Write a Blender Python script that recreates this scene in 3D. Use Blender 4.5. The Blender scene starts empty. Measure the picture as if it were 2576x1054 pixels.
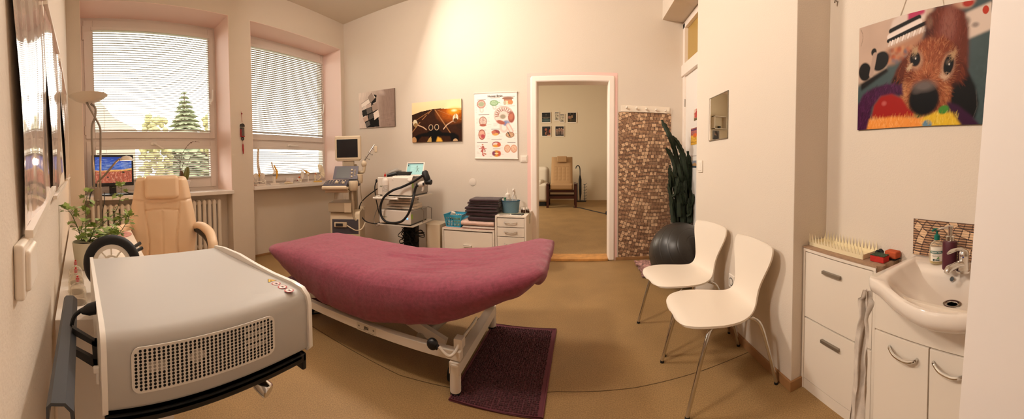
import bpy, bmesh, math, random
import numpy as np
from mathutils import Vector, Matrix, noise as mnoise
R = random.Random(7)
SC = bpy.context.scene
COL = SC.collection
PI = math.pi
def rad(a): return math.radians(a)
def lin(c):
    f = lambda v: v/12.92 if v <= .04045 else ((v+.055)/1.055)**2.4
    return tuple(f(x) for x in c)
def hexc(s):
    return lin(tuple(int(s[i:i+2], 16)/255 for i in (0, 2, 4)))
# ---------------------------------------------------------------- materials
MATS = {}
def mat(name, col='ffffff', rough=.5, metal=0., bump=0., bscale=80., var=0., vscale=6., emit=0., trans=0., spec=.5, coat=0., sheen=0., alpha=1., ior=1.45, bdist=.002, sub=0.):
    if name in MATS: return MATS[name]
    m = bpy.data.materials.new(name); m.use_nodes = True
    nt = m.node_tree; b = nt.nodes['Principled BSDF']
    c = hexc(col) if isinstance(col, str) else tuple(col)
    def S(k, v):
        if k in b.inputs: b.inputs[k].default_value = v
    S('Base Color', (*c, 1)); S('Roughness', rough); S('Metallic', metal); S('Specular IOR Level', spec); S('IOR', ior)
    S('Transmission Weight', trans); S('Coat Weight', coat); S('Sheen Weight', sheen); S('Alpha', alpha); S('Subsurface Weight', sub)
    if emit: S('Emission Color', (*c, 1)); S('Emission Strength', emit)
    tc = None
    if var or bump:
        tc = nt.nodes.new('ShaderNodeTexCoord')
    if var:
        n = nt.nodes.new('ShaderNodeTexNoise'); n.inputs['Scale'].default_value = vscale; n.inputs['Detail'].default_value = 4
        r = nt.nodes.new('ShaderNodeValToRGB')
        r.color_ramp.elements[0].position = .3; r.color_ramp.elements[1].position = .7
        r.color_ramp.elements[0].color = (*[x*(1-var) for x in c], 1); r.color_ramp.elements[1].color = (*[min(1, x*(1+var*.6)) for x in c], 1)
        nt.links.new(tc.outputs['Object'], n.inputs['Vector']); nt.links.new(n.outputs['Fac'], r.inputs['Fac']); nt.links.new(r.outputs['Color'], b.inputs['Base Color'])
    if bump:
        n = nt.nodes.new('ShaderNodeTexNoise'); n.inputs['Scale'].default_value = bscale; n.inputs['Detail'].default_value = 3
        u = nt.nodes.new('ShaderNodeBump'); u.inputs['Strength'].default_value = bump; u.inputs['Distance'].default_value = bdist
        nt.links.new(tc.outputs['Object'], n.inputs['Vector']); nt.links.new(n.outputs['Fac'], u.inputs['Height']); nt.links.new(u.outputs['Normal'], b.inputs['Normal'])
    MATS[name] = m
    return m
def vmat(name, rough=.5, emit=0., spec=.5, coat=0., bump=0.):
    """material that shows the colours painted on a picture's mesh"""
    if name in MATS: return MATS[name]
    m = bpy.data.materials.new(name); m.use_nodes = True
    nt = m.node_tree; b = nt.nodes['Principled BSDF']
    a = nt.nodes.new('ShaderNodeAttribute'); a.attribute_name = 'print'
    nt.links.new(a.outputs['Color'], b.inputs['Base Color'])
    b.inputs['Roughness'].default_value = rough; b.inputs['Specular IOR Level'].default_value = spec; b.inputs['Coat Weight'].default_value = coat
    if emit:
        nt.links.new(a.outputs['Color'], b.inputs['Emission Color']); b.inputs['Emission Strength'].default_value = emit
        b.inputs['Base Color'].default_value = (.01, .01, .01, 1)
        for l in list(b.inputs['Base Color'].links): nt.links.remove(l)
    if bump:
        n = nt.nodes.new('ShaderNodeTexNoise'); n.inputs['Scale'].default_value = 9; u = nt.nodes.new('ShaderNodeBump'); u.inputs['Strength'].default_value = bump; u.inputs['Distance'].default_value = .03
        tc = nt.nodes.new('ShaderNodeTexCoord'); mp = nt.nodes.new('ShaderNodeMapping'); mp.inputs['Scale'].default_value = (1, 1, .12)
        nt.links.new(tc.outputs['Object'], mp.inputs['Vector']); nt.links.new(mp.outputs['Vector'], n.inputs['Vector']); nt.links.new(n.outputs['Fac'], u.inputs['Height']); nt.links.new(u.outputs['Normal'], b.inputs['Normal'])
    MATS[name] = m
    return m
# ---------------------------------------------------------------- mesh builder
def V(*a): return Vector(a)
class MB:
    def __init__(s): s.v = []; s.f = []; s.mi = []; s.cur = 0; s.wn = False
    def m(s, i): s.cur = i; return s
    def add(s, vs, fs):
        o = len(s.v); s.v += [Vector(v) for v in vs]
        for f in fs: s.f.append(tuple(i+o for i in f)); s.mi.append(s.cur)
        return s
    def bmadd(s, bm):
        bm.verts.index_update()
        s.add([v.co.copy() for v in bm.verts], [[v.index for v in f.verts] for f in bm.faces]); bm.free(); return s
    def box(s, x0, x1, y0, y1, z0, z1, bev=0., seg=2, M=None):
        bm = bmesh.new(); bmesh.ops.create_cube(bm, size=1)
        for v in bm.verts:
            v.co = Vector(((x0+x1)/2+v.co.x*(x1-x0), (y0+y1)/2+v.co.y*(y1-y0), (z0+z1)/2+v.co.z*(z1-z0)))
        if bev:
            s.wn = True; bev = min(bev, .49*min(abs(x1-x0), abs(y1-y0), abs(z1-z0)))
            bmesh.ops.bevel(bm, geom=list(bm.edges), offset=bev, segments=seg, affect='EDGES', profile=.5)
        if M is not None: bm.transform(M)
        return s.bmadd(bm)
    def cbox(s, c, d, bev=0., M=None, seg=2):
        return s.box(c[0]-d[0]/2, c[0]+d[0]/2, c[1]-d[1]/2, c[1]+d[1]/2, c[2]-d[2]/2, c[2]+d[2]/2, bev, seg, M)
    def tube(s, pts, r, n=8, cap=True, close=False):
        pts = [Vector(p) for p in pts]; k = len(pts)
        rs = [float(v) for v in np.interp(np.linspace(0, 1, k), np.linspace(0, 1, len(r)), r)] if isinstance(r, (list, tuple)) else [r]*k
        up = None; rings = []
        for i, p in enumerate(pts):
            if close: t = pts[(i+1) % k]-pts[i-1]
            elif i == 0: t = pts[1]-p
            elif i == k-1: t = p-pts[i-1]
            else: t = (pts[i+1]-p).normalized()+(p-pts[i-1]).normalized()
            if t.length < 1e-9: t = Vector((0, 0, 1))
            t.normalize()
            if up is None:
                a = Vector((0, 0, 1)) if abs(t.z) < .9 else Vector((1, 0, 0)); up = t.cross(a).normalized()
            else:
                up = (up-t*up.dot(t))
                if up.length < 1e-6: up = t.orthogonal()
                up.normalize()
            w = t.cross(up)
            rings.append([p+(up*math.cos(2*PI*j/n)+w*math.sin(2*PI*j/n))*rs[i] for j in range(n)])
        vs = [v for q in rings for v in q]; fs = []
        for i in range(k if close else k-1):
            a = i*n; b = ((i+1) % k)*n
            for j in range(n): fs.append((a+j, a+(j+1) % n, b+(j+1) % n, b+j))
        if cap and not close: fs.append(tuple(reversed(range(n)))); fs.append(tuple((k-1)*n+j for j in range(n)))
        return s.add(vs, fs)
    def cyl(s, p0, p1, r, r1=None, n=16, cap=True): return s.tube([p0, p1], [r, r if r1 is None else r1], n, cap)
    def lathe(s, prof, c=(0, 0, 0), n=20, ax='z', sx=1., sy=1.):
        vs = []; fs = []; c = Vector(c)
        for (r, z) in prof:
            for j in range(n):
                a = 2*PI*j/n; x, y = r*math.cos(a)*sx, r*math.sin(a)*sy
                vs.append(c+(Vector((x, y, z)) if ax == 'z' else Vector((x, z, -y)) if ax == 'y' else Vector((z, x, y))))
        for i in range(len(prof)-1):
            for j in range(n): fs.append((i*n+j, i*n+(j+1) % n, (i+1)*n+(j+1) % n, (i+1)*n+j))
        if prof[0][0] > 1e-6: fs.append(tuple(reversed(range(n))))
        if prof[-1][0] > 1e-6: fs.append(tuple((len(prof)-1)*n+j for j in range(n)))
        return s.add(vs, fs)
    def sph(s, c, r, n=12, sc=(1, 1, 1), M=None):
        bm = bmesh.new(); bmesh.ops.create_uvsphere(bm, u_segments=n, v_segments=max(6, n*2//3), radius=1)
        for v in bm.verts: v.co = Vector((v.co.x*r*sc[0], v.co.y*r*sc[1], v.co.z*r*sc[2]))
        if M is not None: bm.transform(M)
        for v in bm.verts: v.co += Vector(c)
        return s.bmadd(bm)
    def prism(s, poly, fn, d0, d1):
        """polygon in 2D extruded between d0 and d1; fn(u, v, d) gives the point"""
        n = len(poly)
        vs = [fn(u, v, d0) for u, v in poly]+[fn(u, v, d1) for u, v in poly]
        fs = [tuple(range(n)), tuple(reversed(range(n, 2*n)))]+[(i, n+i, n+(i+1) % n, (i+1) % n) for i in range(n)]
        return s.add(vs, fs)
    def grid(s, fn, nu, nv, cu=False, cv=False):
        vs = [fn(i/(nu if cu else nu-1), j/(nv if cv else nv-1)) for j in range(nv) for i in range(nu)]; fs = []
        for j in range(nv if cv else nv-1):
            for i in range(nu if cu else nu-1):
                i2 = (i+1) % nu; j2 = (j+1) % nv
                fs.append((j*nu+i, j*nu+i2, j2*nu+i2, j2*nu+i))
        return s.add(vs, fs)
    def xf(s, M):
        s.v = [M @ v for v in s.v]; return s
    def mesh(s, name, mats, ang=40):
        me = bpy.data.meshes.new(name); me.from_pydata([tuple(v) for v in s.v], [], s.f)
        for m in (mats if isinstance(mats, (list, tuple)) else [mats]): me.materials.append(m)
        if len(set(s.mi)) > 1: me.polygons.foreach_set('material_index', s.mi)
        bm = bmesh.new(); bm.from_mesh(me); bmesh.ops.recalc_face_normals(bm, faces=bm.faces); bm.to_mesh(me); bm.free()
        if ang:
            me.polygons.foreach_set('use_smooth', [True]*len(me.polygons)); me.set_sharp_from_angle(angle=rad(ang))
        me.update(); return me
def weigh(o, mb):
    if mb.wn:
        w = o.modifiers.new('weighted_normals', 'WEIGHTED_NORMAL'); w.keep_sharp = True; w.weight = 100
    return o
def wm(o):
    M = o.matrix_basis.copy()
    while o.parent: o = o.parent; M = o.matrix_basis @ M
    return M
def tag(o, label=None, cat=None, group=None, kind=None):
    if label: o['label'] = label
    if cat: o['category'] = cat
    if group: o['group'] = group
    if kind: o['kind'] = kind
    return o
def thing(name, loc, label, cat, rz=0., group=None):
    o = bpy.data.objects.new(name, None); COL.objects.link(o); o.location = loc; o.rotation_euler = (0, 0, rz); o.empty_display_size = .05
    return tag(o, label, cat, group)
def part(name, mb, mats, parent, local=False, ang=40, label=None):
    """one mesh object under parent; builder coordinates are the world's unless local"""
    if not local: mb.xf(wm(parent).inverted())
    o = bpy.data.objects.new(name, mb.mesh(name, mats, ang)); COL.objects.link(o); o.parent = parent; weigh(o, mb)
    if label: o['label'] = label
    return o
def solo(name, mb, mats, label=None, cat=None, group=None, kind=None, ang=40, org=None):
    """a top-level thing that is a single mesh, origin at its base"""
    if org is None:
        xs = [v.x for v in mb.v]; ys = [v.y for v in mb.v]
        org = Vector(((min(xs)+max(xs))/2, (min(ys)+max(ys))/2, min(v.z for v in mb.v)))
    org = Vector(org); mb.xf(Matrix.Translation(-org))
    o = bpy.data.objects.new(name, mb.mesh(name, mats, ang)); COL.objects.link(o); o.location = org; weigh(o, mb)
    return tag(o, label, cat, group, kind)
def struct(name, mb, mats, parent=None, ang=30):
    if parent: return part(name, mb, mats, parent, ang=ang)
    return solo(name, mb, mats, kind='structure', ang=ang, org=(0, 0, 0))
def dup(root, loc, rz=None, label=None):
    c = root.copy(); COL.objects.link(c); c.location = loc
    if rz is not None: c.rotation_euler = (0, 0, rz)
    if label: c['label'] = label
    for ch in list(root.children):
        k = ch.copy(); COL.objects.link(k); k.parent = c
        for g in list(ch.children):
            h = g.copy(); COL.objects.link(h); h.parent = k
    return c
def text(name, s, size, M, m, parent, ext=.0004, bold=0.):
    cu = bpy.data.curves.new('t', 'FONT'); cu.body = s; cu.size = size; cu.align_x = 'CENTER'; cu.align_y = 'CENTER'; cu.extrude = ext; cu.offset = bold
    to = bpy.data.objects.new('t', cu); COL.objects.link(to)
    me = bpy.data.meshes.new_from_object(to.evaluated_get(bpy.context.evaluated_depsgraph_get()))
    bpy.data.objects.remove(to); bpy.data.curves.remove(cu)
    me.materials.clear(); me.materials.append(m); me.transform(wm(parent).inverted() @ M); me.name = name
    o = bpy.data.objects.new(name, me); COL.objects.link(o); o.parent = parent; return o
def axes(o, x, y):
    """matrix whose local x and y run along the given directions from o"""
    x = Vector(x).normalized(); y = Vector(y).normalized(); z = x.cross(y)
    return Matrix(((x.x, y.x, z.x, o[0]), (x.y, y.y, z.y, o[1]), (x.z, y.z, z.z, o[2]), (0, 0, 0, 1)))
def spl(pts, n=8):
    """smooth curve through the points"""
    P = [Vector(p) for p in pts]; P = [2*P[0]-P[1]]+P+[2*P[-1]-P[-2]]; out = []
    for i in range(1, len(P)-2):
        for k in range(n):
            t = k/n; a, b, c, d = P[i-1:i+3]
            out.append(.5*((2*b)+(c-a)*t+(2*a-5*b+4*c-d)*t*t+(3*b-a-3*c+d)*t**3))
    return out+[P[-2]]
def interp(x, xs, ys):
    return float(np.interp(x, xs, ys))
def n2(x, y, z=0., s=1.): return mnoise.noise(Vector((x*s, y*s, z)))
# ---------------------------------------------------------------- painted prints (pictures, posters, screens)
class Paint:
    def __init__(s, w, h, col='ffffff'):
        s.w = w; s.h = h; s.a = np.ones((h, w, 3))*np.array(hexc(col)); s.asp = w/h
        yy, xx = np.mgrid[0:h, 0:w]; s.x = (xx+.5)/w; s.y = (yy+.5)/h      # y runs down from the top edge
    def mix(s, m, col):
        c = np.array(hexc(col)) if isinstance(col, str) else col
        s.a = s.a*(1-m[..., None])+c*m[..., None]
    def ell(s, cx, cy, rx, ry, col, rot=0., soft=.1, op=1.):
        c, k = math.cos(rot), math.sin(rot); dx = (s.x-cx)*s.asp; dy = s.y-cy
        u = (dx*c+dy*k)/rx; v = (-dx*k+dy*c)/ry
        d = np.sqrt(u*u+v*v); s.mix(np.clip((1+soft/2-d)/max(soft, 1e-3), 0, 1)*op, col)
    def blur(s, m, k):
        if k < 1: return m
        k = int(k); ker = np.ones(2*k+1)/(2*k+1)
        for _ in range(2):
            m = np.apply_along_axis(lambda r: np.convolve(np.pad(r, k, 'edge'), ker, 'valid'), 0, m)
            m = np.apply_along_axis(lambda r: np.convolve(np.pad(r, k, 'edge'), ker, 'valid'), 1, m)
        return m
    def polymask(s, pts):
        ins = np.zeros(s.x.shape, bool); n = len(pts)
        for i in range(n):
            (x0, y0), (x1, y1) = pts[i], pts[(i+1) % n]
            if y0 == y1: continue
            c = ((y0 > s.y) != (y1 > s.y)) & (s.x < (x1-x0)*(s.y-y0)/(y1-y0)+x0); ins ^= c
        return ins.astype(float)
    def poly(s, pts, col, soft=0, op=1.): s.mix(s.blur(s.polymask(pts), soft)*op, col)
    def rect(s, x0, y0, x1, y1, col, op=1.): s.mix(((s.x > x0) & (s.x < x1) & (s.y > y0) & (s.y < y1))*float(op), col)
    def line(s, pts, w, col, op=1., soft=.5):
        best = np.full(s.x.shape, 9.)
        for (x0, y0), (x1, y1) in zip(pts[:-1], pts[1:]):
            ax, ay = x0*s.asp, y0; bx, by = (x1-x0)*s.asp, y1-y0; L = bx*bx+by*by+1e-12
            t = np.clip(((s.x*s.asp-ax)*bx+(s.y-ay)*by)/L, 0, 1)
            best = np.minimum(best, np.hypot(s.x*s.asp-ax-t*bx, s.y-ay-t*by))
        s.mix(np.clip((w/2*(1+soft)-best)/(w/2*soft+1e-9), 0, 1)*op, col)
    def stroke(s, x0, y0, x1, y1, w, col, op=1.):
        # short soft brush mark, worked only inside its own box
        p = w*1.5; i0 = max(0, int((min(x0, x1)-p)*s.w)); i1 = min(s.w, int((max(x0, x1)+p)*s.w)+2); j0 = max(0, int((min(y0, y1)-p)*s.h)); j1 = min(s.h, int((max(y0, y1)+p)*s.h)+2)
        if i1 <= i0 or j1 <= j0: return
        X = s.x[j0:j1, i0:i1]; Y = s.y[j0:j1, i0:i1]; bx, by = (x1-x0)*s.asp, y1-y0; L = bx*bx+by*by+1e-12
        t = np.clip(((X-x0)*s.asp*bx+(Y-y0)*by)/L, 0, 1); d = np.hypot((X-x0)*s.asp-t*bx, Y-y0-t*by)
        m = np.clip((w*.9-d)/(w*.5), 0, 1)*op*(1-.6*t); c = np.array(hexc(col)) if isinstance(col, str) else col
        s.a[j0:j1, i0:i1] = s.a[j0:j1, i0:i1]*(1-m[..., None])+c*m[..., None]
    def noise(s, amt, fx, fy, seed=0, mask=None):
        rg = np.random.RandomState(seed); gx = max(2, int(fx)); gy = max(2, int(fy)); g = rg.rand(gy+1, gx+1)
        u = s.x*gx; v = s.y*gy; i = u.astype(int); j = v.astype(int); i = np.clip(i, 0, gx-1); j = np.clip(j, 0, gy-1); fu = u-i; fv = v-j
        z = g[j, i]*(1-fu)*(1-fv)+g[j, i+1]*fu*(1-fv)+g[j+1, i]*(1-fu)*fv+g[j+1, i+1]*fu*fv
        k = 1+(z-.5)*2*amt
        if mask is not None: k = 1+(k-1)*mask
        s.a = np.clip(s.a*k[..., None], 0, 1)
    def obj(s, name, o, ux, vy, m, parent=None, bend=None, cyl=None):
        """print as a flat mesh: o = top-left corner, ux along the width, vy down the height"""
        o = Vector(o); ux = Vector(ux); vy = Vector(vy); w, h = s.w, s.h
        ii, jj = np.meshgrid(np.arange(w+1)/w, np.arange(h+1)/h)
        P = np.array(o)[None, None]+ii[..., None]*np.array(ux)+jj[..., None]*np.array(vy)
        if bend is not None:
            nn = np.array(ux.cross(vy).normalized()); P = P+bend(ii, jj)[..., None]*nn
        me = bpy.data.meshes.new(name); P = P.reshape(-1, 3)
        Mi = np.array(wm(parent).inverted()) if parent else np.eye(4)
        org = np.zeros(3)
        if not parent: org = P.mean(0)
        P = P-org; P = P @ Mi[:3, :3].T+Mi[:3, 3]
        idx = (np.arange(h)[:, None]*(w+1)+np.arange(w)[None]).ravel()
        F = np.stack([idx, idx+w+1, idx+w+2, idx+1], 1)
        me.vertices.add(len(P)); me.vertices.foreach_set('co', P.ravel())
        me.loops.add(F.size); me.loops.foreach_set('vertex_index', F.ravel().astype(np.int32))
        me.polygons.add(len(F)); me.polygons.foreach_set('loop_start', np.arange(0, F.size, 4, dtype=np.int32))
        me.update(calc_edges=True)
        at = me.attributes.new('print', 'FLOAT_COLOR', 'CORNER')
        c = np.ones((len(F), 4, 4), np.float32); c[..., :3] = s.a.reshape(-1, 3)[:, None, :]
        at.data.foreach_set('color', c.ravel())
        me.materials.append(m); me.validate()
        ob = bpy.data.objects.new(name, me); COL.objects.link(ob)
        if parent: ob.parent = parent
        else: ob.location = org
        return ob
# ---------------------------------------------------------------- camera (a hand-held panorama, so a cylindrical lens)
cam = bpy.data.cameras.new('camera'); co = bpy.data.objects.new('camera', cam); COL.objects.link(co); SC.camera = co
cam.type = 'PANO'; cam.panorama_type = 'CENTRAL_CYLINDRICAL'
FPX = 800.
cam.central_cylindrical_range_u_min = (0-1454)/FPX; cam.central_cylindrical_range_u_max = (2576-1454)/FPX
cam.central_cylindrical_range_v_min = (436-1054)/FPX; cam.central_cylindrical_range_v_max = 436/FPX
cam.central_cylindrical_radius = 1.; cam.clip_start = .01
co.location = (0, 0, 1.1); co.rotation_euler = (rad(90-1.6), 0, 0)
# ---------------------------------------------------------------- room
XW, XN, XA, XR, XD, YF, YB, ZC = -3.22, 1.19, -3.36, .968, 1.25, 3.604, -.085, 3.24
WALL = mat('wall_paint', 'd8ccbd', .85, bump=.25, bscale=160, bdist=.003)
PINK = mat('pink_reveal_paint', 'f5ddd4', .8, bump=.2, bscale=120)
CEIL = mat('ceiling_paint', 'dad0c1', .9)
WHITE = mat('white_lacquer', 'ece7e0', .35)
PVC = mat('window_plastic', 'd9d0c9', .4)
SILL = mat('sill_white', 'e6ded6', .35)
WOOD = mat('threshold_wood', 'c08a4c', .5, var=.25, vscale=14)
SKIRT = mat('brown_skirting', '9a7149', .55, var=.2, vscale=10)
CORK = mat('linoleum_floor', '98794f', .62, var=.13, vscale=3.2, bump=.08, bscale=300)
SEAM = mat('floor_seam', '4a3419', .8)
WALL2 = mat('next_room_paint', 'ded0b8', .85)
def floor_mat():
    nt = CORK.node_tree; b = nt.nodes['Principled BSDF']; tc = nt.nodes.new('ShaderNodeTexCoord')
    l = b.inputs['Base Color'].links[0].from_socket
    n = nt.nodes.new('ShaderNodeTexNoise'); n.inputs['Scale'].default_value = 170; n.inputs['Detail'].default_value = 2
    r = nt.nodes.new('ShaderNodeValToRGB'); r.color_ramp.elements[0].position = .35; r.color_ramp.elements[1].position = .65
    r.color_ramp.elements[0].color = (.78, .76, .72, 1); r.color_ramp.elements[1].color = (1.12, 1.12, 1.1, 1)
    mx = nt.nodes.new('ShaderNodeMix'); mx.data_type = 'RGBA'; mx.blend_type = 'MULTIPLY'; mx.inputs[0].default_value = 1
    nt.links.new(tc.outputs['Object'], n.inputs['Vector']); nt.links.new(n.outputs['Fac'], r.inputs['Fac'])
    nt.links.new(l, mx.inputs[6]); nt.links.new(r.outputs['Color'], mx.inputs[7]); nt.links.new(mx.outputs[2], b.inputs['Base Color'])
floor_mat()
m = MB(); m.box(-3.75, 1.6, -1.6, YF+.02, -.1, 0)
m.m(1)
def strip(pts, w, z0, z1):
    for (a, b) in zip(pts[:-1], pts[1:]):
        a = Vector(a); b = Vector(b); d = (b-a).normalized(); n = Vector((-d.y, d.x))*w/2
        m.add([(*(a-n), z0), (*(b-n), z0), (*(b+n), z0), (*(a+n), z0), (*(a-n), z1), (*(b-n), z1), (*(b+n), z1), (*(a+n), z1)],
              [(4, 5, 6, 7), (0, 1, 5, 4), (1, 2, 6, 5), (2, 3, 7, 6), (3, 0, 4, 7)])
strip([(-3.2, 1.6), (-1.741, 1.455), (-1.377, 1.425), (-.888, 1.385), (-.5, 1.43), (-.104, 1.507), (.285, 1.513), (.66, 1.545), (.968, 1.585)], .004, -.002, .0008)
struct('floor', m, [CORK, SEAM])
m = MB(); m.box(-3.3, 3.2, YF+.02, 9.6, -.1, .02); struct('floor_next_room', m, CORK)
m = MB(); m.box(-3.75, 1.6, -1.6, YF+.15, ZC, ZC+.12); struct('ceiling', m, CEIL)
m = MB(); m.box(-3.3, 3.2, YF+.15, 9.7, 3.62, 3.7); struct('ceiling_next_room', m, CEIL)
DX0, DX1, DZ = -.463, .342, 2.03
m = MB(); m.box(-3.7, DX0-.01, YF, YF+.15, 0, ZC); m.box(DX1+.01, 1.6, YF, YF+.15, 0, ZC); m.box(DX0-.01, DX1+.01, YF, YF+.15, DZ+.01, ZC); m.box(-3.7, 1.6, YF, YF+.15, ZC, 3.7)
struct('wall_far', m, WALL)
m = MB(); m.box(-3.4, 3.3, 9.6, 9.75, -.1, 3.7); m.box(-3.4, -3.3, YF+.15, 9.7, -.1, 3.7); m.box(3.2, 3.3, YF+.15, 9.7, -.1, 3.7); m.box(1.6, 3.3, YF, YF+.15, -.1, 3.7)
struct('wall_next_room', m, WALL2)
# window wall: piers, lintel band, aprons under the sills; the reveals are painted pink
W1 = (.057, 1.686); W2 = (1.974, 3.526); ZT = 2.85; XO = -3.7
m = MB()
m.box(XO, XW, YB-.15, W1[0], 0, ZC); m.box(XO, XW, W1[1], W2[0], 0, ZC); m.box(XO, XW, W2[1], YF, 0, ZC)
for w in (W1, W2):
    m.box(XO, XW, w[0], w[1], ZT, ZC); m.box(XO, XA, w[0], w[1], 0, .845 if w is W2 else .82)
struct('wall_window', m, WALL)
for i, w in enumerate((W1, W2)):
    m = MB(); e = .004
    m.box(-3.62, XW-.001, w[0], w[0]+e, .86, ZT); m.box(-3.62, XW-.001, w[1]-e, w[1], .86, ZT); m.box(-3.62, XW-.001, w[0], w[1], ZT-e, ZT)
    struct('trim_reveal_%d' % (i+1), m, PINK)
    zs = (.86, .885)[i]; m = MB(); m.box(-3.64, XW+.03, w[0]-.002, w[1]+.012, zs-.04, zs, .006); struct('sill_%d' % (i+1), m, SILL)
# right wall: pier with the mirror, lintel over the door niche, back of the sink niche
m = MB(); m.box(XR, 1.6, 1.194, 2.484, 0, ZC, .006); m.box(XR, 1.6, 2.484, YF, 2.78, ZC)
m.box(XN, 1.6, -1.6, 1.194, 0, ZC); m.box(XD+.05, 1.6, 2.484, YF, 0, 2.78)
struct('wall_right', m, WALL)
# back wall with the doorway the camera stands in; its right-hand reveal reaches forward
m = MB(); m.box(-3.7, -.24, YB-.17, YB, 0, ZC); m.box(-.24, .9, YB-.17, YB, 2.15, ZC)
struct('wall_back', m, WALL)
JM = mat('jamb_paint', 'f0e6de', .5)
m = MB()
def jamb(x0, x1, y0, y1):
    # the old door leaf hangs out of plumb: its edge stands further out at the bottom
    k = .022
    ya, yb = y1+.045, y1-.1025
    b = [(x0, y0, 0), (x1, y0, 0), (x1, ya, 0), (x0, ya, 0), (x0, y0-.08, 2.6), (x1, y0-.08, 2.6), (x1, yb, 2.6), (x0, yb, 2.6)]
    m.add(b, [(0, 1, 2, 3), (4, 5, 6, 7), (0, 1, 5, 4), (1, 2, 6, 5), (2, 3, 7, 6), (3, 0, 4, 7)])
jamb(.592, .70, .100, .2075)
struct('wall_jamb', m, JM)
m = MB(); m.add([(.604, -.25, 0), (.70, -.25, 0), (.70, .104, 0), (.604, .104, 0), (.604, -.25, 2.6), (.70, -.25, 2.6), (.70, .02, 2.6), (.604, .02, 2.6)], [(0, 1, 2, 3), (4, 5, 6, 7), (0, 1, 5, 4), (1, 2, 6, 5), (2, 3, 7, 6), (3, 0, 4, 7)]); struct('trim_1', m, JM)
m = MB(); m.box(.58, 1.6, -.35, .21, 2.6, ZC); m.box(.70, 1.6, -.35, -.05, 0, 2.6); struct('wall_lintel', m, WALL)
m = MB(); m.box(-3.7, 1.6, -1.75, -1.6, 0, ZC); m.box(-1.4, -1.25, -1.6, YB-.17, 0, ZC); m.box(1.0, 1.12, -1.6, -.3, 0, ZC); struct('wall_light_block', m, WALL)  # unseen walls added behind the doorway only to keep sky light out
# skirtings
m = MB(); m.box(XR-.012, XR, 1.19, 2.484, 0, .05, .003); m.box(XR-.012, XN, 1.182, 1.194, 0, .05, .003); struct('baseboard_right', m, SKIRT)
m = MB(); m.box(.43, XD, YF-.014, YF, 0, .035, .004); m.box(-3.2, -.55, YF-.014, YF, 0, .035, .004); struct('baseboard_far', m, SKIRT)
m = MB(); m.box(XA, XA+.014, W2[0], W2[1], 0, .028, .003); struct('baseboard_left', m, SKIRT)
# doorway frame
m = MB()
for x0, x1, s in ((DX0-.075, DX0+.0, -1), (DX1, DX1+.075, 1)):
    m.box(x0, x1, YF-.02, YF+.17, 0, DZ+.068, .018, 3)
m.box(DX0-.073, DX1+.073, YF-.0195, YF+.1695, DZ, DZ+.072, .018, 3)
DF = mat('door_frame_paint', 'efe3d8', .35)
df = thing('door_1', (0, YF, 0), None, None); df['kind'] = 'structure'
part('door_frame', m, DF, df)
m = MB(); m.box(DX0, DX1, YF-.03, YF+.18, 0, .03, .006); part('threshold', m, WOOD, df)
m = MB()
for x0, x1 in ((DX0-.115, DX0-.075), (DX1+.075, DX1+.105)): m.box(x0, x1, YF-.003, YF+.001, 0, DZ+.071)
m.box(DX0-.115, DX1+.105, YF-.003, YF+.001, DZ+.072, DZ+.105)
struct('trim_2', m, mat('pink_border_paint', 'ebc4bb', .8))
# niche door with a glazed transom
d2 = thing('door_2', (XD, 3.0, 0), None, None); d2['kind'] = 'structure'
m = MB(); m.box(XD-.03, XD+.06, 2.47, 2.56, 0, 2.76, .004); m.box(XD-.03, XD+.06, 3.54, YF, 0, 2.76, .004); m.box(XD-.03, XD+.06, 2.47, YF, 2.70, 2.77, .004)
m.box(XD-.05, XD+.06, 2.47, YF, 2.14, 2.27, .006); part('door_frame', m, DF, d2)
m = MB(); m.box(XD-.008, XD+.03, 2.56, 3.54, .01, 2.14, .004); m.box(XD-.016, XD-.006, 2.66, 3.44, 1.2, 2.02, .003); m.box(XD-.016, XD-.006, 2.66, 3.44, .15, 1.1, .003); part('door_leaf', m, WHITE, d2)
m = MB()
for z in (.3, 1.78): m.cyl((XD-.02, 3.545, z), (XD-.02, 3.545, z+.09), .008)
part('hinge', m, mat('hinge_grey', '8b8377', .4, .6), d2)
m = MB(); m.box(XD+.012, XD+.02, 2.56, 3.54, 2.27, 2.70); part('transom_pane', m, mat('amber_glass', 'b0904c', .3), d2)
# ---------------------------------------------------------------- windows
def glass_mat():
    g = bpy.data.materials.new('window_glass'); g.use_nodes = True; nt = g.node_tree; nt.nodes.clear()
    o = nt.nodes.new('ShaderNodeOutputMaterial'); x = nt.nodes.new('ShaderNodeMixShader'); t = nt.nodes.new('ShaderNodeBsdfTransparent'); s = nt.nodes.new('ShaderNodeBsdfGlossy')
    s.inputs['Roughness'].default_value = .02; x.inputs[0].default_value = .05
    nt.links.new(t.outputs[0], x.inputs[1]); nt.links.new(s.outputs[0], x.inputs[2]); nt.links.new(x.outputs[0], o.inputs[0]); return g
GLASS = glass_mat()
def rectframe(m, x0, x1, y0, y1, z0, z1, wl, wr, wb, wt, bev=.006):
    m.box(x0, x1, y0, y0+wl, z0, z1, bev); m.box(x0, x1, y1-wr, y1, z0, z1, bev); m.box(x0, x1, y0+wl-.002, y1-wr+.002, z0, z0+wb, bev); m.box(x0, x1, y0+wl-.002, y1-wr+.002, z1-wt, z1, bev)
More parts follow.
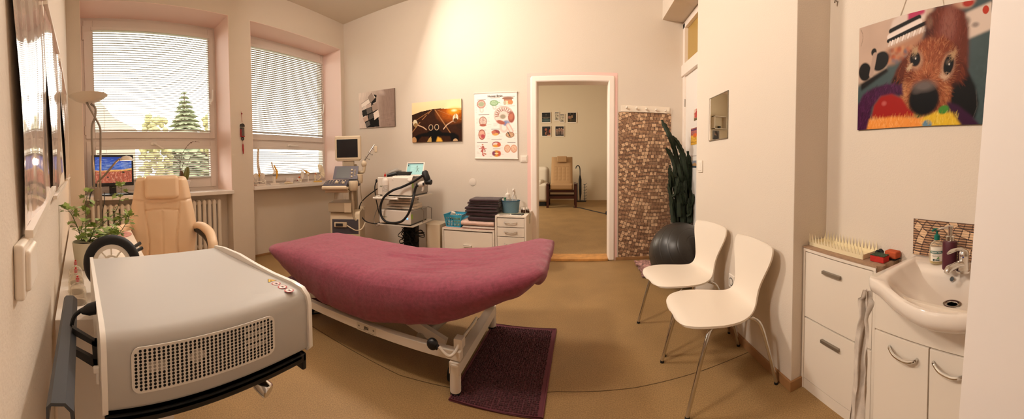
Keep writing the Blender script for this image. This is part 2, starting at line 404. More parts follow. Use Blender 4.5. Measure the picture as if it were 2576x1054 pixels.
def window(i, y0, y1, z0, z1, gy0, gy1, zs):
    w = thing('window_%d' % i, (-3.62, (y0+y1)/2, z0), None, None); w['kind'] = 'structure'
    m = MB(); rectframe(m, -3.68, -3.585, y0, y1, z0, z1, .06, .06, .06, .06); m.box(-3.675, -3.587, y0+.05, y1-.05, zs-.03, zs+.012, .004); part('window_frame', m, PVC, w)
    for a, b, zg0, zg1 in ((zs+.005, z1-.035, zs+.085, z1-.15), (z0+.04, zs-.02, 1.015, 1.365)):
        m = MB(); rectframe(m, -3.62, -3.565, y0+.035, y1-.035, a, b, gy0-y0-.035, y1-gy1-.035, zg0-a, b-zg1, .008); s = part('sash', m, PVC, w)
        m = MB(); m.box(-3.606, -3.60, gy0-.01, gy1+.01, zg0-.01, zg1+.01); part('pane', m, GLASS, s)
    m = MB(); hy = y1-.085; m.cbox((-3.557, hy, 1.93), (.014, .03, .07), .005); m.tube(spl([(-3.552, hy, 1.93), (-3.525, hy, 1.935), (-3.52, hy+.005, 1.97), (-3.52, hy+.012, 2.07)]), .009); part('handle', m, WHITE, w)
    m = MB(); hy = (gy0+gy1)/2-(.02 if i == 1 else -.02); m.cbox((-3.557, hy, 1.415), (.014, .07, .03), .005)
    m.tube([(-3.55, hy, 1.415), (-3.52, hy, 1.415), (-3.515, hy+(.1 if i == 1 else .13), 1.355 if i == 1 else 1.412)], .009); part('handle', m, WHITE, w)
    m = MB(); m.cyl((-3.575, y0+.03, z1-.25), (-3.575, y0+.03, z1-.1), .011); m.cyl((-3.575, y0+.03, zs+.05), (-3.575, y0+.03, zs+.15), .011); part('hinge', m, PVC, w)
    return w
window(1, .062, 1.683, .855, 2.848, .205, 1.575, 1.475)
window(2, 1.977, 3.523, .88, 2.848, 2.09, 3.45, 1.475)
SLAT = mat('blind_slat', 'b0a99d', .5)
def blind(y0, y1, z0, z1, tilt, label, pitch=.0262):
    b = thing('venetian_blind', (-3.575, (y0+y1)/2, z0), label, 'blind', group='blinds on the two windows')
    m = MB(); n = int((z1-z0-.02)/pitch); xc = -3.555; hw = .0125; c, s = math.cos(tilt), math.sin(tilt)
    for k in range(n):
        z = z0+.012+k*pitch
        P = [(-hw, 0), (-hw*.35, .0022), (hw*.35, .0022), (hw, 0)]
        q = [(xc+a*c-h*s, z+a*s+h*c) for a, h in P]
        vs = [(x, y, zz) for y in (y0, y1) for x, zz in q]
        m.add(vs, [(0, 1, 5, 4), (1, 2, 6, 5), (2, 3, 7, 6)])
    part('slat', m, SLAT, b)
    m = MB(); m.box(-3.585, -3.545, y0-.012, y1+.012, z1-.005, z1+.032, .004); part('headrail', m, PVC, b)
    m = MB(); m.box(-3.566, -3.544, y0, y1, z0-.008, z0+.004, .003); part('bottom_rail', m, SLAT, b)
    for f in (.08, .5, .93):
        m = MB(); y = y0+(y1-y0)*f
        for dx in (-.0135, .0135): m.tube([(xc+dx, y, z0), (xc+dx, y, z1)], .0011, 5)
        part('ladder_cord', m, PVC, b)
blind(.195, 1.585, 1.57, 2.70, rad(3), 'large blind filling the upper pane of the window behind the floor lamp')
blind(.21, 1.57, 1.012, 1.36, rad(-32), 'low wide blind behind the monitor and the cactus pot')
blind(2.08, 3.455, 1.575, 2.70, rad(24), 'large nearly closed blind above the anatomical models')
blind(2.09, 3.445, 1.018, 1.362, rad(22), 'low blind glowing behind the row of anatomical models')
# ---------------------------------------------------------------- outdoors
ok = mat('garden_grass', '4c5238', .9)
m = MB(); m.box(-60, -4.2, -40, 40, -1.7, -1.5); o = solo('ground', m, ok, kind='structure', org=(0, 0, 0))
FIR = mat('fir_needles', '8f9a7c', .9); BARK = mat('bark', '5c4a3a', .9)  # needle colour is paled to imitate haze and overexposure outdoors
def fir(x, y, h, r, label):
    t = thing('fir_tree', (x, y, -1.5), label, 'tree')
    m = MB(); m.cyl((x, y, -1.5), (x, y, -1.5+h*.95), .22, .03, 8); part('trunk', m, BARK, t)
    m = MB()
    for k in range(26):
        f = k/25; z = -1.5+h*(.1+.88*f); rr = r*(1-f)**.85+.08
        for j in range(15):
            a = 2*PI*(j/15)+k*.7+R.uniform(-.2, .2); L = rr*R.uniform(.75, 1.1)
            e = V(x+math.cos(a)*L, y+math.sin(a)*L, z-.25*L); c = V(x, y, z+.12*L); w = V(-math.sin(a), math.cos(a), 0)*L*.3; md = (e+c)/2
            m.add([c, md+w, e, md-w, md+V(0, 0, .1*L), md-V(0, 0, .15*L)], [(0, 1, 4), (1, 2, 4), (2, 3, 4), (3, 0, 4), (0, 1, 5), (1, 2, 5), (2, 3, 5), (3, 0, 5)])
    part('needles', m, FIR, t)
fir(-21, 7.4, 8.5, 3.0, 'pale fir tree seen through the blind at the right of the window')
LEAF = mat('shrub_leaves', 'aaa678', .9)  # leaf colour paled for the same outdoor haze
def shrub(x, y, h, r, label):
    m = MB()
    for k in range(260):
        a = R.uniform(0, 2*PI); f = R.uniform(0, 1)**.5; q = R.uniform(0, 1)
        m.sph((x+math.cos(a)*r*f*(1.1-q*.6), y+math.sin(a)*r*f*(1.1-q*.6), -1.5+h*q), r*R.uniform(.09, .16), 6)
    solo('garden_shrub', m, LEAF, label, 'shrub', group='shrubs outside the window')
shrub(-19, 4.75, 6.0, 1.4, 'round yellowish shrub outside, left of the fir tree')
shrub(-20, 9.0, 6.4, 1.3, 'shrub outside, partly behind the right edge of the window')
h = thing('house', (-26, -.3, -1.5), 'grey pitched-roof house seen through the lower left of the window', 'house')
m = MB(); m.box(-30, -23, -5, 4.2, -1.5, 3.6); part('wall', m, mat('house_render', 'b7ad9f', .9), h)
m = MB(); m.prism([(-5.6, 3.4), (4.7, 3.4), (4.2, 4.2), (2.65, 5.0), (1.5, 6.4), (-.6, 9.), (-4.4, 9.)], lambda u, v, d: V(d, u, v), -30.4, -22.6); part('roof', m, mat('roof_tiles', 'aca298', .9), h)  # haze is put into the pale roof colour too
def at(x, y, d):
    """point seen at photo pixel (x, y) at horizontal distance d from the camera"""
    u = (x-1454)/FPX; v = (436-y)/FPX; c, s = math.cos(rad(-1.6)), math.sin(rad(-1.6))
    r = V(math.sin(u), c*math.cos(u)-s*v, s*math.cos(u)+c*v); t = d/math.hypot(r.x, r.y)
    return V(0, 0, 1.1)+r*t
BLACK = mat('black_plastic', '121214', .4)
RUBBER = mat('black_rubber', '0e0e10', .6)
CHROME = mat('chrome', 'd8d6d2', .12, 1.)
STEEL = mat('brushed_steel', '9c968e', .35, 1.)
DARKGREY = mat('dark_grey_plastic', '3a3d42', .42)
# ---------------------------------------------------------------- therapy device in the foreground, on its trolley
GREYMET = mat('device_grey', 'b5b1ac', .5, .0)
t = thing('therapy_device', (-.70, .225, .735), 'big grey boxy therapy unit with a perforated grille, close in the foreground', 'device')
prof = [(-.915, .735), (-.485, .735), (-.48, .742), (-.481, .825), (-.487, .841), (-.503, .850), (-.53, .8525), (-.915, .8525)]
m = MB(); m.prism(prof, lambda u, v, d: V(u, d, v), .035, .412); part('housing', m, GREYMET, t, ang=50)
def expand(p, k):
    cx = sum(q[0] for q in p)/len(p); cy = sum(q[1] for q in p)/len(p); return [(x+(k if x > cx else -k), y+(k if y > cy else -k)) for x, y in p]
for y0, y1 in ((.026, .035), (.412, .421)):
    pr = [(-.92, .731), (-.483, .731), (-.475, .740), (-.4755, .826), (-.480, .842), (-.496, .855), (-.53, .859), (-.60, .8585), (-.68, .862), (-.76, .868), (-.86, .866), (-.92, .8585)] if y1 > .4 else expand(prof, .004)
    m = MB(); m.prism(pr, lambda u, v, d: V(u, d, v), y0, y1); part('side_panel', m, WHITE, t, ang=50)
m = MB(); gy0, gy1, gz0, gz1 = .072, .331, .760, .831; xf = -.4795
rr = .014; pl = []
for cx, cy, a0 in ((gy1-rr, gz1-rr, 0), (gy0+rr, gz1-rr, 90), (gy0+rr, gz0+rr, 180), (gy1-rr, gz0+rr, 270)):
    for k in range(6): a = rad(a0+k*18); pl.append((cx+rr*math.cos(a), cy+rr*math.sin(a)))
m.prism(pl, lambda u, v, d: V(d, u, v), xf, xf+.0016)
nc, nr = 34, 12
for i in range(nc):
    for j in range(nr):
        if (i in (0, nc-1)) and (j in (0, nr-1)): continue
        cy = gy0+.007+(gy1-gy0-.014)*i/(nc-1); cz = gz0+.006+(gz1-gz0-.012)*j/(nr-1); r = .00245
        m.m(2 if math.hypot(i-4.5, (j-6)*1.1) < 2.2 or math.hypot(i-13.5, (j-6.5)*1.1) < 2.2 or (i > 25 and i < 32 and j % 2 == 0 and 3 < j < 11) else 1)
        m.add([(xf+.0019, cy+r*math.cos(PI*k/4), cz+r*math.sin(PI*k/4)) for k in range(8)], [tuple(range(8))])
part('grille', m, [mat('grille_white', 'd6d0c8', .4), mat('grille_hole', '060606', .9), mat('fan_hub', '8f8880', .5)], t)
rd, yl, wh = mat('sign_red', 'b3222a', .5), mat('sign_yellow', 'e0b022', .5), mat('sign_white', 'efeae4', .5)
for k, (x, y) in enumerate(((-.577, .392), (-.554, .390), (-.53, .389), (-.506, .388))):
    m = MB(); z = .853
    if k == 0:
        q = [(x-.009, y+.0), (x+.006, y-.010), (x+.006, y+.010)]
        m.add([(a, b, z) for a, b in q], [(0, 1, 2)]); m.m(1); m.add([(x+(a-x)*1.25-.0005, y+(b-y)*1.25, z-.0003) for a, b in q], [(0, 1, 2)]); m.add([(x-.002, y-.001, z+.0002), (x+.003, y-.001, z+.0002), (x+.003, y+.001, z+.0002), (x-.002, y+.001, z+.0002)], [(0, 1, 2, 3)])
        part('warning_sticker', m, [yl, BLACK], t, ang=0)
    else:
        ring = lambda r, zz: [(x+r*math.cos(2*PI*i/20), y+r*math.sin(2*PI*i/20), zz) for i in range(20)]
        m.m(1).add(ring(.0098, z), [tuple(range(20))]); m.m(0).add(ring(.0078, z+.0002), [tuple(range(20))])
        m.m(2).add([(x-.004, y-.003, z+.0003), (x+.004, y-.002, z+.0003), (x+.004, y+.002, z+.0003), (x-.003, y+.003, z+.0003)], [(0, 1, 2, 3)])
        m.m(1).add([(x-.006, y-.005, z+.0004), (x-.005, y-.006, z+.0004), (x+.006, y+.005, z+.0004), (x+.005, y+.006, z+.0004)], [(0, 1, 2, 3)])
        part('warning_sticker', m, [wh, rd, BLACK], t, ang=0)
m = MB(); m.tube(spl([(-.60, .03, .845), (-.62, -.003, .832), (-.625, -.022, .80), (-.62, -.024, .70), (-.61, -.02, .4), (-.62, .0, .05), (-.6, .1, .03)]), .0042, 8); m.tube([(-.60, .03, .846), (-.61, .012, .838), (-.618, 0, .832)], [.012, .011, .006], 10)
part('power_cord', m, RUBBER, t)
m = MB()
m.cbox((-.515, .022, .768), (.006, .006, .020), .002); m.cbox((-.515, .020, .781), (.008, .010, .010), .002); part('latch', m, WHITE, t)
t = thing('device_trolley', (-.68, .2, 0), 'black tray trolley on a chrome post carrying the grey therapy unit', 'trolley')
m = MB(); m.box(-.90, -.476, .03, .395, .722, .733, .003); m.box(-.50, -.476, .03, .405, .716, .733, .003); m.box(-.50, -.476, .395, .405, .70, .733, .003); part('tray', m, BLACK, t)
m = MB(); m.cyl((-.62, .088, .10), (-.62, .088, .722), .021, n=20); part('post', m, STEEL, t)
m = MB(); m.cyl((-.62, .062, .10), (-.62, .062, .722), .004); part('cable_guide', m, BLACK, t)
m = MB(); m.box(-.88, -.48, .05, .13, .06, .10, .02); m.box(-.72, -.62, .05, .36, .06, .10, .02); part('base', m, WHITE, t)
for x, y in ((-.86, .09), (-.5, .09), (-.67, .34)):
    m = MB(); m.cyl((x, y-.014, .03), (x, y+.014, .03), .03, n=14); m.cyl((x, y, .03), (x, y, .065), .01); part('caster', m, RUBBER, t)
m = MB(); m.cyl((-.556, .346, .665), (-.556, .346, .718), .0045); K0, K1 = V(-.575, .336, .664), V(-.535, .350, .648); kd = (K1-K0).normalized(); m.tube([K0-kd*.004, K0, K0.lerp(K1, .38), K0.lerp(K1, .40), K0.lerp(K1, .43), K1, K1+kd*.003], [.011, .0145, .0145, .013, .0155, .0155, .013], 20); part('clamp_knob', m, CHROME, t)
m = MB(); L0 = V(-.385, -.0295, .818); L1 = V(-.82, -.028, .782)
cs = [(-.018, -.018), (-.018, -.002), (-.012, .004), (.006, .004), (.016, -.006), (.016, -.016), (.012, -.016), (.011, -.007), (.004, 0), (-.011, 0), (-.0145, -.003), (-.0145, -.018)]
m.prism(cs, lambda u, v, d: L0+(L1-L0)*d+V(0, u, v), 0., 1.); part('handle_rail', m, DARKGREY, t, ang=30)
m = MB(); sl = lambda u, v, d: V(-.60+d, u, v)
for q in ([(-.02, .812), (.022, .785), (.03, .785), (.03, .775), (.022, .775), (-.02, .800)], [(-.02, .775), (-.02, .762), (.016, .738), (.03, .738), (.03, .75), (.02, .752)], [(.016, .785), (.03, .785), (.03, .738), (.018, .74)]): m.prism(q, sl, -.006, .006)
part('rail_bracket', m, BLACK, t)
# ---------------------------------------------------------------- desk along the back wall
DESKW = mat('desk_white', 'e4dcd3', .4)
t = thing('desk', (-1.6, .12, 0), 'narrow white desk along the wall, carrying the leafy plant and the mousepad', 'desk')
m = MB(); m.prism([(-.868, -.075), (-.868, .253), (-2.35, .362), (-2.35, -.075)], lambda u, v, d: V(u, v, d), .675, .70); part('desk_top', m, DESKW, t)
m = MB(); m.prism([(-.875, -.075), (-.875, .251), (-.895, .252), (-.895, -.075)], lambda u, v, d: V(u, v, d), 0, .675); part('end_panel', m, DESKW, t)
m = MB(); m.box(-2.335, -2.315, -.07, .355, 0, .675); part('end_panel', m, DESKW, t)
# wheel-shaped applicator ring standing on the desk
t = thing('applicator_ring', tuple(at(275, 690, 1.08)), 'black padded ring with a white spoked insert standing behind the grey therapy unit', 'ring')
az = (275-1454)/FPX; c = V(math.sin(az)*1.06, math.cos(az)*1.06, .797); t.location = (c.x, c.y, .70); t.rotation_euler = (0, 0, -az)
m = MB(); RR = .079; m.tube([(RR*math.cos(2*PI*i/40), 0, .097+RR*math.sin(2*PI*i/40)) for i in range(40)], .0165, 12, close=True); part('padded_rim', m, RUBBER, t, local=True)
IV = mat('ivory_plastic', 'e8dfd0', .4)
m = MB(); rp = lambda r, a, y: V(r*math.cos(a), y, .097+r*math.sin(a))
N = 40
for i in range(N):
    a = 2*PI*i/N; b = 2*PI*(i+1)/N
    for r0, r1 in ((.05, .066), (.022, .028)):
        m.add([rp(r0, a, -.006), rp(r1, a, -.006), rp(r1, b, -.006), rp(r0, b, -.006), rp(r0, a, .006), rp(r1, a, .006), rp(r1, b, .006), rp(r0, b, .006)], [(0, 1, 2, 3), (7, 6, 5, 4), (1, 5, 6, 2), (0, 3, 7, 4)])
for k in range(9):
    a = 2*PI*k/9+.2; m.tube([rp(.026, a, 0), rp(.052, a, 0)], .0028, 6)
part('spoked_insert', m, IV, t, local=True)
# cupping glasses
def glassy(name, col='ffffff', fac=.12, rough=.03):
    g = bpy.data.materials.new(name); g.use_nodes = True; nt = g.node_tree; nt.nodes.clear()
    o = nt.nodes.new('ShaderNodeOutputMaterial'); x = nt.nodes.new('ShaderNodeMixShader'); tr = nt.nodes.new('ShaderNodeBsdfTransparent'); s = nt.nodes.new('ShaderNodeBsdfPrincipled')
    lw = nt.nodes.new('ShaderNodeLayerWeight'); lw.inputs[0].default_value = .35; mp = nt.nodes.new('ShaderNodeMapRange'); mp.inputs[3].default_value = fac; mp.inputs[4].default_value = min(1, fac+.55)
    s.inputs['Base Color'].default_value = (*hexc(col), 1); s.inputs['Roughness'].default_value = rough; tr.inputs[0].default_value = (*[.6+.4*v for v in hexc(col)], 1)
    nt.links.new(lw.outputs['Facing'], mp.inputs[0]); nt.links.new(mp.outputs[0], x.inputs[0]); nt.links.new(tr.outputs[0], x.inputs[1]); nt.links.new(s.outputs[0], x.inputs[2]); nt.links.new(x.outputs[0], o.inputs[0]); return g
CUP = glassy('cup_plastic', 'efe6d6', .12)
cup = thing('cupping_glass', (-.985, -.012, .70), 'clear cupping glass with red-tipped valve, nearest the black handle rail', 'cupping glass', group='cupping glasses in a row on the desk')
m = MB(); m.lathe([(.028, 0), (.0295, .003), (.027, .006), (.027, .034), (.024, .047), (.016, .057), (.006, .061), (.006, .064)], (0, 0, 0), 24); part('bowl', m, CUP, cup, local=True)
m = MB(); m.lathe([(.005, .061), (.0055, .072), (.004, .078), (.0, .079)], n=10); part('valve', m, mat('valve_white', 'e8ded6', .4), cup, local=True)
m = MB()
for z in (.066, .070, .074): m.lathe([(.0052, z), (.0062, z+.001), (.0052, z+.003)], n=10)
m.lathe([(.0036, .077), (.003, .083), (0, .084)], n=10); part('valve_tip', m, mat('valve_red', 'b51d1d', .4), cup, local=True)
dup(cup, (-1.075, -.018, .70), label='clear cupping glass with red-tipped valve, middle of the row of three')
dup(cup, (-1.165, -.020, .70), label='clear cupping glass with red-tipped valve, nearest the plant pot')
# leafy plant
t = thing('potted_plant', (-1.34, .012, .70), 'leafy green plant with long stems in a pale pot on the desk', 'plant')
m = MB(); pc = (-1.34, .014, .70); m.lathe([(.030, 0), (.036, .004), (.044, .06), (.049, .108), (.0505, .112), (.0465, .112), (.043, .095), (0, .094)], pc, 28); part('pot', m, mat('pale_pot', 'd9d3bd', .45), t)
m = MB(); m.lathe([(.043, .096), (0, .1)], pc, 16); part('soil', m, mat('soil', '3a2a1e', .95), t)
stems = [[(207, 606, 1.34), (195, 572, 1.33), (180, 540, 1.32), (170, 528, 1.30)], [(215, 606, 1.34), (216, 560, 1.34), (216, 515, 1.36), (221, 484, 1.38)], [(222, 608, 1.34), (240, 580, 1.38), (268, 555, 1.44), (293, 528, 1.5), (303, 495, 1.52), (306, 470, 1.52)], [(232, 608, 1.36), (262, 598, 1.42), (296, 590, 1.48), (318, 560, 1.5), (325, 545, 1.5)],
         [(225, 608, 1.34), (232, 590, 1.3), (240, 570, 1.28)], [(228, 604, 1.36), (252, 592, 1.42), (276, 580, 1.46), (287, 558, 1.5)], [(212, 606, 1.34), (204, 585, 1.3), (208, 560, 1.28)], [(226, 606, 1.34), (246, 602, 1.3), (270, 600, 1.3), (290, 592, 1.32)]]
m = MB(); lm = MB()
def leaf(p, dr, size):
    dr = dr.normalized(); up = V(R.uniform(-.5, .5), R.uniform(-.5, .5), 1).normalized(); sd = dr.cross(up).normalized(); up = sd.cross(dr)
    out = [(0, 0), (.28, .16), (.22, .42), (.5, .26), (.62, .46), (.74, .2), (1, 0)]
    pts = [p+dr*(a*size)+sd*(b*size)+up*(-.25*a*a*size+.1*b*size) for a, b in out]+[p+dr*(a*size)-sd*(b*size)+up*(-.25*a*a*size+.1*b*size) for a, b in reversed(out[1:-1])]
    c = p+dr*.5*size-up*.02*size
    lm.add([c]+pts, [(0, i+1, (i+1) % len(pts)+1) for i in range(len(pts))])
for q in stems:
    P = spl([at(*p) for p in q], 6); m.tube(P, [.0028-.0018*i/len(P) for i in range(len(P))], 5)
    for i in range(3, len(P)):
        if R.random() < .85:
            for k in range(1+(R.random() < .35)):
                dr = V(R.uniform(-1, 1), R.uniform(-1, 1), R.uniform(-.3, .7)).normalized(); b = P[i]+dr*.018
                m.tube([P[i], b], .0009, 4); leaf(b, dr+V(0, 0, -.2), R.uniform(.024, .042))
    for k in range(4): leaf(P[-1], V(R.uniform(-1, 1), R.uniform(-1, 1), .6), R.uniform(.028, .044))
for k in range(60):
    p = at(R.uniform(205, 300), R.uniform(570, 607), R.uniform(1.28, 1.44)); dr = V(R.uniform(-1, 1), R.uniform(-1, 1), R.uniform(-.2, .5)); leaf(p, dr, R.uniform(.022, .040))
part('stem', m, mat('plant_stem', '4d5a2a', .6), t)
LF = mat('plant_leaf', '8aa04a', .5, var=.3, vscale=30)
part('foliage', lm, LF, t)
m = MB(); c = V(-2.03, .21, .70); m.lathe([(.12, 0), (.122, .003), (.116, .004), (.095, .004)], c, 40); m.m(1).lathe([(.094, .004), (0, .0045)], c, 40); m.cur = 0
solo('mousepad', m, [mat('mousepad_rose', 'c9938f', .8), mat('mousepad_pattern', 'bd8a86', .85, var=.3, vscale=40)], 'round pink mousepad at the far end of the white desk', 'mousepad')
m = MB(); m.tube([at(338, 621, 1.63)*1, at(352, 612, 1.68)], [.009, .010], 8); solo('marker_pen', m, BLACK, 'black marker pen on the desk edge, the one farther from the grey unit', 'pen', 'pens on the desk edge')
m = MB(); m.tube([at(342, 632, 1.50), at(357, 624, 1.54)], [.008, .009], 8); solo('marker_pen', m, BLACK, 'black marker pen on the desk edge beside the black ring', 'pen', 'pens on the desk edge')
m = MB(); m.lathe([(.03, 0), (.032, .004), (.032, .03), (.028, .033), (0, .034)], (-1.25, .118, .70), 24); solo('cream_jar', m, IV, 'small round ivory jar seen through the spokes of the black ring', 'jar')
m = MB(); m.cbox((-1.20, .165, .712), (.10, .04, .024), .01); solo('glasses_case', m, BLACK, 'black case on the desk seen through the spokes of the black ring', 'case')
# ---------------------------------------------------------------- office chair
LEA = mat('cream_leather', 'e3c6a4', .42, bump=.12, bscale=220)
t = thing('office_chair', (-2.178, .580, 0), 'high-backed cream leather office chair behind the grey therapy unit', 'chair', rz=1.311)
zs_ = [.50, .56, .64, .72, .80, .88, .96, 1.02, 1.05, 1.065]; ws_ = [.205, .222, .234, .236, .228, .214, .201, .190, .178, .15]
def back(u, v):
    z = .50+.558*v; w = interp(z, zs_, ws_); x = (u*2-1); X = x*w
    b = .035*(1-abs(x)**4)+.016*math.exp(-((abs(x)-.8)/.16)**2)
    g = lambda d, s: math.exp(-(d/s)**2)
    sx = .112-.02*math.cos((z-.5)*6)+.05*max(0, .62-z)*2
    if z < .875: b -= .010*g(abs(X)-sx, .006)
    if z < .82: b -= .008*g(X, .005)*(z < .835)
    b -= .009*g(z-(.868+.03*abs(x)), .006)+.009*g(z-.835+.02*abs(x), .005)*(abs(X) < sx)
    b += .003*n2(X, z, 2, 14)
    y = -.05+.12*((z-.5)/.56)**1.4-b*(1 if v < .97 else .5)
    return V(X, y, z)
m = MB(); m.grid(back, 72, 80)
def backr(u, v):
    p = back(u, v); x = u*2-1; return V(p.x*1.0, p.y+.07*(1-abs(x)**6)+.002, p.z)
m.grid(backr, 72, 80)
for v in (0., 1.): m.grid(lambda u, k: back(u, v).lerp(backr(u, v), k), 72, 2)
part('backrest', m, LEA, t, local=True, ang=60)
def hr(u, v):
    a = u*2*PI; x = .122*math.copysign(abs(math.cos(a))**.45, math.cos(a))*(1-.02*v); zz = v
    return V(0, 0, 0)
m = MB(); m.box(-.122, .122, -.045, .03, .905, 1.068, .03, 4)
for i, v in enumerate(m.v): v.y += .035*((v.z-.9)/.16)-.012*(1-(v.x/.122)**2)
part('headrest', m, LEA, t, local=True, ang=60)
m = MB(); m.box(-.25, .25, -.47, .02, .42, .52, .045, 4); part('seat', m, LEA, t, local=True, ang=60)
for s in (-1, 1):
    m = MB(); P = spl([(s*.235, -.02, .705), (s*.275, -.10, .71), (s*.30, -.22, .695), (s*.305, -.32, .65), (s*.30, -.35, .60)], 5)
    m.tube(P, [.024]+[.032]*(len(P)-2)+[.02], 10); a = part('armrest', m, LEA, t, local=True, ang=60)
    m = MB(); m.tube(spl([(s*.225, 0, .68), (s*.245, -.06, .685), (s*.285, -.2, .66), (s*.295, -.31, .62), (s*.29, -.34, .55), (s*.24, -.3, .45)], 5), .022, 8); part('arm_bracket', m, BLACK, t, local=True)
m = MB(); m.cyl((0, -.22, .08), (0, -.22, .42), .03); part('gas_lift', m, BLACK, t, local=True)
for k in range(5):
    a = 2*PI*k/5+.3; m = MB(); e = V(.3*math.cos(a), -.22+.3*math.sin(a), .075); m.tube([(0, -.22, .11), e], [.03, .018], 8); m.sph(e-V(0, 0, .045), .03, 10); part('leg', m, BLACK, t, local=True)
# ---------------------------------------------------------------- floor lamp
LD = 2.68
LM = mat('lamp_metal', '8d8276', .35, .8)
t = thing('floor_lamp', (at(247, 700, LD).x, at(247, 700, LD).y, 0), 'tall twin-stem floor lamp with a white bowl shade and a reading arm', 'floor lamp')
m = MB(); bc = at(222, 257, LD); m.lathe([(.03, 0), (.078, .004), (.12, .022), (.158, .046), (.166, .052), (.160, .051), (.12, .028), (.03, .012)], bc, 36); part('bowl_shade', m, mat('opal_glass', 'e6dccb', .35, sub=.0), t)
for q in ([(217.6, 257), (226, 272), (239, 295), (251, 319), (253, 345), (252.5, 420), (252.5, 480)], [(228, 261), (240, 272), (239, 295), (232, 314), (231, 345), (235, 420), (238, 480)]):
    m = MB(); P = spl([at(x, y, LD) for x, y in q], 6)
    m.tube(P, .0095, 10); part('stem', m, LM, t)
m = MB(); e = at(242, 500, LD); 
for x in (240, 253): p = at(x, 500, LD); m.cyl((p.x, p.y, .02), p, .0095)
part('pole', m, LM, t)
m = MB(); a, b = at(235, 487, LD), at(257, 487, LD); c = (a+b)/2; m.cyl((c.x, c.y, c.z-.05), (c.x, c.y, c.z+.05), .036, n=16); part('clamp', m, LM, t)
m = MB(); m.lathe([(.14, 0), (.14, .015), (.12, .025), (0, .03)], (c.x, c.y, 0), 28); part('base', m, LM, t)
m = MB(); m.tube([at(246, 475, LD-.03), at(246, 457, LD-.03), at(262, 442, LD-.06), at(292, 407, LD-.1), at(302, 399, LD-.12)], .0085, 8); part('reading_arm', m, LM, t)
m = MB(); hc = at(318, 404, LD-.13); m.lathe([(.052, 0), (.054, .004), (.046, .022), (.03, .034), (0, .04)], hc, 24); m.lathe([(.05, .001), (0, .006)], hc, 24); part('reading_shade', m, mat('lamp_shade_cream', 'd9cfc0', .4), t)
# ---------------------------------------------------------------- monitor on the sill
pl_, pr_ = at(232, 433, 3.22), at(334.5, 425, 3.40); dx = (pr_-pl_); dx.z = 0; W = dx.length; yaw = math.atan2(dx.y, dx.x)
mc = (pl_+pr_)/2
t = thing('computer_monitor', (mc.x, mc.y, .86), 'black computer monitor showing a red desert landscape on the window sill', 'monitor', rz=yaw)
zc = mc.z-.86; H = .325
m = MB(); m.box(-W/2, W/2, -.018, .025, zc-H/2, zc+H/2, .008); part('bezel', m, BLACK, t, local=True)
P = Paint(150, 95, '123f94'); rg = np.random.RandomState(8)
P.mix(np.clip((P.y-.15)*1.5, 0, 1)*.5, '3f74b8'); P.noise(.3, 7, 6, 1)
for k in range(90):
    y = rg.uniform(.08, .50); x = rg.rand(); L = rg.uniform(.08, .3)*(.4+y); P.stroke(x, y, x+L, y-.10*L+(.05 if x < .3 else -.03)*L, .012+.02*rg.rand()*y*2, 'b9c6d8', .25)
P.poly([(0, .50), (.12, .53), (.3, .515), (.5, .49), (.75, .50), (1, .44), (1, 1), (0, 1)], 'dca052', 1); P.poly([(0, .54), (.2, .55), (.45, .56), (.7, .55), (1, .52), (1, 1), (0, 1)], '9c4a34', 1)
for k in range(420):
    x, y = rg.rand(), rg.uniform(.56, 1.); h = .03+.07*(y-.5)*2*rg.rand(); P.stroke(x, y, x+.008*rg.randn(), y+h, .008+.012*rg.rand(), ['c9765a', '7a3526', 'dc9474', '5e281f', 'b5604a', 'd9a284'][rg.randint(6)], .7)
for k in range(50): x = rg.rand(); P.stroke(x, .52+.03*rg.rand(), x+.06, .52+.03*rg.rand(), .012, ['e8b868', 'b8703a'][rg.randint(2)], .6)
P.ell(.76, .60, .06, .035, '2a2a18', .2, .5); P.ell(.92, .545, .10, .014, '2f2e1c', -.1, .5); P.ell(.33, .78, .05, .03, '3a2420', .2, .6)
W2_, H2_ = W-.05, H-.06
Mx = wm(t)
o_ = Mx @ V(-W2_/2, -.0185, zc+H2_/2+.006); ux = Mx.to_3x3() @ V(W2_, 0, 0)
P.obj('screen', o_, ux, V(0, 0, -H2_), vmat('monitor_screen', .3, .9), t)
m = MB(); m.lathe([(.11, 0), (.11, .012), (.09, .02), (0, .022)], (0, .02, 0), 28, sx=1.3); m.box(-.035, .035, .005, .04, .015, zc-.1, .005); part('stand', m, BLACK, t, local=True)
m = MB(); m.tube(spl([at(240, 474, 3.2), at(231, 482, 3.15), at(226, 500, 3.1), at(232, 520, 3.1)]), .006, 6); part('cable', m, RUBBER, t); m = MB(); m.tube(spl([at(262, 484, 3.2), at(263, 505, 3.1), at(258, 530, 3.1), at(256, 560, 3.1)]), .004, 6); part('cable', m, RUBBER, t); m = MB(); m.tube(spl([at(312, 480, 3.25), at(325, 486, 3.2), at(338, 488, 3.2)]), .006, 6)
part('cable', m, RUBBER, t)
m = MB(); m.cbox((-3.32, .62, .868), (.14, .42, .016), .004); solo('keyboard', m, BLACK, 'flat black keyboard lying on the sill right of the monitor', 'keyboard')
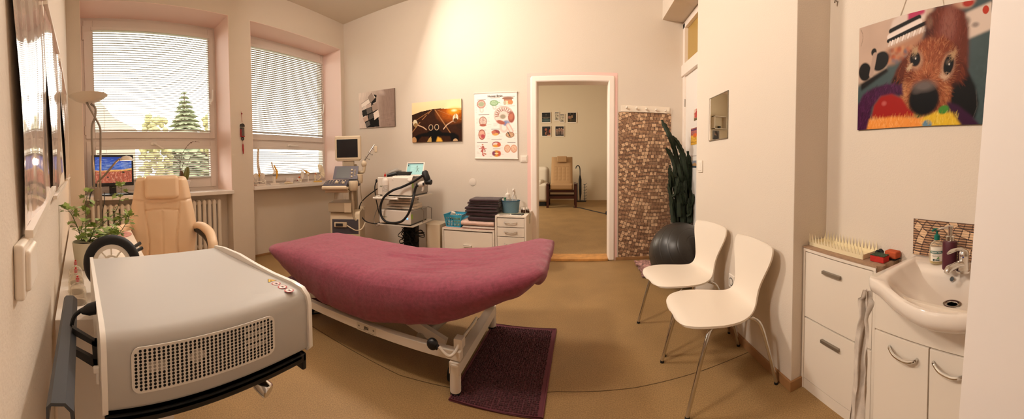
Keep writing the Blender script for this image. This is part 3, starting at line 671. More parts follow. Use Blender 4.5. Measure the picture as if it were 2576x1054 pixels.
# ---------------------------------------------------------------- radiator
RAD = mat('radiator_enamel', 'ddd3c6', .4)
t = thing('radiator', (-3.28, .83, .16), 'ribbed cream cast-iron radiator under the window behind the cream chair', 'radiator')
for k in range(24):
    y = .14+k*.0605; m = MB(); m.box(-3.325, -3.285, y-.021, y+.021, .215, .765, .018, 3); m.box(-3.275, -3.235, y-.021, y+.021, .215, .765, .018, 3); m.box(-3.32, -3.24, y-.016, y+.016, .225, .275, .012); m.box(-3.32, -3.24, y-.016, y+.016, .705, .768, .014, 3)
    m.cyl((-3.28, y-.031, .25), (-3.28, y+.031, .25), .02, n=10); m.cyl((-3.28, y-.031, .73), (-3.28, y+.031, .73), .02, n=10); part('section', m, RAD, t)
m = MB(); y = .1; m.cyl((-3.28, y, .73), (-3.28, y-.08, .73), .014); m.sph((-3.26, .02, .73), .035, 10); m.cyl((-3.28, .03, .73), (-3.28, .03, 0), .011); m.cyl((-3.28, .08, .25), (-3.28, .05, .25), .012); m.cyl((-3.28, .05, .25), (-3.28, .05, 0), .011); part('valve_pipe', m, RAD, t)
m = MB(); m.cyl((-3.28, 1.54, .73), (-3.28, 1.57, .73), .01); part('bleed_valve', m, RAD, t)
for y in (.4, 1.3):
    m = MB(); m.box(-3.36, -3.28, y-.01, y+.01, .2, .218); part('bracket', m, RAD, t)
# ---------------------------------------------------------------- cactus pot on the sill
t = thing('cactus_pot', (-3.44, 1.135, .86), 'white bowl of small cacti with dry flower stalks on the sill', 'cactus pot')
pc = V(-3.44, 1.135, .86); m = MB(); m.lathe([(.05, 0), (.07, .006), (.10, .05), (.118, .115), (.119, .122), (.113, .122), (.10, .10), (0, .1)], pc, 32); part('bowl', m, mat('white_glaze', 'e6dbd6', .25), t)
m = MB(); m.lathe([(.105, .108), (0, .115)], pc, 20); part('gravel', m, mat('soil', '3a2a1e', .95), t)
CG = mat('cactus_grey', '7b7466', .7); CGR = mat('cactus_olive', '6b6b34', .65)
def ribbed(m, c, rx, rz, n=18, dp=.12, top=1.):
    def f(u, v):
        a = u*2*PI; th = v*PI; r = math.sin(th)*(1+dp*math.cos(n*a)); return V(c[0]+rx*r*math.cos(a), c[1]+rx*r*math.sin(a), c[2]-rz*math.cos(th))
    m.grid(f, n*5, 14, cu=True); return m
m = ribbed(MB(), pc+V(.01, -.03, .135), .062, .043); part('round_cactus', m, CG, t)
m = ribbed(MB(), pc+V(.0, .065, .20), .030, .085, 10, .1); m.xf(Matrix.Translation(pc+V(0, .065, .12)) @ Matrix.Rotation(-.2, 4, 'X') @ Matrix.Translation(-(pc+V(0, .065, .12)))); part('tall_cactus', m, CGR, t)
m = ribbed(MB(), pc+V(-.03, .03, .17), .024, .07, 8, .15); part('tall_cactus', m, mat('cactus_brown', '6a4a30', .7), t)
m = MB()
for k in range(24): a = R.uniform(0, 6.3); m.sph(pc+V(-.05+.04*math.cos(a), -.06+.035*math.sin(a), .125+R.uniform(0, .03)), .012, 6)
part('stone_cactus', m, mat('cactus_dark', '55503a', .8), t)
m = MB(); BD = .0028
def stalk(pts, w, bud):
    P = spl([at(x, y, 3.62) for x, y in pts], 6); m.tube(P, w, 5)
    for i in range(len(P)//4, len(P)):
        if R.random() < .8: m.sph(P[i]+V(R.uniform(-1, 1), R.uniform(-1, 1), R.uniform(-1, 1))*.004, bud*R.uniform(.6, 1.2), 6)
stalk([(453, 440), (454, 410), (460, 385), (473, 365), (486, 357), (500, 357)], .0018, .0052); stalk([(455, 436), (450, 405), (441, 397), (430, 394), (413, 402)], .0016, .0036); stalk([(456, 440), (452, 420), (445, 410), (437, 407)], .0014, .003); stalk([(452, 425), (452, 400), (450, 392)], .0013, .003); stalk([(468, 420), (474, 408), (479, 394)], .0014, .0034); stalk([(459, 425), (460, 415), (464, 409)], .0013, .004)
part('flower_stalk', m, mat('dry_stalk', '5a3a2c', .8), t)
# ---------------------------------------------------------------- hanging charm on the pier
t = thing('wall_charm', (XW, 1.83, 1.76), 'dark wall charm with a red tassel hanging between the two windows', 'wall ornament')
x = XW+.012; RED = mat('tassel_red', '9c1a22', .7); DK = mat('charm_bronze', '3c352f', .6, .3)
m = MB(); m.tube([(x-.01, 1.827, 1.765), (x, 1.829, 1.64)], .0022, 6); m.sph((x, 1.828, 1.74), .009, 8); part('cord', m, RED, t)
m = MB(); m.prism([(-.028, 0), (-.028, .012), (-.02, .03), (0, .036), (.02, .03), (.028, .012), (.028, 0)], lambda u, v, d: V(d, 1.829+u, 1.59+v), x-.008, x+.012)
for k in (-.02, 0, .02): m.lathe([(.009, 0), (.003, .018), (0, .02)], (x, 1.829+k, 1.563), 8)
part('bell_arch', m, DK, t)
m = MB(); m.box(x-.008, x+.012, 1.812, 1.852, 1.48, 1.565, .004); part('plaque', m, mat('charm_plaque', '5b5048', .7, var=.6, vscale=120), t)
m = MB(); m.box(x-.008, x+.01, 1.805, 1.813, 1.47, 1.56); m.box(x-.008, x+.01, 1.81, 1.855, 1.47, 1.482); part('red_edge', m, RED, t)
m = MB(); m.tube([(x, 1.832+.014*math.cos(2*PI*k/18), 1.45+.016*math.sin(2*PI*k/18)) for k in range(18)], .006, 8, close=True); part('ring', m, BLACK, t)
m = MB(); m.tube([(x, 1.833, 1.435), (x, 1.834, 1.385)], .0018, 5); m.tube([(x, 1.834, 1.392), (x, 1.834, 1.375), (x, 1.835, 1.32), (x, 1.836, 1.275)], [.004, .008, .009, .005], 8); part('tassel', m, RED, t)
def atn(x, y, k, val):
    r = at(x, y, 1.)-V(0, 0, 1.1); o = 1.1 if k == 2 else 0.
    return V(0, 0, 1.1)+r*((val-o)/r[k])
atX = lambda x, y, X: atn(x, y, 0, X)
atY = lambda x, y, Y: atn(x, y, 1, Y)
atZ = lambda x, y, Z: atn(x, y, 2, Z)
# ---------------------------------------------------------------- anatomical models on the second sill
BONE = mat('bone_ivory', 'e6d8bc', .5); BONEW = mat('bone_white', 'ece4d8', .5); YEL = mat('ligament_yellow', 'd39b2c', .5); BASEW = mat('model_base', 'ddd0c4', .45)
class Loc:
    """small frame facing the camera: px right, px up, metres deep, from a foot point on the sill"""
    def __init__(s, x, z=.885, X=-3.37):
        a = (x-1454)/FPX; s.d = abs(X/math.sin(a)); s.o = V(X, s.d*math.cos(a), z); s.r = V(math.cos(a), -math.sin(a), 0); s.f = V(math.sin(a), math.cos(a), 0); s.k = s.d/FPX
    def __call__(s, dx, dy, dep=0.): return s.o+s.r*(dx*s.k)+V(0, 0, dy*s.k)+s.f*dep
    def M(s): return Matrix(((s.r.x, s.f.x, 0, s.o.x), (s.r.y, s.f.y, 0, s.o.y), (0, 0, 1, s.o.z), (0, 0, 0, 1)))
def base(m, L, w, d, h, rot=0.):
    m.box(-w/2, w/2, -d/2, d/2, 0, h, .003, M=L.M() @ Matrix.Rotation(rot, 4, 'Z'))
L = Loc(652); GR = 'anatomical models on the sill'
t = thing('spine_model', L.o, 'small model spine with pelvis standing on a square base', 'anatomical model', group=GR)
m = MB(); base(m, L, .12, .10, .02, .5); part('base', m, BASEW, t)
m = MB(); m.cyl(L(0, 4), L(0, 30), .0025); part('rod', m, STEEL, t)
m = MB(); n = 24
for i in range(n):
    f = i/(n-1); y = 32+f*58; dx = -1+2.5*math.sin(f*3.2)*-1+1.5*(1-f); w = (.024-.012*f)
    c = L(dx, y); m.sph(c, .010+w*.45, 8, (1, 1, .62)); m.tube([c-L.r*(w+.006), c+L.r*(w+.006)], [.003, .003], 5); m.tube([c, c+L.f*.02-V(0, 0, .008)], [.005, .002], 5)
m.sph(L(-1, 93), .022, 10, (1.2, 1, .5)); part('vertebra', m, mat('bone_pale', 'dfd0ba', .55), t)
m = MB()
for s in (-1, 1):
    def wing(u, v, s=s):
        a = u*PI; return L(s*(3+11*v*math.sin(a*.5+.5)), 14+16*u+2*math.sin(3*v), .01-.03*v*math.sin(a))
    m.grid(wing, 10, 6); m.tube([L(s*(4+5+4.5*math.cos(2*PI*k/12)), 12+4.5*math.sin(2*PI*k/12), -.01) for k in range(12)], .005, 6, close=True)
    m.tube([L(s*12, 13), L(s*15, 12), L(s*16, 4)], [.009, .010, .006], 7)
m.tube([L(-6, 9, -.015), L(0, 11, -.02), L(6, 9, -.015)], .006, 6); part('pelvis', m, BONEW, t)
m = MB(); m.prism([(-3, 31), (3, 31), (0, 18)], lambda u, v, d: L(u, v, d), -.006, .008); part('sacrum', m, YEL, t)
L = Loc(690)
t = thing('knee_model', L.o, 'knee joint model with yellow ligament on a pale square base', 'anatomical model', group=GR)
m = MB(); base(m, L, .12, .10, .022, .15); part('base', m, BASEW, t)
m = MB(); m.tube(spl([L(-6.5, 58), L(-4, 46), L(0, 36), L(1, 30)]), [.010, .011, .012, .02], 10); m.sph(L(0, 28), .024, 10, (1.1, 1, .8)); m.tube(spl([L(0, 20), L(0, 12), L(1, 4)]), [.024, .015, .013], 10); m.tube([L(-3.5, 21), L(-3, 4)], [.008, .006], 8); part('bone', m, BONEW, t)
m = MB(); m.prism([(0, 53), (4, 44), (9.5, 34), (9, 24), (6, 14), (4, 16), (5, 27), (3, 36), (-1, 46)], lambda u, v, d: L(u, v, d), -.012, .012); part('ligament', m, YEL, t)
m = MB(); m.box(-.022, .022, -.02, .02, .124, .131, .003, M=L.M()); part('meniscus', m, mat('cartilage_black', '25211d', .5), t)
L = Loc(728)
m = MB(); m.lathe([(.042, 0), (.052, .006), (.058, .075), (.058, .082), (.053, .082), (.048, .02), (0, .018)], L.o+L.f*.03, 28); solo('white_cup', m, mat('white_glaze', 'e6dbd6', .25), 'plain white pot in the middle of the row of anatomical models', 'pot')
L = Loc(725); L.o = L(0, -3, -.05); L.o.z = .885
t = thing('bone_model', L.o, 'small loose model of foot bones lying in front of the white pot', 'anatomical model', group=GR)
m = MB()
for i, (dx, dep, r) in enumerate(((-8, 0, .013), (-5, -.01, .015), (-1, 0, .016), (3, .0, .014), (6, -.005, .012), (9, 0, .012), (-3, .015, .013), (1, -.018, .012))): m.sph(L(dx, 2.6, dep), r, 8, (1.3, 1, .9))
part('bone', m, BONE, t)
m = MB(); m.tube(spl([L(-8, 4.5), L(-2, 6), L(5, 5)]), .006, 6); part('tendon', m, mat('bone_tan', 'c9a988', .55), t)
L = Loc(751); L.o.z = .885
t = thing('jaw_model', L.o, 'small red and white anatomical model on the sill beside the white pot', 'anatomical model', group=GR)
m = MB(); m.sph(L(-2, 8), .022, 12, (1, 1, 1.1)); m.sph(L(4, 3), .018, 10, (1.2, 1, .7)); part('bone', m, BONEW, t)
m = MB(); m.sph(L(2, 15), .016, 10, (1.1, 1, .8)); part('disc', m, mat('model_orange', 'd5622a', .5), t)
m = MB(); m.sph(L(-3, 8, -.014), .014, 10, (1, 1, .5)); part('gum', m, mat('model_red', '8e1f22', .5), t)
m = MB(); m.sph(L(5, 8), .017, 10); part('joint', m, BONE, t)
L = Loc(775)
t = thing('shoulder_model', L.o, 'shoulder joint model with yellow ligaments on a thin pale stand', 'anatomical model', group=GR)
m = MB(); base(m, L, .10, .07, .014); part('base', m, BASEW, t)
m = MB(); m.tube([L(0, 2), L(0, 18)], .009, 8); m.sph(L(-1, 22), .02, 10); m.tube(spl([L(-25, 29), L(-20, 31), L(-12, 33), L(-4, 30), L(1, 26)]), [.008, .007, .006], 8)
m.prism([(-18, 30), (-11, 29), (-10, 18), (-15, 9), (-18, 18)], lambda u, v, d: L(u, v, d), .01, .02); part('bone', m, BONEW, t)
m = MB()
for k in range(6): m.tube(spl([L(-12+k*1.5, 32), L(-7+k*1.5, 28-k), L(-4+k, 22-k)]), .005, 6)
m.tube([L(2, 27), L(1, 16)], [.008, .004], 6); part('ligament', m, YEL, t)
L = Loc(799); L.o.z = .885
t = thing('hip_model', L.o, 'hip bone model on a yellow square base, at the corner end of the row', 'anatomical model', group=GR)
m = MB(); base(m, L, .12, .10, .02); part('base', m, mat('base_yellow', 'd9b463', .5), t)
m = MB()
def ilium(u, v):
    a = -.5+2.4*u; r = 4+16*v; return L(4+r*math.cos(a)*.75*(1-.15*v), 22+r*math.sin(a)*1.15, -.02+.05*v*u+.012*math.sin(6*u))
m.grid(ilium, 18, 8); m.grid(lambda u, v: ilium(u, v)+L.f*.008, 18, 8); m.tube(spl([L(-6, 3), L(-7, 14), L(-5, 20), L(-2, 23)]), [.012, .011, .014, .02], 10); m.tube(spl([L(3, 18), L(8, 14), L(4, 7), L(-1, 5)]), .009, 8); m.tube(spl([L(7, 22), L(16, 20), L(15, 14)]), .010, 8); part('bone', m, BONE, t)
m = MB(); m.sph(L(-5, 21), .018, 10); part('joint_capsule', m, mat('capsule_red', 'c4705a', .5), t)
# ---------------------------------------------------------------- ultrasound machine
BEI = mat('machine_beige', 'cdbb9f', .45); BEID = mat('machine_beige_dark', 'ae9d84', .5); PUR = mat('panel_slate', '55505a', .5); PURD = mat('panel_slate_dark', '47434c', .55)
UX, UY = -2.42, 2.735
t = thing('ultrasound_machine', (UX, UY, 0), 'beige medical ultrasound machine with a slate keyboard panel in the corner', 'medical machine', rz=.56)
ks = 3.65/800
def U(x, y, dep=0.):   # local point seen at a photo pixel, for this depth
    f = 1+dep/3.65; return V((x-875)*ks*f, dep, 1.1-(y-419.5)*ks*f)
def ubox(m, x0, x1, y0, y1, d0, d1, bev=.01, seg=2):
    a = U(x0, y1, d0); b = U(x1, y0, d0); return m.box(a.x, b.x, d0, d1, a.z, b.z, bev, seg)
m = MB(); ubox(m, 844.5, 910.5, 342, 403, -.04, .03, .014, 3); ubox(m, 848, 907, 399, 405.5, -.035, .02, .01); part('monitor', m, BEI, t, local=True)
m = MB(); ubox(m, 849.5, 903, 350.5, 396.5, -.042, -.036, .002); part('screen', m, mat('screen_off', '0a0a10', .18), t, local=True)
m = MB(); ubox(m, 865, 892, 400, 420, -.02, .03, .01); m.box(.0, .10, .03, .12, .3, 1.13, .02); part('column', m, BEID, t, local=True)
m = MB(); a, b = U(842, 451, -.12), U(904, 418, .0)
def panel(u, v, d): return V(a.x+(b.x-a.x)*u+(.006 if u < .5 else .0)*(v), -.14+.09*v+d, a.z+(b.z-a.z)*v)
m.prism([(0, 0), (1, 0), (1.0, .97), (.97, 1), (.04, 1), (.02, .97)], panel, -.012, .02); part('upright_panel', m, PUR, t, local=True)
m = MB(); m.prism([(.10, .08), (.66, .08), (.68, .92), (.14, .92)], panel, -.0145, -.011); part('touch_screen', m, mat('screen_grey', '5f6163', .25), t, local=True)
m = MB()
for v in (.2, .45, .7): p = panel(.76, v, -.016); m.sph(p, .012, 8)
for v in np.linspace(.3, .7, 6): p = panel(.88, v, -.014); m.cbox(p, (.018, .01, .006), .002)
part('knob', m, BEI, t, local=True)
m = MB(); m.box(U(838, 0).x, U(906, 0).x, -.16, .06, .88, .95, .012); m.prism([(-.16, .955), (-.16, .90), (-.36, .885), (-.36, .905)], lambda u, v, d: V(d, u, v), U(829, 0).x, U(884, 0).x); part('keyboard_deck', m, PURD, t, local=True)
m = MB()
for i in range(7):
    for j in range(3): m.cbox((-.19+i*.033, -.20-j*.045, .953-.0013*0-(j*.045)*.25-.003), (.012, .010, .008), .002)
m.sph((-.075, -.28, .935), .02, 8); m.sph((.0, -.3, .93), .016, 8); part('keypad', m, BEI, t, local=True)
m = MB(); m.box(U(827, 0).x, U(886, 0).x, -.385, -.35, .862, .902, .015, 3); m.box(U(828, 0).x, U(886, 0).x, -.36, -.05, .855, .885, .01); m.box(-.2, .05, -.3, -.05, .825, .855, .008); part('front_tray', m, BEI, t, local=True)
m = MB(); c = U(897, 468, -.22); m.lathe([(.038, -.05), (.05, -.03), (.052, .04), (.045, .055), (.02, .056)], c, 20); c = U(909, 449, -.1); m.lathe([(.026, -.055), (.034, -.03), (.036, .045), (.03, .046)], c, 18); part('probe_holder', m, BEI, t, local=True)
m = MB(); m.tube(spl([U(893, 480, -.2), U(895, 510, -.22), U(896, 545, -.2), U(903, 555, -.2)]), .012, 8); m.tube(spl([U(909, 462, -.1), U(913, 500, -.1), U(918, 528, -.1)]), .005, 6); m.tube(spl([U(849, 484, -.2), U(848, 495, -.2), U(845, 508, -.2)]), .004, 6); part('probe_cable', m, BEID, t, local=True)
m = MB(); m.tube(spl([U(902, 434, 0), U(912, 434, 0), U(916, 430, 0), U(917.5, 415, 0)]), .018, 10); m.sph(U(916.5, 413, 0), .032, 12, (1, 1, 1.2)); part('arm_elbow', m, BEI, t, local=True)
m = MB(); m.tube([U(918, 405, 0), U(943, 367, 0), U(947, 370, 0)], .008, 8)
for k in (.2, .5, .8): p = U(918+25*k, 405-38*k, 0); q = U(918+25*k+7, 405-38*k+6, 0); m.tube([p-V(.012, 0, -.01), p, q, q+V(.004, 0, .012)], .0045, 6)
part('cable_arm', m, STEEL, t, local=True)
m = MB(); ubox(m, 943.5, 950.5, 369, 385, -.02, .02, .008); part('arm_head', m, BEI, t, local=True)
m = MB(); ubox(m, 832, 891, 510, 535, -.24, .1, .012); m.m(1); ubox(m, 873.5, 892, 511, 535.5, -.244, .09, .006); part('printer', m, [BEID, BEI], t, local=True)
m = MB(); b0 = U(836, 590, -.2); b1 = U(911, 534, -.2); Zt = b1.z; x0, x1 = b0.x, b1.x
m.prism([(-.2, .08), (-.2, Zt-.03), (-.18, Zt), (.30, Zt), (.30, .08)], lambda u, v, d: V(d, u, v), x0, x1); part('base_cabinet', m, BEI, t, local=True, ang=60)
m = MB(); ubox(m, 840, 908, 552, 590, -.2025, -.19, .03, 4); part('recess_panel', m, PURD, t, local=True)
m = MB(); ubox(m, 846, 879, 560, 573, -.225, -.2, .008); m.m(1); ubox(m, 850, 869, 563, 571, -.23, -.222, .006); part('socket_box', m, [BEI, mat('socket_dark', '2b2b2e', .4)], t, local=True)
m = MB(); m.tube(spl([U(880, 568, -.23), U(890, 574, -.24), U(903, 580, -.24), U(916, 576, -.2), U(921, 560, -.1)]), .006, 6); part('white_cable', m, BEI, t, local=True)
for x, y in ((x0+.03, -.18), (x1-.03, -.18), (x0+.03, .27), (x1-.03, .27)): m = MB(); m.cyl((x-.015, y, .045), (x+.015, y, .045), .045, n=14); m.cyl((x, y, .05), (x, y, .09), .012); part('caster', m, RUBBER, t, local=True)
# ---------------------------------------------------------------- shockwave trolley
CX, CY = -1.87, 3.08
t = thing('device_cart', (CX, CY, 0), 'two-shelf white trolley on a black column holding two white therapy units', 'trolley', rz=.07)
SHW = mat('shelf_white', 'ded4c8', .4)
for z, w, y0, y1 in ((.775, .235, -.27, .25), (.468, .22, -.25, .26)):
    m = MB(); m.box(-w, w, y0, y1, z-.012, z, .004); part('shelf', m, SHW, t, local=True)
m = MB(); m.cyl((-.235, -.295, .752), (.07, -.295, .752), .013, n=12)
for x in (-.2, .04): m.cyl((x, -.295, .755), (x, -.26, .765), .008)
part('push_bar', m, SHW, t, local=True)
m = MB(); m.box(-.05, .10, .05, .16, .1, .775, .01); part('column', m, BLACK, t, local=True)
m = MB(); m.tube([(.21, .0, .46), (.225, .02, .5), (.225, .02, .60), (.2, .02, .62), (.2, .2, .62), (.225, .24, .6), (.225, .24, .47)], .006, 6); part('side_rail', m, STEEL, t, local=True); m = MB(); m.tube([(-.16, .0, .47), (-.16, -.02, .77)], .006, 6); part('side_rail', m, STEEL, t, local=True)
m = MB()
for k in range(26):
    P = [V(.02+R.uniform(-.09, .1), .02+R.uniform(-.06, .1), .40-.05*i+R.uniform(-.02, .02)) for i in range(7)]; m.tube(spl(P, 4), R.uniform(.003, .006), 5)
for k in range(8): m.tube(spl([V(.08, .0, .33), V(.15+R.uniform(-.03, .05), .05, .34+R.uniform(-.05, .05)), V(.2, .08, .31+R.uniform(-.04, .04))], 4), .005, 5)
part('cable_bundle', m, RUBBER, t, local=True)
m = MB(); m.box(-.26, .26, -.03, .25, .045, .09, .02); m.box(-.24, -.2, -.26, .1, .045, .085, .015); m.box(.2, .24, -.26, .1, .045, .085, .015); part('base', m, BLACK, t, local=True)
for x, y in ((-.22, -.24), (.22, -.24), (-.22, .22), (.22, .22)): m = MB(); m.cyl((x-.012, y, .03), (x+.012, y, .03), .03, n=12); part('caster', m, RUBBER, t, local=True)
UW = mat('unit_white', 'e0d6ca', .35); UG = mat('unit_grey', '8d867e', .4); GRN = mat('status_green', '86a82c', .4)
def unit(z, h, w, label, led):
    t2 = thing('therapy_unit', V(CX, CY, z), label, 'device', rz=.07, group='white therapy units on the trolley')
    m = MB(); m.box(-w, w, -.235, .2, .012, h, .012); part('casing', m, UG, t2, local=True)
    m = MB(); m.box(-w-.002, w+.002, -.252, -.228, .012, h+.004, .012, 3); part('front_panel', m, UW, t2, local=True)
    m = MB(); m.box(-w+.01, w-.01, -.22, .19, 0, .014); part('foot', m, BLACK, t2, local=True)
    m = MB(); m.box(-w+.03, -w+.10, -.2535, -.2515, h*.52, h*.55); part('status_line', m, mat('status_line', '55662c', .4), t2, local=True); m = MB(); m.box(w+.0, w+.003, -.235, -.20, h*.45, h*.78); part('side_marker', m, GRN, t2, local=True)
    if led:
        m = MB(); m.sph((w-.035, -.254, h*.5), .007, 8); part('power_led', m, mat('blue_led', '4aa3ff', .4, emit=3), t2, local=True)
    return t2
unit(.775, .20, .205, 'larger white therapy unit on the top shelf of the trolley', False)
unit(.468, .155, .19, 'lower white therapy unit with a blue light, under the folded towels', True)
def towel(name, c, w, d, h, m_, label, cat, group, rz=.0, folds=2, seed=0):
    """folded terry towel: rounded fold along the front, soft layered edges"""
    t2 = MB(); rr = R.random()*9
    for k in range(folds):
        hh = h/folds; z0 = k*hh
        def f(u, v, z0=z0, hh=hh, k=k):
            a = v*2*PI; ca, sa = math.cos(a), math.sin(a); y = d/2*math.copysign(abs(ca)**.35, ca); z = z0+hh/2+hh/2*.98*math.copysign(abs(sa)**.75, sa)
            x = (u-.5)*w; w_ = n2(x*9+seed, y*9, k+rr)*.006
            e = 1-.10*max(0, abs(u-.5)*2-.95)/.05
            return V(x+.004*math.sin(k*3+z*60), (y+w_)*(1 if abs(u-.5) < .49 else .97), z0+hh/2+(z-z0-hh/2)*e+n2(x*7, y*7, seed+k)*.004)
        t2.grid(f, 26, 24, cv=True)
        for u in (0., 1.):
            o = len(t2.v); t2.v += [f(u, j/24) for j in range(24)]; t2.f.append(tuple(range(o, o+24))); t2.mi.append(0)
    t2.xf(Matrix.Translation(Vector(c)) @ Matrix.Rotation(rz, 4, 'Z'))
    return solo(name, t2, m_, label, cat, group, org=c, ang=60)
def terry(name, col, var=.12):
    m = mat(name, col, .95, bump=.6, bscale=420, bdist=.004, var=var, vscale=30, sheen=.3); return m
TCR = terry('terry_cream', 'd9cab6'); TDK = terry('terry_aubergine', '31161c'); TWH = terry('terry_white', 'e0d3c6'); TPK = terry('terry_rose', 'd8b5a4')
tw = Vector((CX, CY, .623))
towel('folded_towel', tw+V(.02, -.04, 0), .32, .26, .06, TCR, 'cream folded towel lying on the lower white therapy unit', 'towel', 'cream towels on the trolley', .07, 2, 3)
towel('folded_towel', tw+V(.0, -.03, .062), .27, .24, .055, TCR, 'cream folded towel on top of the other, under the trolley top shelf', 'towel', 'cream towels on the trolley', .1, 2, 5)
zt = .775+.204
m = MB()
def cloth(u, v):
    x = -.02+.25*u; y = -.262+.2*v; z = zt+.006+.004*n2(x*30, y*30, 1)
    if v < .12: z -= (.12-v)*.25*(1+.5*math.sin(u*9))
    return V(x, y+(.03*math.sin(u*4) if v < .5 else 0), z)
m.grid(cloth, 26, 16); m.grid(lambda u, v: cloth(u, v)+V(0, 0, .007), 26, 16); m.xf(Matrix.Translation((CX, CY, 0)) @ Matrix.Rotation(.07, 4, 'Z')); solo('white_cloth', m, TWH, 'white cloth draped over the upper therapy unit in front of the tablet', 'cloth', ang=60)
# grey wire basket, tablet, bottle, applicators
cl = lambda x, y, z: V(CX, CY, 0)+Matrix.Rotation(.07, 3, 'Z') @ V(x, y, z)
BSK = mat('basket_grey', '3c3a38', .8, bump=.8, bscale=160)
m = MB(); c = cl(-.02, .03, zt-.002)
for r0, r1, z0, z1 in ((.095, .115, 0, .055),):
    m.lathe([(r0, 0), (r1, .05), (r1+.003, .056), (r1-.004, .056), (r0-.004, .006), (0, .006)], c, 28, sx=1.0, sy=.75)
solo('small_basket', m, BSK, 'small dark woven basket on the upper therapy unit, left of the tablet', 'basket')
t = thing('tablet_computer', cl(.12, .0, zt), 'white tablet with a pale green screen propped on the upper therapy unit', 'tablet', rz=.02)
TM = Matrix.Rotation(rad(-18), 4, 'X')
m = MB(); m.box(-.115, .115, -.006, .006, .0, .165, .006, M=TM); m.box(-.10, .10, .01, .05, 0, .012, .004); part('shell', m, UW, t, local=True)
P = Paint(56, 38, 'b9ddc8'); P.rect(0, 0, 1, .08, '3d5a55'); P.rect(0, .08, .22, 1, 'a5cdbc'); P.rect(.03, .14, .1, .26, '3a4540'); P.line([(.25, .25), (.95, .25)], .012, 'd8eee0'); P.line([(.62, .3), (.66, .5), (.60, .78)], .03, '6a6f58'); P.line([(.66, .5), (.74, .75)], .03, '6a6f58'); P.line([(.55, .42), (.66, .4), (.76, .5)], .025, '7b7a60'); P.ell(.63, .26, .05, .05, '6a6f58'); P.line([(.28, .45), (.45, .45)], .02, 'd8eee0'); P.line([(.28, .6), (.42, .6)], .02, 'd8eee0')
W4 = wm(t) @ TM
P.obj('screen', W4 @ V(-.10, -.0068, .152), W4.to_3x3() @ V(.2, 0, 0), W4.to_3x3() @ V(0, 0, -.132), vmat('tablet_screen', .3, .75), t)
t = thing('spray_bottle', cl(-.085, -.262, .775), 'white plastic bottle with a red tip before the upper therapy unit', 'bottle')
m = MB(); c = cl(-.1, -.262, .775); m.lathe([(.034, 0), (.037, .006), (.037, .16), (.03, .185), (.014, .20), (.013, .215)], c, 20, sy=.7); part('body', m, UW, t)
m = MB(); m.lathe([(.013, .212), (.014, .218), (.011, .235), (.004, .238), (.003, .255), (0, .257)], c, 12); part('cap', m, mat('cap_red', 'b02a22', .4), t)
m = MB(); m.lathe([(.0374, .05), (.0374, .12)], c, 20, sy=.7); part('sticker', m, mat('label_pale', 'cfc6bc', .5, var=.5, vscale=140), t)
t = thing('ultrasound_probe', cl(-.15, .02, zt), 'grey handheld probe with a black grip lying on the upper therapy unit', 'applicator')
m = MB(); m.tube([cl(-.20, -.05, zt+.02), cl(-.16, -.03, zt+.045), cl(-.1, .02, zt+.065), cl(-.06, .04, zt+.06)], [.016, .026, .03, .018], 12); part('head', m, UG, t)
m = MB(); m.tube([cl(-.19, -.07, zt+.012), cl(-.13, -.04, zt+.025), cl(-.05, .0, zt+.045)], [.016, .022, .018], 10); part('grip', m, BLACK, t)
t = thing('shockwave_handpiece', cl(.245, -.2, .9), 'black shockwave handpiece with a thick looping hose at the trolley right side', 'applicator')
hp = lambda x, y, Y=2.84: atY(x, y, Y)
a, b = hp(1067, 430), hp(1077, 457)
m = MB(); m.tube([a, a.lerp(b, .15), a.lerp(b, .8), b], [.022, .034, .034, .026], 14); m.tube([b-V(.02, 0, 0), b+V(.035, 0, -.005)], [.03, .026], 12); part('grip', m, RUBBER, t)
m = MB(); q = [(1064, 441), (1048, 452), (1034, 460), (1010, 471), (990, 478), (972, 490), (961, 505), (957, 525), (960, 545), (972, 558), (990, 561), (1008, 558), (1020, 548), (1030, 532), (1037, 510), (1042, 488), (1046, 472), (1051, 466)]
P = spl([hp(x, y, 2.74 if 3 < i < 15 else 2.79) for i, (x, y) in enumerate(q)], 5); m.tube(P, .0125, 8); part('hose', m, RUBBER, t)
t = thing('laser_handpiece', hp(1060, 463), 'white therapy handpiece with a black tip hanging at the trolley right side', 'applicator')
m = MB(); a, b = hp(1053, 465), hp(1070, 461); m.tube([a, a.lerp(b, .3), b], [.02, .03, .03], 14); m.tube([hp(1064, 468), hp(1064, 476), hp(1062, 481)], [.012, .012, .008], 8); part('shell', m, UW, t)
m = MB(); m.cyl(a-V(.02, 0, .002), a, .02, n=12); part('tip', m, BLACK, t); m = MB(); m.cbox(hp(1065, 463, 2.8), (.02, .012, .03), .006); part('trigger', m, BLACK, t)
m = MB(); m.tube(spl([hp(948, 452), hp(943, 470), hp(945, 495), hp(951, 525), hp(955, 545), hp(954, 560), hp(938, 562), hp(918, 555), hp(905, 535), hp(906, 515), hp(920, 497), hp(949, 475)]), .006, 8); m.sph(hp(947, 455), .014, 8, (.8, .8, 1.5)); solo('black_cable', m, RUBBER, 'thin black cable looping from the trolley towards the ultrasound machine', 'cable')
m = MB(); m.tube(spl([hp(956, 516), hp(947, 530), hp(941, 550), hp(944, 566), hp(952, 568), hp(958, 561)]), .004, 6); solo('grey_cable', m, UG, 'thin grey cable hanging in a loop off the lower trolley shelf', 'cable')
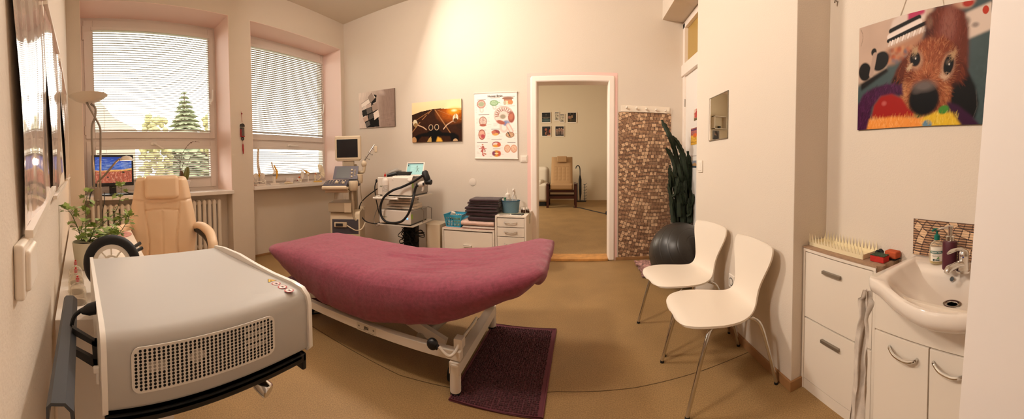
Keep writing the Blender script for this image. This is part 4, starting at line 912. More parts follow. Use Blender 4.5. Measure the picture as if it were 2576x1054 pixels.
# ---------------------------------------------------------------- white tower, low cabinet, drawer unit on the far wall
m = MB()
pf = [(-.09, -.06)]+[(-.09+.09*(1-math.cos(k*PI/16)), -.06-.07*math.sin(k*PI/16)) for k in range(1, 9)]+[(.10, -.10), (.10, .15), (-.09, .15)]
m.prism(pf, lambda u, v, d: V(-1.595+u, 3.30+v, d), 0, .435)
solo('white_tower', m, mat('tower_cream', 'd6c6ad', .45), 'rounded cream panel tower standing left of the low cabinet', 'heater', ang=40)
CAB = mat('cabinet_white', 'e2d7c8', .42)
def cabinet(name, x0, x1, y0, y1, z1, label, drawers, hm):
    t = thing(name, ((x0+x1)/2, (y0+y1)/2, 0), label, 'cabinet')
    m = MB(); w = .018
    m.box(x0, x0+w, y0, y1, 0, z1-w); m.box(x1-w, x1, y0, y1, 0, z1-w); m.box(x0, x1, y0, y1, z1-w, z1, .002); m.box(x0+w, x1-w, y1-.01, y1, .03, z1-w); m.box(x0+w, x1-w, y0+.01, y1, .03, .05); part('body', m, CAB, t)
    for za, zb in drawers:
        m = MB(); m.box(x0+w+.003, x1-w-.003, y0+.002, y0+.3, za, zb, .002); d = part('drawer', m, CAB, t); hm((x0+x1)/2, y0+.002, (za+zb)/2, d)
    return t
def h1(x, y, z, d):
    m = MB(); m.box(x-.045, x+.045, y-.018, y, z+.01, z+.018, .002); m.box(x-.045, x+.045, y-.018, y-.014, z-.004, z+.018, .002); part('handle', m, SHW, d)
def h2(x, y, z, d):
    m = MB(); m.tube(spl([(x-.062, y, z+.004), (x-.055, y-.02, z+.004), (x, y-.026, z-.002), (x+.055, y-.02, z+.004), (x+.062, y, z+.004)]), .0055, 8); part('handle', m, CHROME, d)
lc = cabinet('low_cabinet', -1.465, -.868, 3.2, 3.595, .408, 'low white cabinet under the blue basket and the towel stack', [(.06, .378)], h1)
du = cabinet('drawer_unit', -.845, -.52, 3.15, 3.585, .577, 'narrow white drawer unit under the woven basket by the doorway', [(.462, .552), (.365, .456), (.21, .359), (.05, .204)], h2)
m = MB(); m.box(-1.455, -.872, 3.205, 3.59, .409, .413, .001); solo('shelf_liner', m, mat('liner_rose', 'cfa595', .8, var=.2, vscale=40), 'thin rose liner sheet covering the low white cabinet top', 'liner')
BLU = mat('basket_blue', '3aa5c9', .35)
z0 = .413; a = atZ(1118, 572, z0); b = atZ(1160, 574, z0); bx0, bx1 = -1.452, -1.245; by0, by1 = 3.225, 3.475
t = thing('plastic_basket', ((bx0+bx1)/2, 3.35, z0), 'sky blue plastic basket on the low white cabinet', 'basket')
m = MB(); hgt = .135; fl = .022
def wall(p0, p1, q0, q1, n):
    # slotted basket wall between a bottom edge p0-p1 and a top edge q0-q1
    P = lambda u, v: (p0.lerp(p1, u)).lerp(q0.lerp(q1, u), v)
    nrm = (p1-p0).cross(q0-p0).normalized()*.004
    def sl(u0, u1, v0, v1):
        c = [P(u0, v0), P(u1, v0), P(u1, v1), P(u0, v1)]; m.add(c+[x+nrm for x in c], [(0, 1, 2, 3), (7, 6, 5, 4), (0, 4, 5, 1), (1, 5, 6, 2), (2, 6, 7, 3), (3, 7, 4, 0)])
    sl(0, 1, 0, .1); sl(0, 1, .82, 1); sl(0, .06, .1, .82); sl(.94, 1, .1, .82)
    for v in (.33, .57): sl(.06, .94, v, v+.05)
    for k in range(1, n): u = .06+.88*k/n; sl(u-.015, u+.015, .1, .82)
B = [V(bx0+fl, by0+fl, z0), V(bx1-fl, by0+fl, z0), V(bx1-fl, by1-fl, z0), V(bx0+fl, by1-fl, z0)]; T = [V(bx0, by0, z0+hgt), V(bx1, by0, z0+hgt), V(bx1, by1, z0+hgt), V(bx0, by1, z0+hgt)]
for i in range(4): wall(B[i], B[(i+1) % 4], T[i], T[(i+1) % 4], 7 if i % 2 == 0 else 9)
m.add([x+V(0, 0, .002) for x in B]+[x+V(0, 0, .005) for x in B], [(0, 1, 2, 3), (4, 5, 6, 7)])
part('body', m, BLU, t)
m = MB(); m.tube([T[0], T[1], T[2], T[3]], .007, 8, close=True); part('rim', m, BLU, t)
m = MB(); p = V(-1.40, 3.31, z0+.085); M_ = Matrix.Translation(p) @ Matrix.Rotation(.4, 4, 'Y'); m.lathe([(.024, 0), (.027, .005), (.027, .075), (.02, .08), (0, .08)], n=18); m.m(1).lathe([(.0275, -.012), (.0275, .004), (.02, -.014), (0, -.014)], n=18); m.xf(M_); solo('pill_tub', m, [UW, BLACK], 'white tub with a black lid leaning inside the blue basket', 'tub')
m = MB(); m.cbox((-1.31, 3.34, z0+.06), (.09, .14, .11), .008); m.xf(Matrix.Identity(4)); solo('tissue_pack', m, mat('pack_green', '8f9d7c', .5, var=.4, vscale=50), 'pale green packet inside the blue basket', 'packet')
for k in range(4):
    m = MB(); m.tube([(-1.415+.038*k, 3.275, z0+.008), (-1.415+.038*k, 3.28, z0+.02), (-1.415+.038*k, 3.285, z0+.065)], [.008, .013, .011], 10); solo('ointment_tube', m, UW, 'white tube standing behind the front slots of the blue basket', 'tube', 'white tubes in the blue basket')
tx, ty = -1.035, 3.36
towel('folded_towel', (tx-.02, ty, .413), .36, .30, .03, TWH, 'white folded towel at the very bottom of the stack on the low cabinet', 'towel', 'towels stacked on the low cabinet', .0, 1, 1)
towel('folded_towel', (tx-.03, ty, .443), .37, .31, .055, TPK, 'rose cream folded towel just under the dark towels', 'towel', 'towels stacked on the low cabinet', .0, 1, 2)
labs = ['dark aubergine folded towel, lowest of the dark ones in the stack', 'dark aubergine folded towel, second dark one from below', 'thick dark aubergine folded towel in the middle of the dark stack', 'dark aubergine folded towel, second from the top of the stack', 'dark aubergine folded towel at the very top of the stack']
z = .498; hs = (.045, .045, .062, .052, .034); ws = (.34, .35, .355, .345, .32); ox = (.03, .015, .01, .035, .04)
for k in range(5):
    towel('folded_towel', (tx+ox[k], ty+.01*(k % 2), z), ws[k], .29, hs[k], TDK, labs[k], 'towel', 'towels stacked on the low cabinet', (.02, -.02, .01, 0, .03)[k], 2 if k in (2, 3) else 1, k+7); z += hs[k]
zt = .577; t = thing('woven_basket', (-.735, 3.40, zt), 'teal woven basket of bottles on the drawer unit', 'basket')
def weave():
    m = bpy.data.materials.new('teal_weave'); m.use_nodes = True; nt = m.node_tree; b = nt.nodes['Principled BSDF']
    tc = nt.nodes.new('ShaderNodeTexCoord'); sp = nt.nodes.new('ShaderNodeSeparateXYZ'); nt.links.new(tc.outputs['Object'], sp.inputs[0])
    def mth(op, a, b=None):
        n = nt.nodes.new('ShaderNodeMath'); n.operation = op
        for i, q in enumerate((a, b)):
            if q is None: continue
            if isinstance(q, (int, float)): n.inputs[i].default_value = q
            else: nt.links.new(q, n.inputs[i])
        return n.outputs[0]
    an = mth('MULTIPLY', mth('ARCTAN2', sp.outputs[1], sp.outputs[0]), .1); tri = mth('PINGPONG', sp.outputs[2], .0125)
    w1o = mth('ADD', mth('MULTIPLY', mth('SINE', mth('MULTIPLY', mth('ADD', an, tri), 620.)), .5), .5)
    r = nt.nodes.new('ShaderNodeValToRGB'); r.color_ramp.elements[0].color = (*hexc('17394f'), 1); r.color_ramp.elements[1].color = (*hexc('7ba0ad'), 1); r.color_ramp.elements[0].position = .35; r.color_ramp.elements[1].position = .6
    nt.links.new(w1o, r.inputs[0]); nt.links.new(r.outputs[0], b.inputs['Base Color']); b.inputs['Roughness'].default_value = .7; return m
m = MB(); m.lathe([(.085, 0), (.09, .004), (.103, .125), (.106, .13), (.098, .13), (.085, .01), (0, .008)], (-.735, 3.40, zt), 32, sx=1., sy=.85); part('body', m, weave(), t)
m = MB(); m.tube([(-.735+.103*math.cos(2*PI*k/32), 3.40+.0875*math.sin(2*PI*k/32), zt+.13) for k in range(32)], .005, 6, close=True); part('rim', m, mat('weave_rim', '2d5468', .7), t)
SB = glassy('clear_plastic', 'e6e0d8', .25)
t = thing('trigger_bottle', (-.69, 3.40, zt+.01), 'clear spray bottle with a white trigger head in the teal basket', 'bottle')
c = V(-.69, 3.39, zt+.01); m = MB(); m.lathe([(.03, 0), (.032, .005), (.032, .15), (.022, .18), (.012, .195)], c, 20); part('body', m, SB, t)
m = MB(); m.lathe([(.014, .19), (.014, .22)], c, 14); m.cbox(c+V(-.004, -.012, .235), (.026, .05, .03), .006); m.cbox(c+V(-.0, -.045, .240), (.012, .02, .012), .003); m.tube([c+V(0, -.03, .222), c+V(0, -.038, .19)], .005, 6); part('trigger_head', m, UW, t)
t = thing('squeeze_bottle', (-.77, 3.40, zt+.01), 'white squeeze bottle with a pointed nozzle in the teal basket', 'bottle')
c = V(-.765, 3.40, zt+.01); m = MB(); m.lathe([(.032, 0), (.034, .006), (.034, .145), (.026, .165)], c, 20); part('body', m, SB, t)
m = MB(); m.lathe([(.027, .16), (.027, .19), (.012, .2), (.005, .215), (.003, .25), (0, .252)], c, 16); part('nozzle', m, UW, t)
m = MB(); m.lathe([(.016, 0), (.018, .1), (.018, .14), (0, .142)], (-.81, 3.385, zt+.01), 14); solo('cream_tube', m, UW, 'short white tube at the left rim of the teal basket', 'tube')
m = MB(); m.lathe([(.007, 0), (.007, .14), (.013, .145), (.013, .155), (0, .157)], (-.79, 3.37, zt+.01), 10); solo('green_stick', m, mat('stick_green', '2f7a56', .5), 'small green-capped stick standing in the teal basket', 'stick')
VG = mat('vial_amber', '3a2415', .15); VC = mat('vial_cap', 'e6ded4', .4)
def vial(x, y, label, cap, r=.0135, h=.05):
    t = thing('vial', (x, y, zt), label, 'vial', group='vials beside the teal basket')
    m = MB(); m.lathe([(r, 0), (r, h*.62), (r*.6, h*.75)], (x, y, zt), 14); part('body', m, VG, t)
    m = MB(); m.lathe([(r*.85, h*.7), (r*.85, h*1.15), (0, h*1.17)], (x, y, zt), 14); part('cap', m, cap, t)
vial(-.606, 3.40, 'little dark vial with white cap, nearest the teal basket', VC); vial(-.58, 3.375, 'little dark vial with white cap, in front of the others', VC); vial(-.556, 3.41, 'little dark vial with white cap, second from the doorway', VC)
vial(-.535, 3.385, 'short clear-looking vial at the doorway end of the row', mat('vial_cap_grey', '9a9388', .4), .012, .04)
m = MB(); m.box(-.815, -.70, 3.17, 3.25, zt, zt+.006, .001); m.xf(Matrix.Translation((-.757, 3.21, 0)) @ Matrix.Rotation(.3, 4, 'Z') @ Matrix.Translation((.757, -3.21, 0))); solo('notepad', m, mat('paper_grey', 'a79c90', .7, var=.4, vscale=40), 'thin printed notepad on the front of the drawer unit', 'notepad')
m = MB(); m.tube([(-.69, 3.23, zt+.006), (-.56, 3.25, zt+.006)], [.004, .007], 8); solo('black_pen', m, BLACK, 'black pen lying on the drawer unit', 'pen')
m = MB(); m.tube([(-.73, 3.19, zt+.004), (-.57, 3.18, zt+.004)], .003, 6); m.sph((-.57, 3.18, zt+.007), .008, 8); solo('thermometer', m, STEEL, 'thin silver stick with a dark end on the drawer unit edge', 'stick')
m = MB(); m.tube(spl([(-.83, 3.25, zt+.004), (-.80, 3.29, zt+.004), (-.70, 3.30, zt+.004), (-.60, 3.32, zt+.004), (-.54, 3.34, zt+.004), (-.512, 3.35, zt-.002), (-.513, 3.36, zt-.05), (-.514, 3.36, zt-.11)]), .0025, 6); solo('thin_cord', m, mat('cord_green', '6e7f5e', .7), 'thin green cord trailing over the side of the drawer unit', 'cord')
# ---------------------------------------------------------------- switches and covers
SWM = mat('switch_white', 'e6dccf', .35)
def switch(c, nrm, w, label, rockers=1, h=.085):
    t = thing('light_switch', c, label, 'light switch'); n = Vector(nrm); s = n.cross(V(0, 0, 1))
    M_ = Matrix(((s.x, n.x, 0, c[0]), (s.y, n.y, 0, c[1]), (s.z, n.z, 1, c[2]), (0, 0, 0, 1)))
    m = MB(); m.box(-w/2, w/2, 0, .011, -h/2, h/2, .004, M=M_); part('plate', m, SWM, t)
    for k in range(rockers):
        ww = (w-.022)/rockers; x0 = -w/2+.011+k*ww; m = MB(); m.box(x0+.001, x0+ww-.001, .008, .016, -h/2+.012, h/2-.012, .004, M=M_); part('rocker', m, SWM, t)
switch((-.616, YF, 1.168), (0, -1, 0), .083, 'white light switch on the far wall between poster and doorway', 1, .08)
switch((XR, 2.38, 1.09), (-1, 0, 0), .09, 'white light switch on the pier edge below the mirror', 1, .095)
t = thing('double_switch', (-.435, YB, .985), 'large white light switch on the near wall under the glossy charts', 'light switch')
m = MB(); m.box(-.478, -.392, YB, YB+.014, .940, 1.012, .005, 3); part('plate', m, SWM, t)
m = MB(); m.box(-.470, -.402, YB+.010, YB+.021, .949, 1.003, .006, 3); part('rocker', m, SWM, t)
m = MB(); m.lathe([(.046, 0), (.046, -.003), (.04, -.005), (0, -.005)], (-1.241, YF, .894), 28, 'y'); solo('junction_cover', m, mat('cover_cream', 'ddd1c3', .85), 'round blank cover plate on the far wall above the towels', 'cover plate')
t = thing('wall_socket', (XR, 1.811, .345), 'round white power socket low on the pier behind the chairs', 'socket')
m = MB(); m.box(XR-.01, XR, 1.771, 1.851, .30, .39, .008, 3); part('plate', m, SWM, t)
m = MB(); m.lathe([(.026, -.0125), (.022, -.0125), (.020, -.004), (0, -.004)], (XR, 1.811, .345), 22, 'x'); m.m(1)
for dy in (-.009, .009): m.lathe([(.0035, -.0055), (0, -.0055)], (XR, 1.811+dy, .345), 8, 'x')
m.m(0).cyl((XR-.012, 1.811, .36), (XR-.002, 1.811, .36), .003); part('outlet', m, [SWM, BLACK], t)
# ---------------------------------------------------------------- massage table
FRW = mat('frame_white', 'ddd2c4', .4)
t = thing('massage_table', (-1.2, 1.7, 0), 'white steel massage table frame under the mauve terry cover', 'massage table')
for y in (1.40, 2.01):
    m = MB(); m.box(-1.83, -.545, y-.02, y+.02, .165, .212, .004); part('rail', m, FRW, t)
m = MB(); m.add([(-.60, 1.37, .16), (-.545, 1.37, .16), (-.545, 2.04, .155), (-.60, 2.04, .155), (-.60, 1.37, .105), (-.545, 1.37, .105), (-.545, 2.04, .10), (-.60, 2.04, .10)], [(0, 1, 2, 3), (7, 6, 5, 4), (0, 4, 5, 1), (1, 5, 6, 2), (2, 6, 7, 3), (3, 7, 4, 0)]); part('crossbeam', m, FRW, t)
m = MB(); m.box(-1.85, -1.79, 1.37, 2.04, .165, .21, .004); part('crossbeam', m, FRW, t)
for x, y in ((-.573, 1.385), (-.570, 2.030)):
    m = MB(); m.cyl((x, y, .02), (x, y, .148), .027, n=28); m.lathe([(.027, .148), (.024, .154), (0, .156)], (x, y, 0), 28); p = part('post', m, FRW, t)
    m = MB(); m.lathe([(.022, 0), (.026, .004), (.026, .02)], (x, y, 0), 24); part('foot_cap', m, RUBBER, p)
for x, y in ((-1.785, 1.56), (-1.785, 1.90), (-.62, 1.47), (-.62, 1.93)):
    m = MB(); m.cyl((x-.016, y, .045), (x+.016, y, .045), .045, n=18); m.m(1).cyl((x-.018, y, .045), (x+.018, y, .045), .02, n=12); m.m(0).box(x-.02, x+.02, y-.02, y+.02, .075, .105, .006); part('caster', m, [RUBBER, DARKGREY], t)
m = MB(); m.box(-1.855, -1.76, 1.43, 1.50, .212, .25, .006); part('end_block', m, BLACK, t)
def beam(m, a, b, w, h):
    a = Vector(a); b = Vector(b); d = (b-a).normalized(); s = V(0, 1, 0); u = d.cross(s).normalized()
    c = [a+s*i*w/2+u*j*h/2 for i, j in ((-1, -1), (1, -1), (1, 1), (-1, 1))]; e = [b+s*i*w/2+u*j*h/2 for i, j in ((-1, -1), (1, -1), (1, 1), (-1, 1))]
    m.add(c+e, [(0, 1, 2, 3), (7, 6, 5, 4), (0, 4, 5, 1), (1, 5, 6, 2), (2, 6, 7, 3), (3, 7, 4, 0)])
for y in (1.47, 1.93):
    m = MB(); beam(m, (-1.70, y, .20), (-.95, y, .44), .03, .05); part('scissor_arm', m, FRW, t)
    m = MB(); beam(m, (-.66, y, .185), (-1.35, y, .43), .03, .05); part('scissor_arm', m, FRW, t)
m = MB(); m.cyl((-.80, 1.45, .19), (-.70, 1.92, .235), .026, n=16); part('lift_motor', m, mat('motor_grey', 'a39a8d', .45), t)
m = MB(); m.box(-1.70, -.55, 1.44, 1.48, .44, .47, .003); m.box(-1.70, -.55, 1.91, 1.95, .44, .47, .003); part('top_frame', m, FRW, t)
m = MB(); bx = atY(1155, 864, 1.42); m.cbox((bx.x, 1.425, .235), (.045, .05, .05), .005); part('crank_housing', m, FRW, t)
m = MB(); m.tube(spl([atY(1199, 800, 1.8), atY(1180, 828, 1.6), (bx.x+.005, 1.44, .24), (bx.x-.002, 1.38, .215), atY(1142, 889, 1.36), atY(1132, 896, 1.345), atY(1120, 890, 1.34), atY(1104, 872, 1.34)], 6), .0075, 10); part('crank_rod', m, FRW, t)
m = MB(); k = atY(1088, 865, 1.34); m.sph(k, .028, 18, (1.05, .8, 1)); m.cyl(k, k+V(.03, 0, -.012), .02, .012, 14); part('crank_knob', m, BLACK, t)
lb = part('nameplate', MB().box(-1.172, -1.035, 1.3785, 1.3798, .166, .209), mat('plate_silver', 'c9bfae', .4), t)
Mt = axes((-1.103, 1.3783, .190), (1, 0, 0), (0, 0, 1))
INK = mat('ink_black', '141210', .6)
text('lettering', 'JESI', .022, Mt, INK, lb, bold=.0008)
m = MB()
for x in (-1.155, -1.052): m.lathe([(.006, 0), (.006, .0006), (0, .0006)], (x, 1.3784, .192), 14, 'y'); 
m.m(1)
for x in (-1.155, -1.052): m.box(x-.004, x+.004, 1.3774, 1.3778, .1905, .1935)
m.m(1); m.box(-1.165, -1.10, 1.3783, 1.3786, .1745, .1755); m.box(-1.09, -1.05, 1.3783, 1.3786, .170, .1715)
part('plate_emblem', m, [mat('emblem_grey', '9b9184', .5), INK], lb)
tx_ = [-2.06, -1.9, -1.72, -1.43, -1.11, -.83, -.57, -.40, -.27, -.14]; tz_ = [.512, .532, .541, .531, .521, .538, .568, .599, .634, .650]
topz = lambda x: interp(x, tx_, tz_)
m = MB(); m.grid(lambda u, v: V(-2.0+1.7*u, 1.40+.6*v, topz(-2.0+1.7*u)-.035), 20, 4); m.grid(lambda u, v: V(-2.0+1.7*u, 1.40+.6*v, topz(-2.0+1.7*u)-.10), 20, 4)
for v in (0., 1.): m.grid(lambda u, k: V(-2.0+1.7*u, 1.40+.6*v, topz(-2.0+1.7*u)-.10+.065*k), 20, 2)
part('mattress', m, mat('mattress_vinyl', '5a2a38', .5), t)
TERRY = mat('mauve_terry', '8f3e52', .95, bump=.75, bscale=620, bdist=.003, var=.24, vscale=55, sheen=.25)
hx_ = [-2.06, -1.95, -1.86, -1.6, -1.44, -1.27, -1.12, -.96, -.81, -.68, -.54, -.41, -.30, -.21, -.14]; hz_ = [.445, .415, .375, .283, .248, .236, .240, .258, .287, .322, .378, .438, .49, .53, .55]
hemz = lambda x, y: interp(x, hx_, hz_) if y < 1.7 else max(interp(x, hx_, hz_), topz(x)-.22)
hxl, hyl, cxm, cym, rc = .96, .368, -1.103, 1.697, .13
def outline(u):
    # rounded rectangle, counter-clockwise
    Lx, Ly = 2*(hxl-rc), 2*(hyl-rc); q = PI*rc/2; tot = 2*Lx+2*Ly+4*q; s = u*tot
    segs = [('l', Lx, (-(hxl-rc), -hyl), (1, 0)), ('c', q, (hxl-rc, -(hyl-rc)), -90), ('l', Ly, (hxl, -(hyl-rc)), (0, 1)), ('c', q, (hxl-rc, hyl-rc), 0), ('l', Lx, (hxl-rc, hyl), (-1, 0)), ('c', q, (-(hxl-rc), hyl-rc), 90), ('l', Ly, (-hxl, hyl-rc), (0, -1)), ('c', q, (-(hxl-rc), -(hyl-rc)), 180)]
    for k, L, p, d in segs:
        if s <= L+1e-9:
            if k == 'l': return p[0]+d[0]*s, p[1]+d[1]*s
            a = rad(d+90*s/L); return p[0]+rc*math.cos(a), p[1]+rc*math.sin(a)
        s -= L
    return segs[0][2]
rings = [(0, 0), (.12, 0), (.25, 0), (.38, 0), (.5, 0), (.6, 0), (.68, .005), (.75, .02), (.81, .04), (.865, .075), (.91, .12), (.945, .17), (.972, .23), (.99, .31), (1, .40), (1.0, .49), (.992, .58), (.98, .66), (.965, .74), (.95, .81), (.935, .87), (.92, .93), (.9, .98), (.87, 1.), (.83, .97)]
NU = 320
r0_ = np.linspace(0, 1, len(rings)); r1_ = np.linspace(0, 1, 96); rings = list(zip(np.interp(r1_, r0_, [q[0] for q in rings]), np.interp(r1_, r0_, [q[1] for q in rings])))
CRE = [(-.95, 1.74, .30, .010, .05), (-.98, 1.69, .24, .008, -.04), (-.72, 1.60, .22, .007, .03), (-.66, 1.68, .20, .007, .0), (-.60, 1.78, .22, .006, -.04), (-.74, 1.52, .20, .006, .05), (-.62, 1.88, .25, .006, .02), (-.85, 1.46, .2, .005, .04), (-.55, 1.56, .16, .006, .0), (-.48, 1.64, .16, .005, .03)]
m = MB(); vs = []; fs = []
for j, (k, f) in enumerate(rings):
    for i in range(NU):
        ox_, oy_ = outline(i/NU); ax = max(-(hxl-hyl), min(hxl-hyl, ox_)); x = cxm+ax+(ox_-ax)*k; y = cym+oy_*k
        tz = topz(x); z = tz-f*(tz-hemz(cxm+ox_, cym+oy_))
        # soft sag, creases gathered in the hollow, and vertical gathers near the hem
        cr = math.exp(-((x+.78)/.34)**2)*math.exp(-((y-1.62)/.28)**2)
        for cx_, cy_, L_, A_, sl_ in CRE:
            e_ = (y-cy_-sl_*(x-cx_)-.012*n2(x*7, cy_*9, 2))/.011; q_ = max(0, 1-((x-cx_)/L_)**2)
            if q_ and abs(e_) < 4: z += 1.7*A_*q_*(math.exp(-e_*e_)-.7*math.exp(-(e_-1.7)**2))
        z += cr*.006*(abs(n2(x*2.2+y*1.2, y*16-x*3, 1))-.25)+.005*n2(x*5, y*5, 3)+.003*n2(x*14, y*14, 5)
        if f > .2:
            g = .008*f*n2(x*10, z*7+y*9, 8)+.004*f*n2(x*24, z*12+y*20, 4); nx, ny = ox_-ax, oy_; L = math.hypot(nx, ny) or 1; x += g*nx/L; y += g*ny/L; z += .008*f*n2(x*5, y*4, 9)
        end = abs(ox_)-.80
        if end > 0 and f > .1: z += .016*math.sin(oy_*55)*end*6*f*(ox_ > 0)
        vs.append(V(x, y, z))
for j in range(len(rings)-1):
    for i in range(NU): fs.append((j*NU+i, j*NU+(i+1) % NU, (j+1)*NU+(i+1) % NU, (j+1)*NU+i))
m.add(vs, fs)
solo('bed_cover', m, TERRY, 'mauve terry fitted cover stretched over the massage table', 'bed cover', ang=0).data.polygons.foreach_set('use_smooth', [True]*len(fs))
# ---------------------------------------------------------------- chenille mats
CHN = mat('chenille_plum', '4a1f26', .95, var=.25, vscale=60, sheen=.15); CHB = mat('mat_border', '63303a', .9)
def rug(w, d, loc, label, rz=0.):
    t = thing('bath_mat', loc, label, 'mat', rz, 'plum chenille mats by the massage table')
    m = MB(); bm = bmesh.new(); bmesh.ops.create_uvsphere(bm, u_segments=6, v_segments=4, radius=1); tv = [v.co.copy() for v in bm.verts]; tf = [[v.index for v in f.verts] for f in bm.faces]; bm.free()
    s = .0125; nx, ny = int((w-.02)/s), int((d-.02)/s)
    for j in range(ny):
        for i in range(nx):
            x = -w/2+.014+i*s+R.uniform(-.0022, .0022); y = -d/2+.014+j*s+R.uniform(-.0012, .0012); h = R.uniform(.005, .009); lx, ly = R.uniform(-.003, .003), R.uniform(-.003, .003)
            m.add([V(x+v.x*.0060+lx*max(0, v.z), y+v.y*.0050+ly*max(0, v.z), .007+v.z*h) for v in tv], tf)
    p = part('pile', m, CHN, t, local=True, ang=60); p['kind'] = 'stuff'
    m = MB(); m.box(-w/2, w/2, -d/2, d/2, 0, .006, .002); m.tube([(-w/2, -d/2, .006), (w/2, -d/2, .006), (w/2, d/2, .006), (-w/2, d/2, .006)], .006, 6, close=True); part('border', m, CHB, t, local=True)
    return t
rug(.43, .745, (-.365, 1.705, .001), 'plum chenille mat on the floor at the open end of the massage table', -.01)
rug(.43, .68, (-2.15, 1.80, .001), 'plum chenille mat half hidden behind the massage table and the grey unit', PI/2+.12)
m = MB(); m.tube(spl([(-1.9, 1.52, .006), (-1.83, 1.50, .006), (-1.78, 1.54, .006), (-1.70, 1.68, .006)]), .005, 6); solo('power_cable', m, RUBBER, 'black cable on the floor by the table caster', 'cable')
# ---------------------------------------------------------------- moulded white chairs
CHW = mat('chair_white', 'e6dbcc', .38, coat=.1)
def chair(loc, rz, label):
    t = thing('shell_chair', loc, label, 'chair', rz, 'white shell chairs against the pier')
    cy = [-.2355, -.235, -.2335, -.230, -.222, -.19, -.12, -.04, .04, .10, .142, .165, .180, .190, .198, .206, .214, .222, .229, .2325, .2345, .2355]
    cz = [.3745, .3755, .378, .382, .388, .396, .397, .390, .383, .382, .388, .403, .43, .465, .505, .55, .595, .64, .672, .686, .695, .700]
    hw = [.040, .065, .085, .115, .146, .188, .215, .222, .208, .178, .148, .130, .120, .121, .135, .155, .178, .194, .192, .185, .174, .152]
    n = len(cy); T = np.linspace(0, 1, n)
    def sh(u, v):
        y, z, w = interp(v, T, cy), interp(v, T, cz), interp(v, T, hw); x = u*2-1
        s = np.clip((v-.45)/.2, 0, 1); ed = abs(x)**2.2
        return V(x*w, y-.012*ed*s, z-.006*ed*(1-s)+.004*(1-ed)*0)
    m = MB(); nu, nv = 27, 93; VV = [0, .01, .02, .03, .045, .06, .075]+list(np.linspace(.09, .91, nv-14))+[.93, .945, .96, .97, .98, .99, 1.]; P = [[sh(i/(nu-1), VV[j]) for i in range(nu)] for j in range(nv)]
    for _ in range(4):
        Q = [r[:] for r in P]
        for j in range(12, nv-12):
            for i in range(nu): Q[j][i] = P[j][i]*.5+(P[j-1][i]+P[j+1][i])*.25
        P = Q
    cen = [P[j][nu//2] for j in range(nv)]; tg = [(cen[min(j+3, nv-1)]-cen[max(j-3, 0)]).normalized() for j in range(nv)]; Nn = [[V(0, -q.z, q.y)]*nu for q in tg]
    A = [P[j][i] for j in range(nv) for i in range(nu)]; B_ = [P[j][i]-Nn[j][i]*.010 for j in range(nv) for i in range(nu)]; o = nu*nv; fs = []
    for j in range(nv-1):
        for i in range(nu-1):
            a = j*nu+i; fs += [(a, a+1, a+nu+1, a+nu), (o+a, o+a+nu, o+a+nu+1, o+a+1)]
    rim = [i for i in range(nu)]+[j*nu+nu-1 for j in range(1, nv)]+[(nv-1)*nu+i for i in range(nu-2, -1, -1)]+[j*nu for j in range(nv-2, 0, -1)]
    for a, b in zip(rim, rim[1:]+rim[:1]): fs.append((a, o+a, o+b, b))
    m.add(A+B_, fs); part('seat_shell', m, CHW, t, local=True, ang=50)
    for s in (-1, 1):
        m = MB(); P1 = spl([(s*.05, -.02, .366), (s*.12, -.06, .368), (s*.172, -.10, .362), (s*.19, -.125, .34), (s*.20, -.16, .24), (s*.207, -.225, .012)], 6); m.tube(P1, .0098, 12); l = part('leg', m, CHROME, t, local=True)
        m = MB(); m.cyl((s*.207, -.2255, 0), (s*.2069, -.2245, .011), .0112, n=12); part('foot_cap', m, RUBBER, l, local=True)
        m = MB(); P1 = spl([(s*.05, .03, .366), (s*.11, .07, .356), (s*.145, .12, .352), (s*.175, .155, .330), (s*.187, .185, .25), (s*.197, .25, .012)], 6); m.tube(P1, .0098, 12); l = part('leg', m, CHROME, t, local=True)
        m = MB(); m.cyl((s*.197, .2505, 0), (s*.1969, .2495, .011), .0112, n=12); part('foot_cap', m, RUBBER, l, local=True)
    m = MB(); m.lathe([(.09, .352), (.09, .368), (.06, .374)], (0, 0, 0), 24); part('mount_plate', m, DARKGREY, t, local=True)
    return t
c1 = chair((.688, 1.472, 0), rad(-90), 'white moulded shell chair on chrome legs, the nearer one with the wall socket behind it')
dup(c1, (.675, 1.975, 0), rad(-80), 'white moulded shell chair on chrome legs, the farther one beside the black ball')
# ---------------------------------------------------------------- exercise ball, plant, cloth
m = MB()
def ball(u, v):
    a = 2*PI*u; th = PI*v; r = .283*(1-.006*max(0, math.cos(th*22))**24)
    p = V(math.sin(th)*math.cos(a), math.sin(th)*math.sin(a), math.cos(th))*r
    p = Matrix.Rotation(rad(62), 3, 'X') @ p; return Matrix.Rotation(.25, 3, 'Z') @ p+V(.925, 2.775, .283)
m.grid(ball, 64, 260, cu=True)
o = solo('exercise_ball', m, mat('ball_rubber', '2c2926', .36), 'big black exercise ball behind the farther white chair', 'ball', ang=0); o.data.polygons.foreach_set('use_smooth', [True]*len(o.data.polygons))
m = MB()
def rag(u, v):
    x = .62+.45*u; y = 2.98+.5*v; return V(x+.02*n2(x*9, y*9), y, .012+.035*abs(n2(x*9, y*9, 2))+.02*abs(n2(x*22, y*22, 4)))
m.grid(rag, 40, 40); m.grid(lambda u, v: rag(u, v)*1-V(0, 0, .01), 40, 40)
CLO = mat('patterned_cloth', 'b48a83', .9, var=.7, vscale=30); solo('floor_cloth', m, CLO, 'crumpled reddish patterned cloth on the floor under the tall cactus', 'cloth', ang=60)
t = thing('tall_cactus', (1.06, 3.33, 0), 'tall dark green column cactus leaning beside the mosaic panel', 'cactus')
EUP = mat('euphorbia_green', '1d2814', .7, var=.4, vscale=25); POTB = mat('pot_terracotta', '6a4535', .7)
m = MB(); m.lathe([(.10, .05), (.13, .06), (.15, .3), (.155, .31), (.14, .31), (.13, .28), (0, .28)], (1.06, 3.33, 0), 24); part('pot', m, POTB, t)
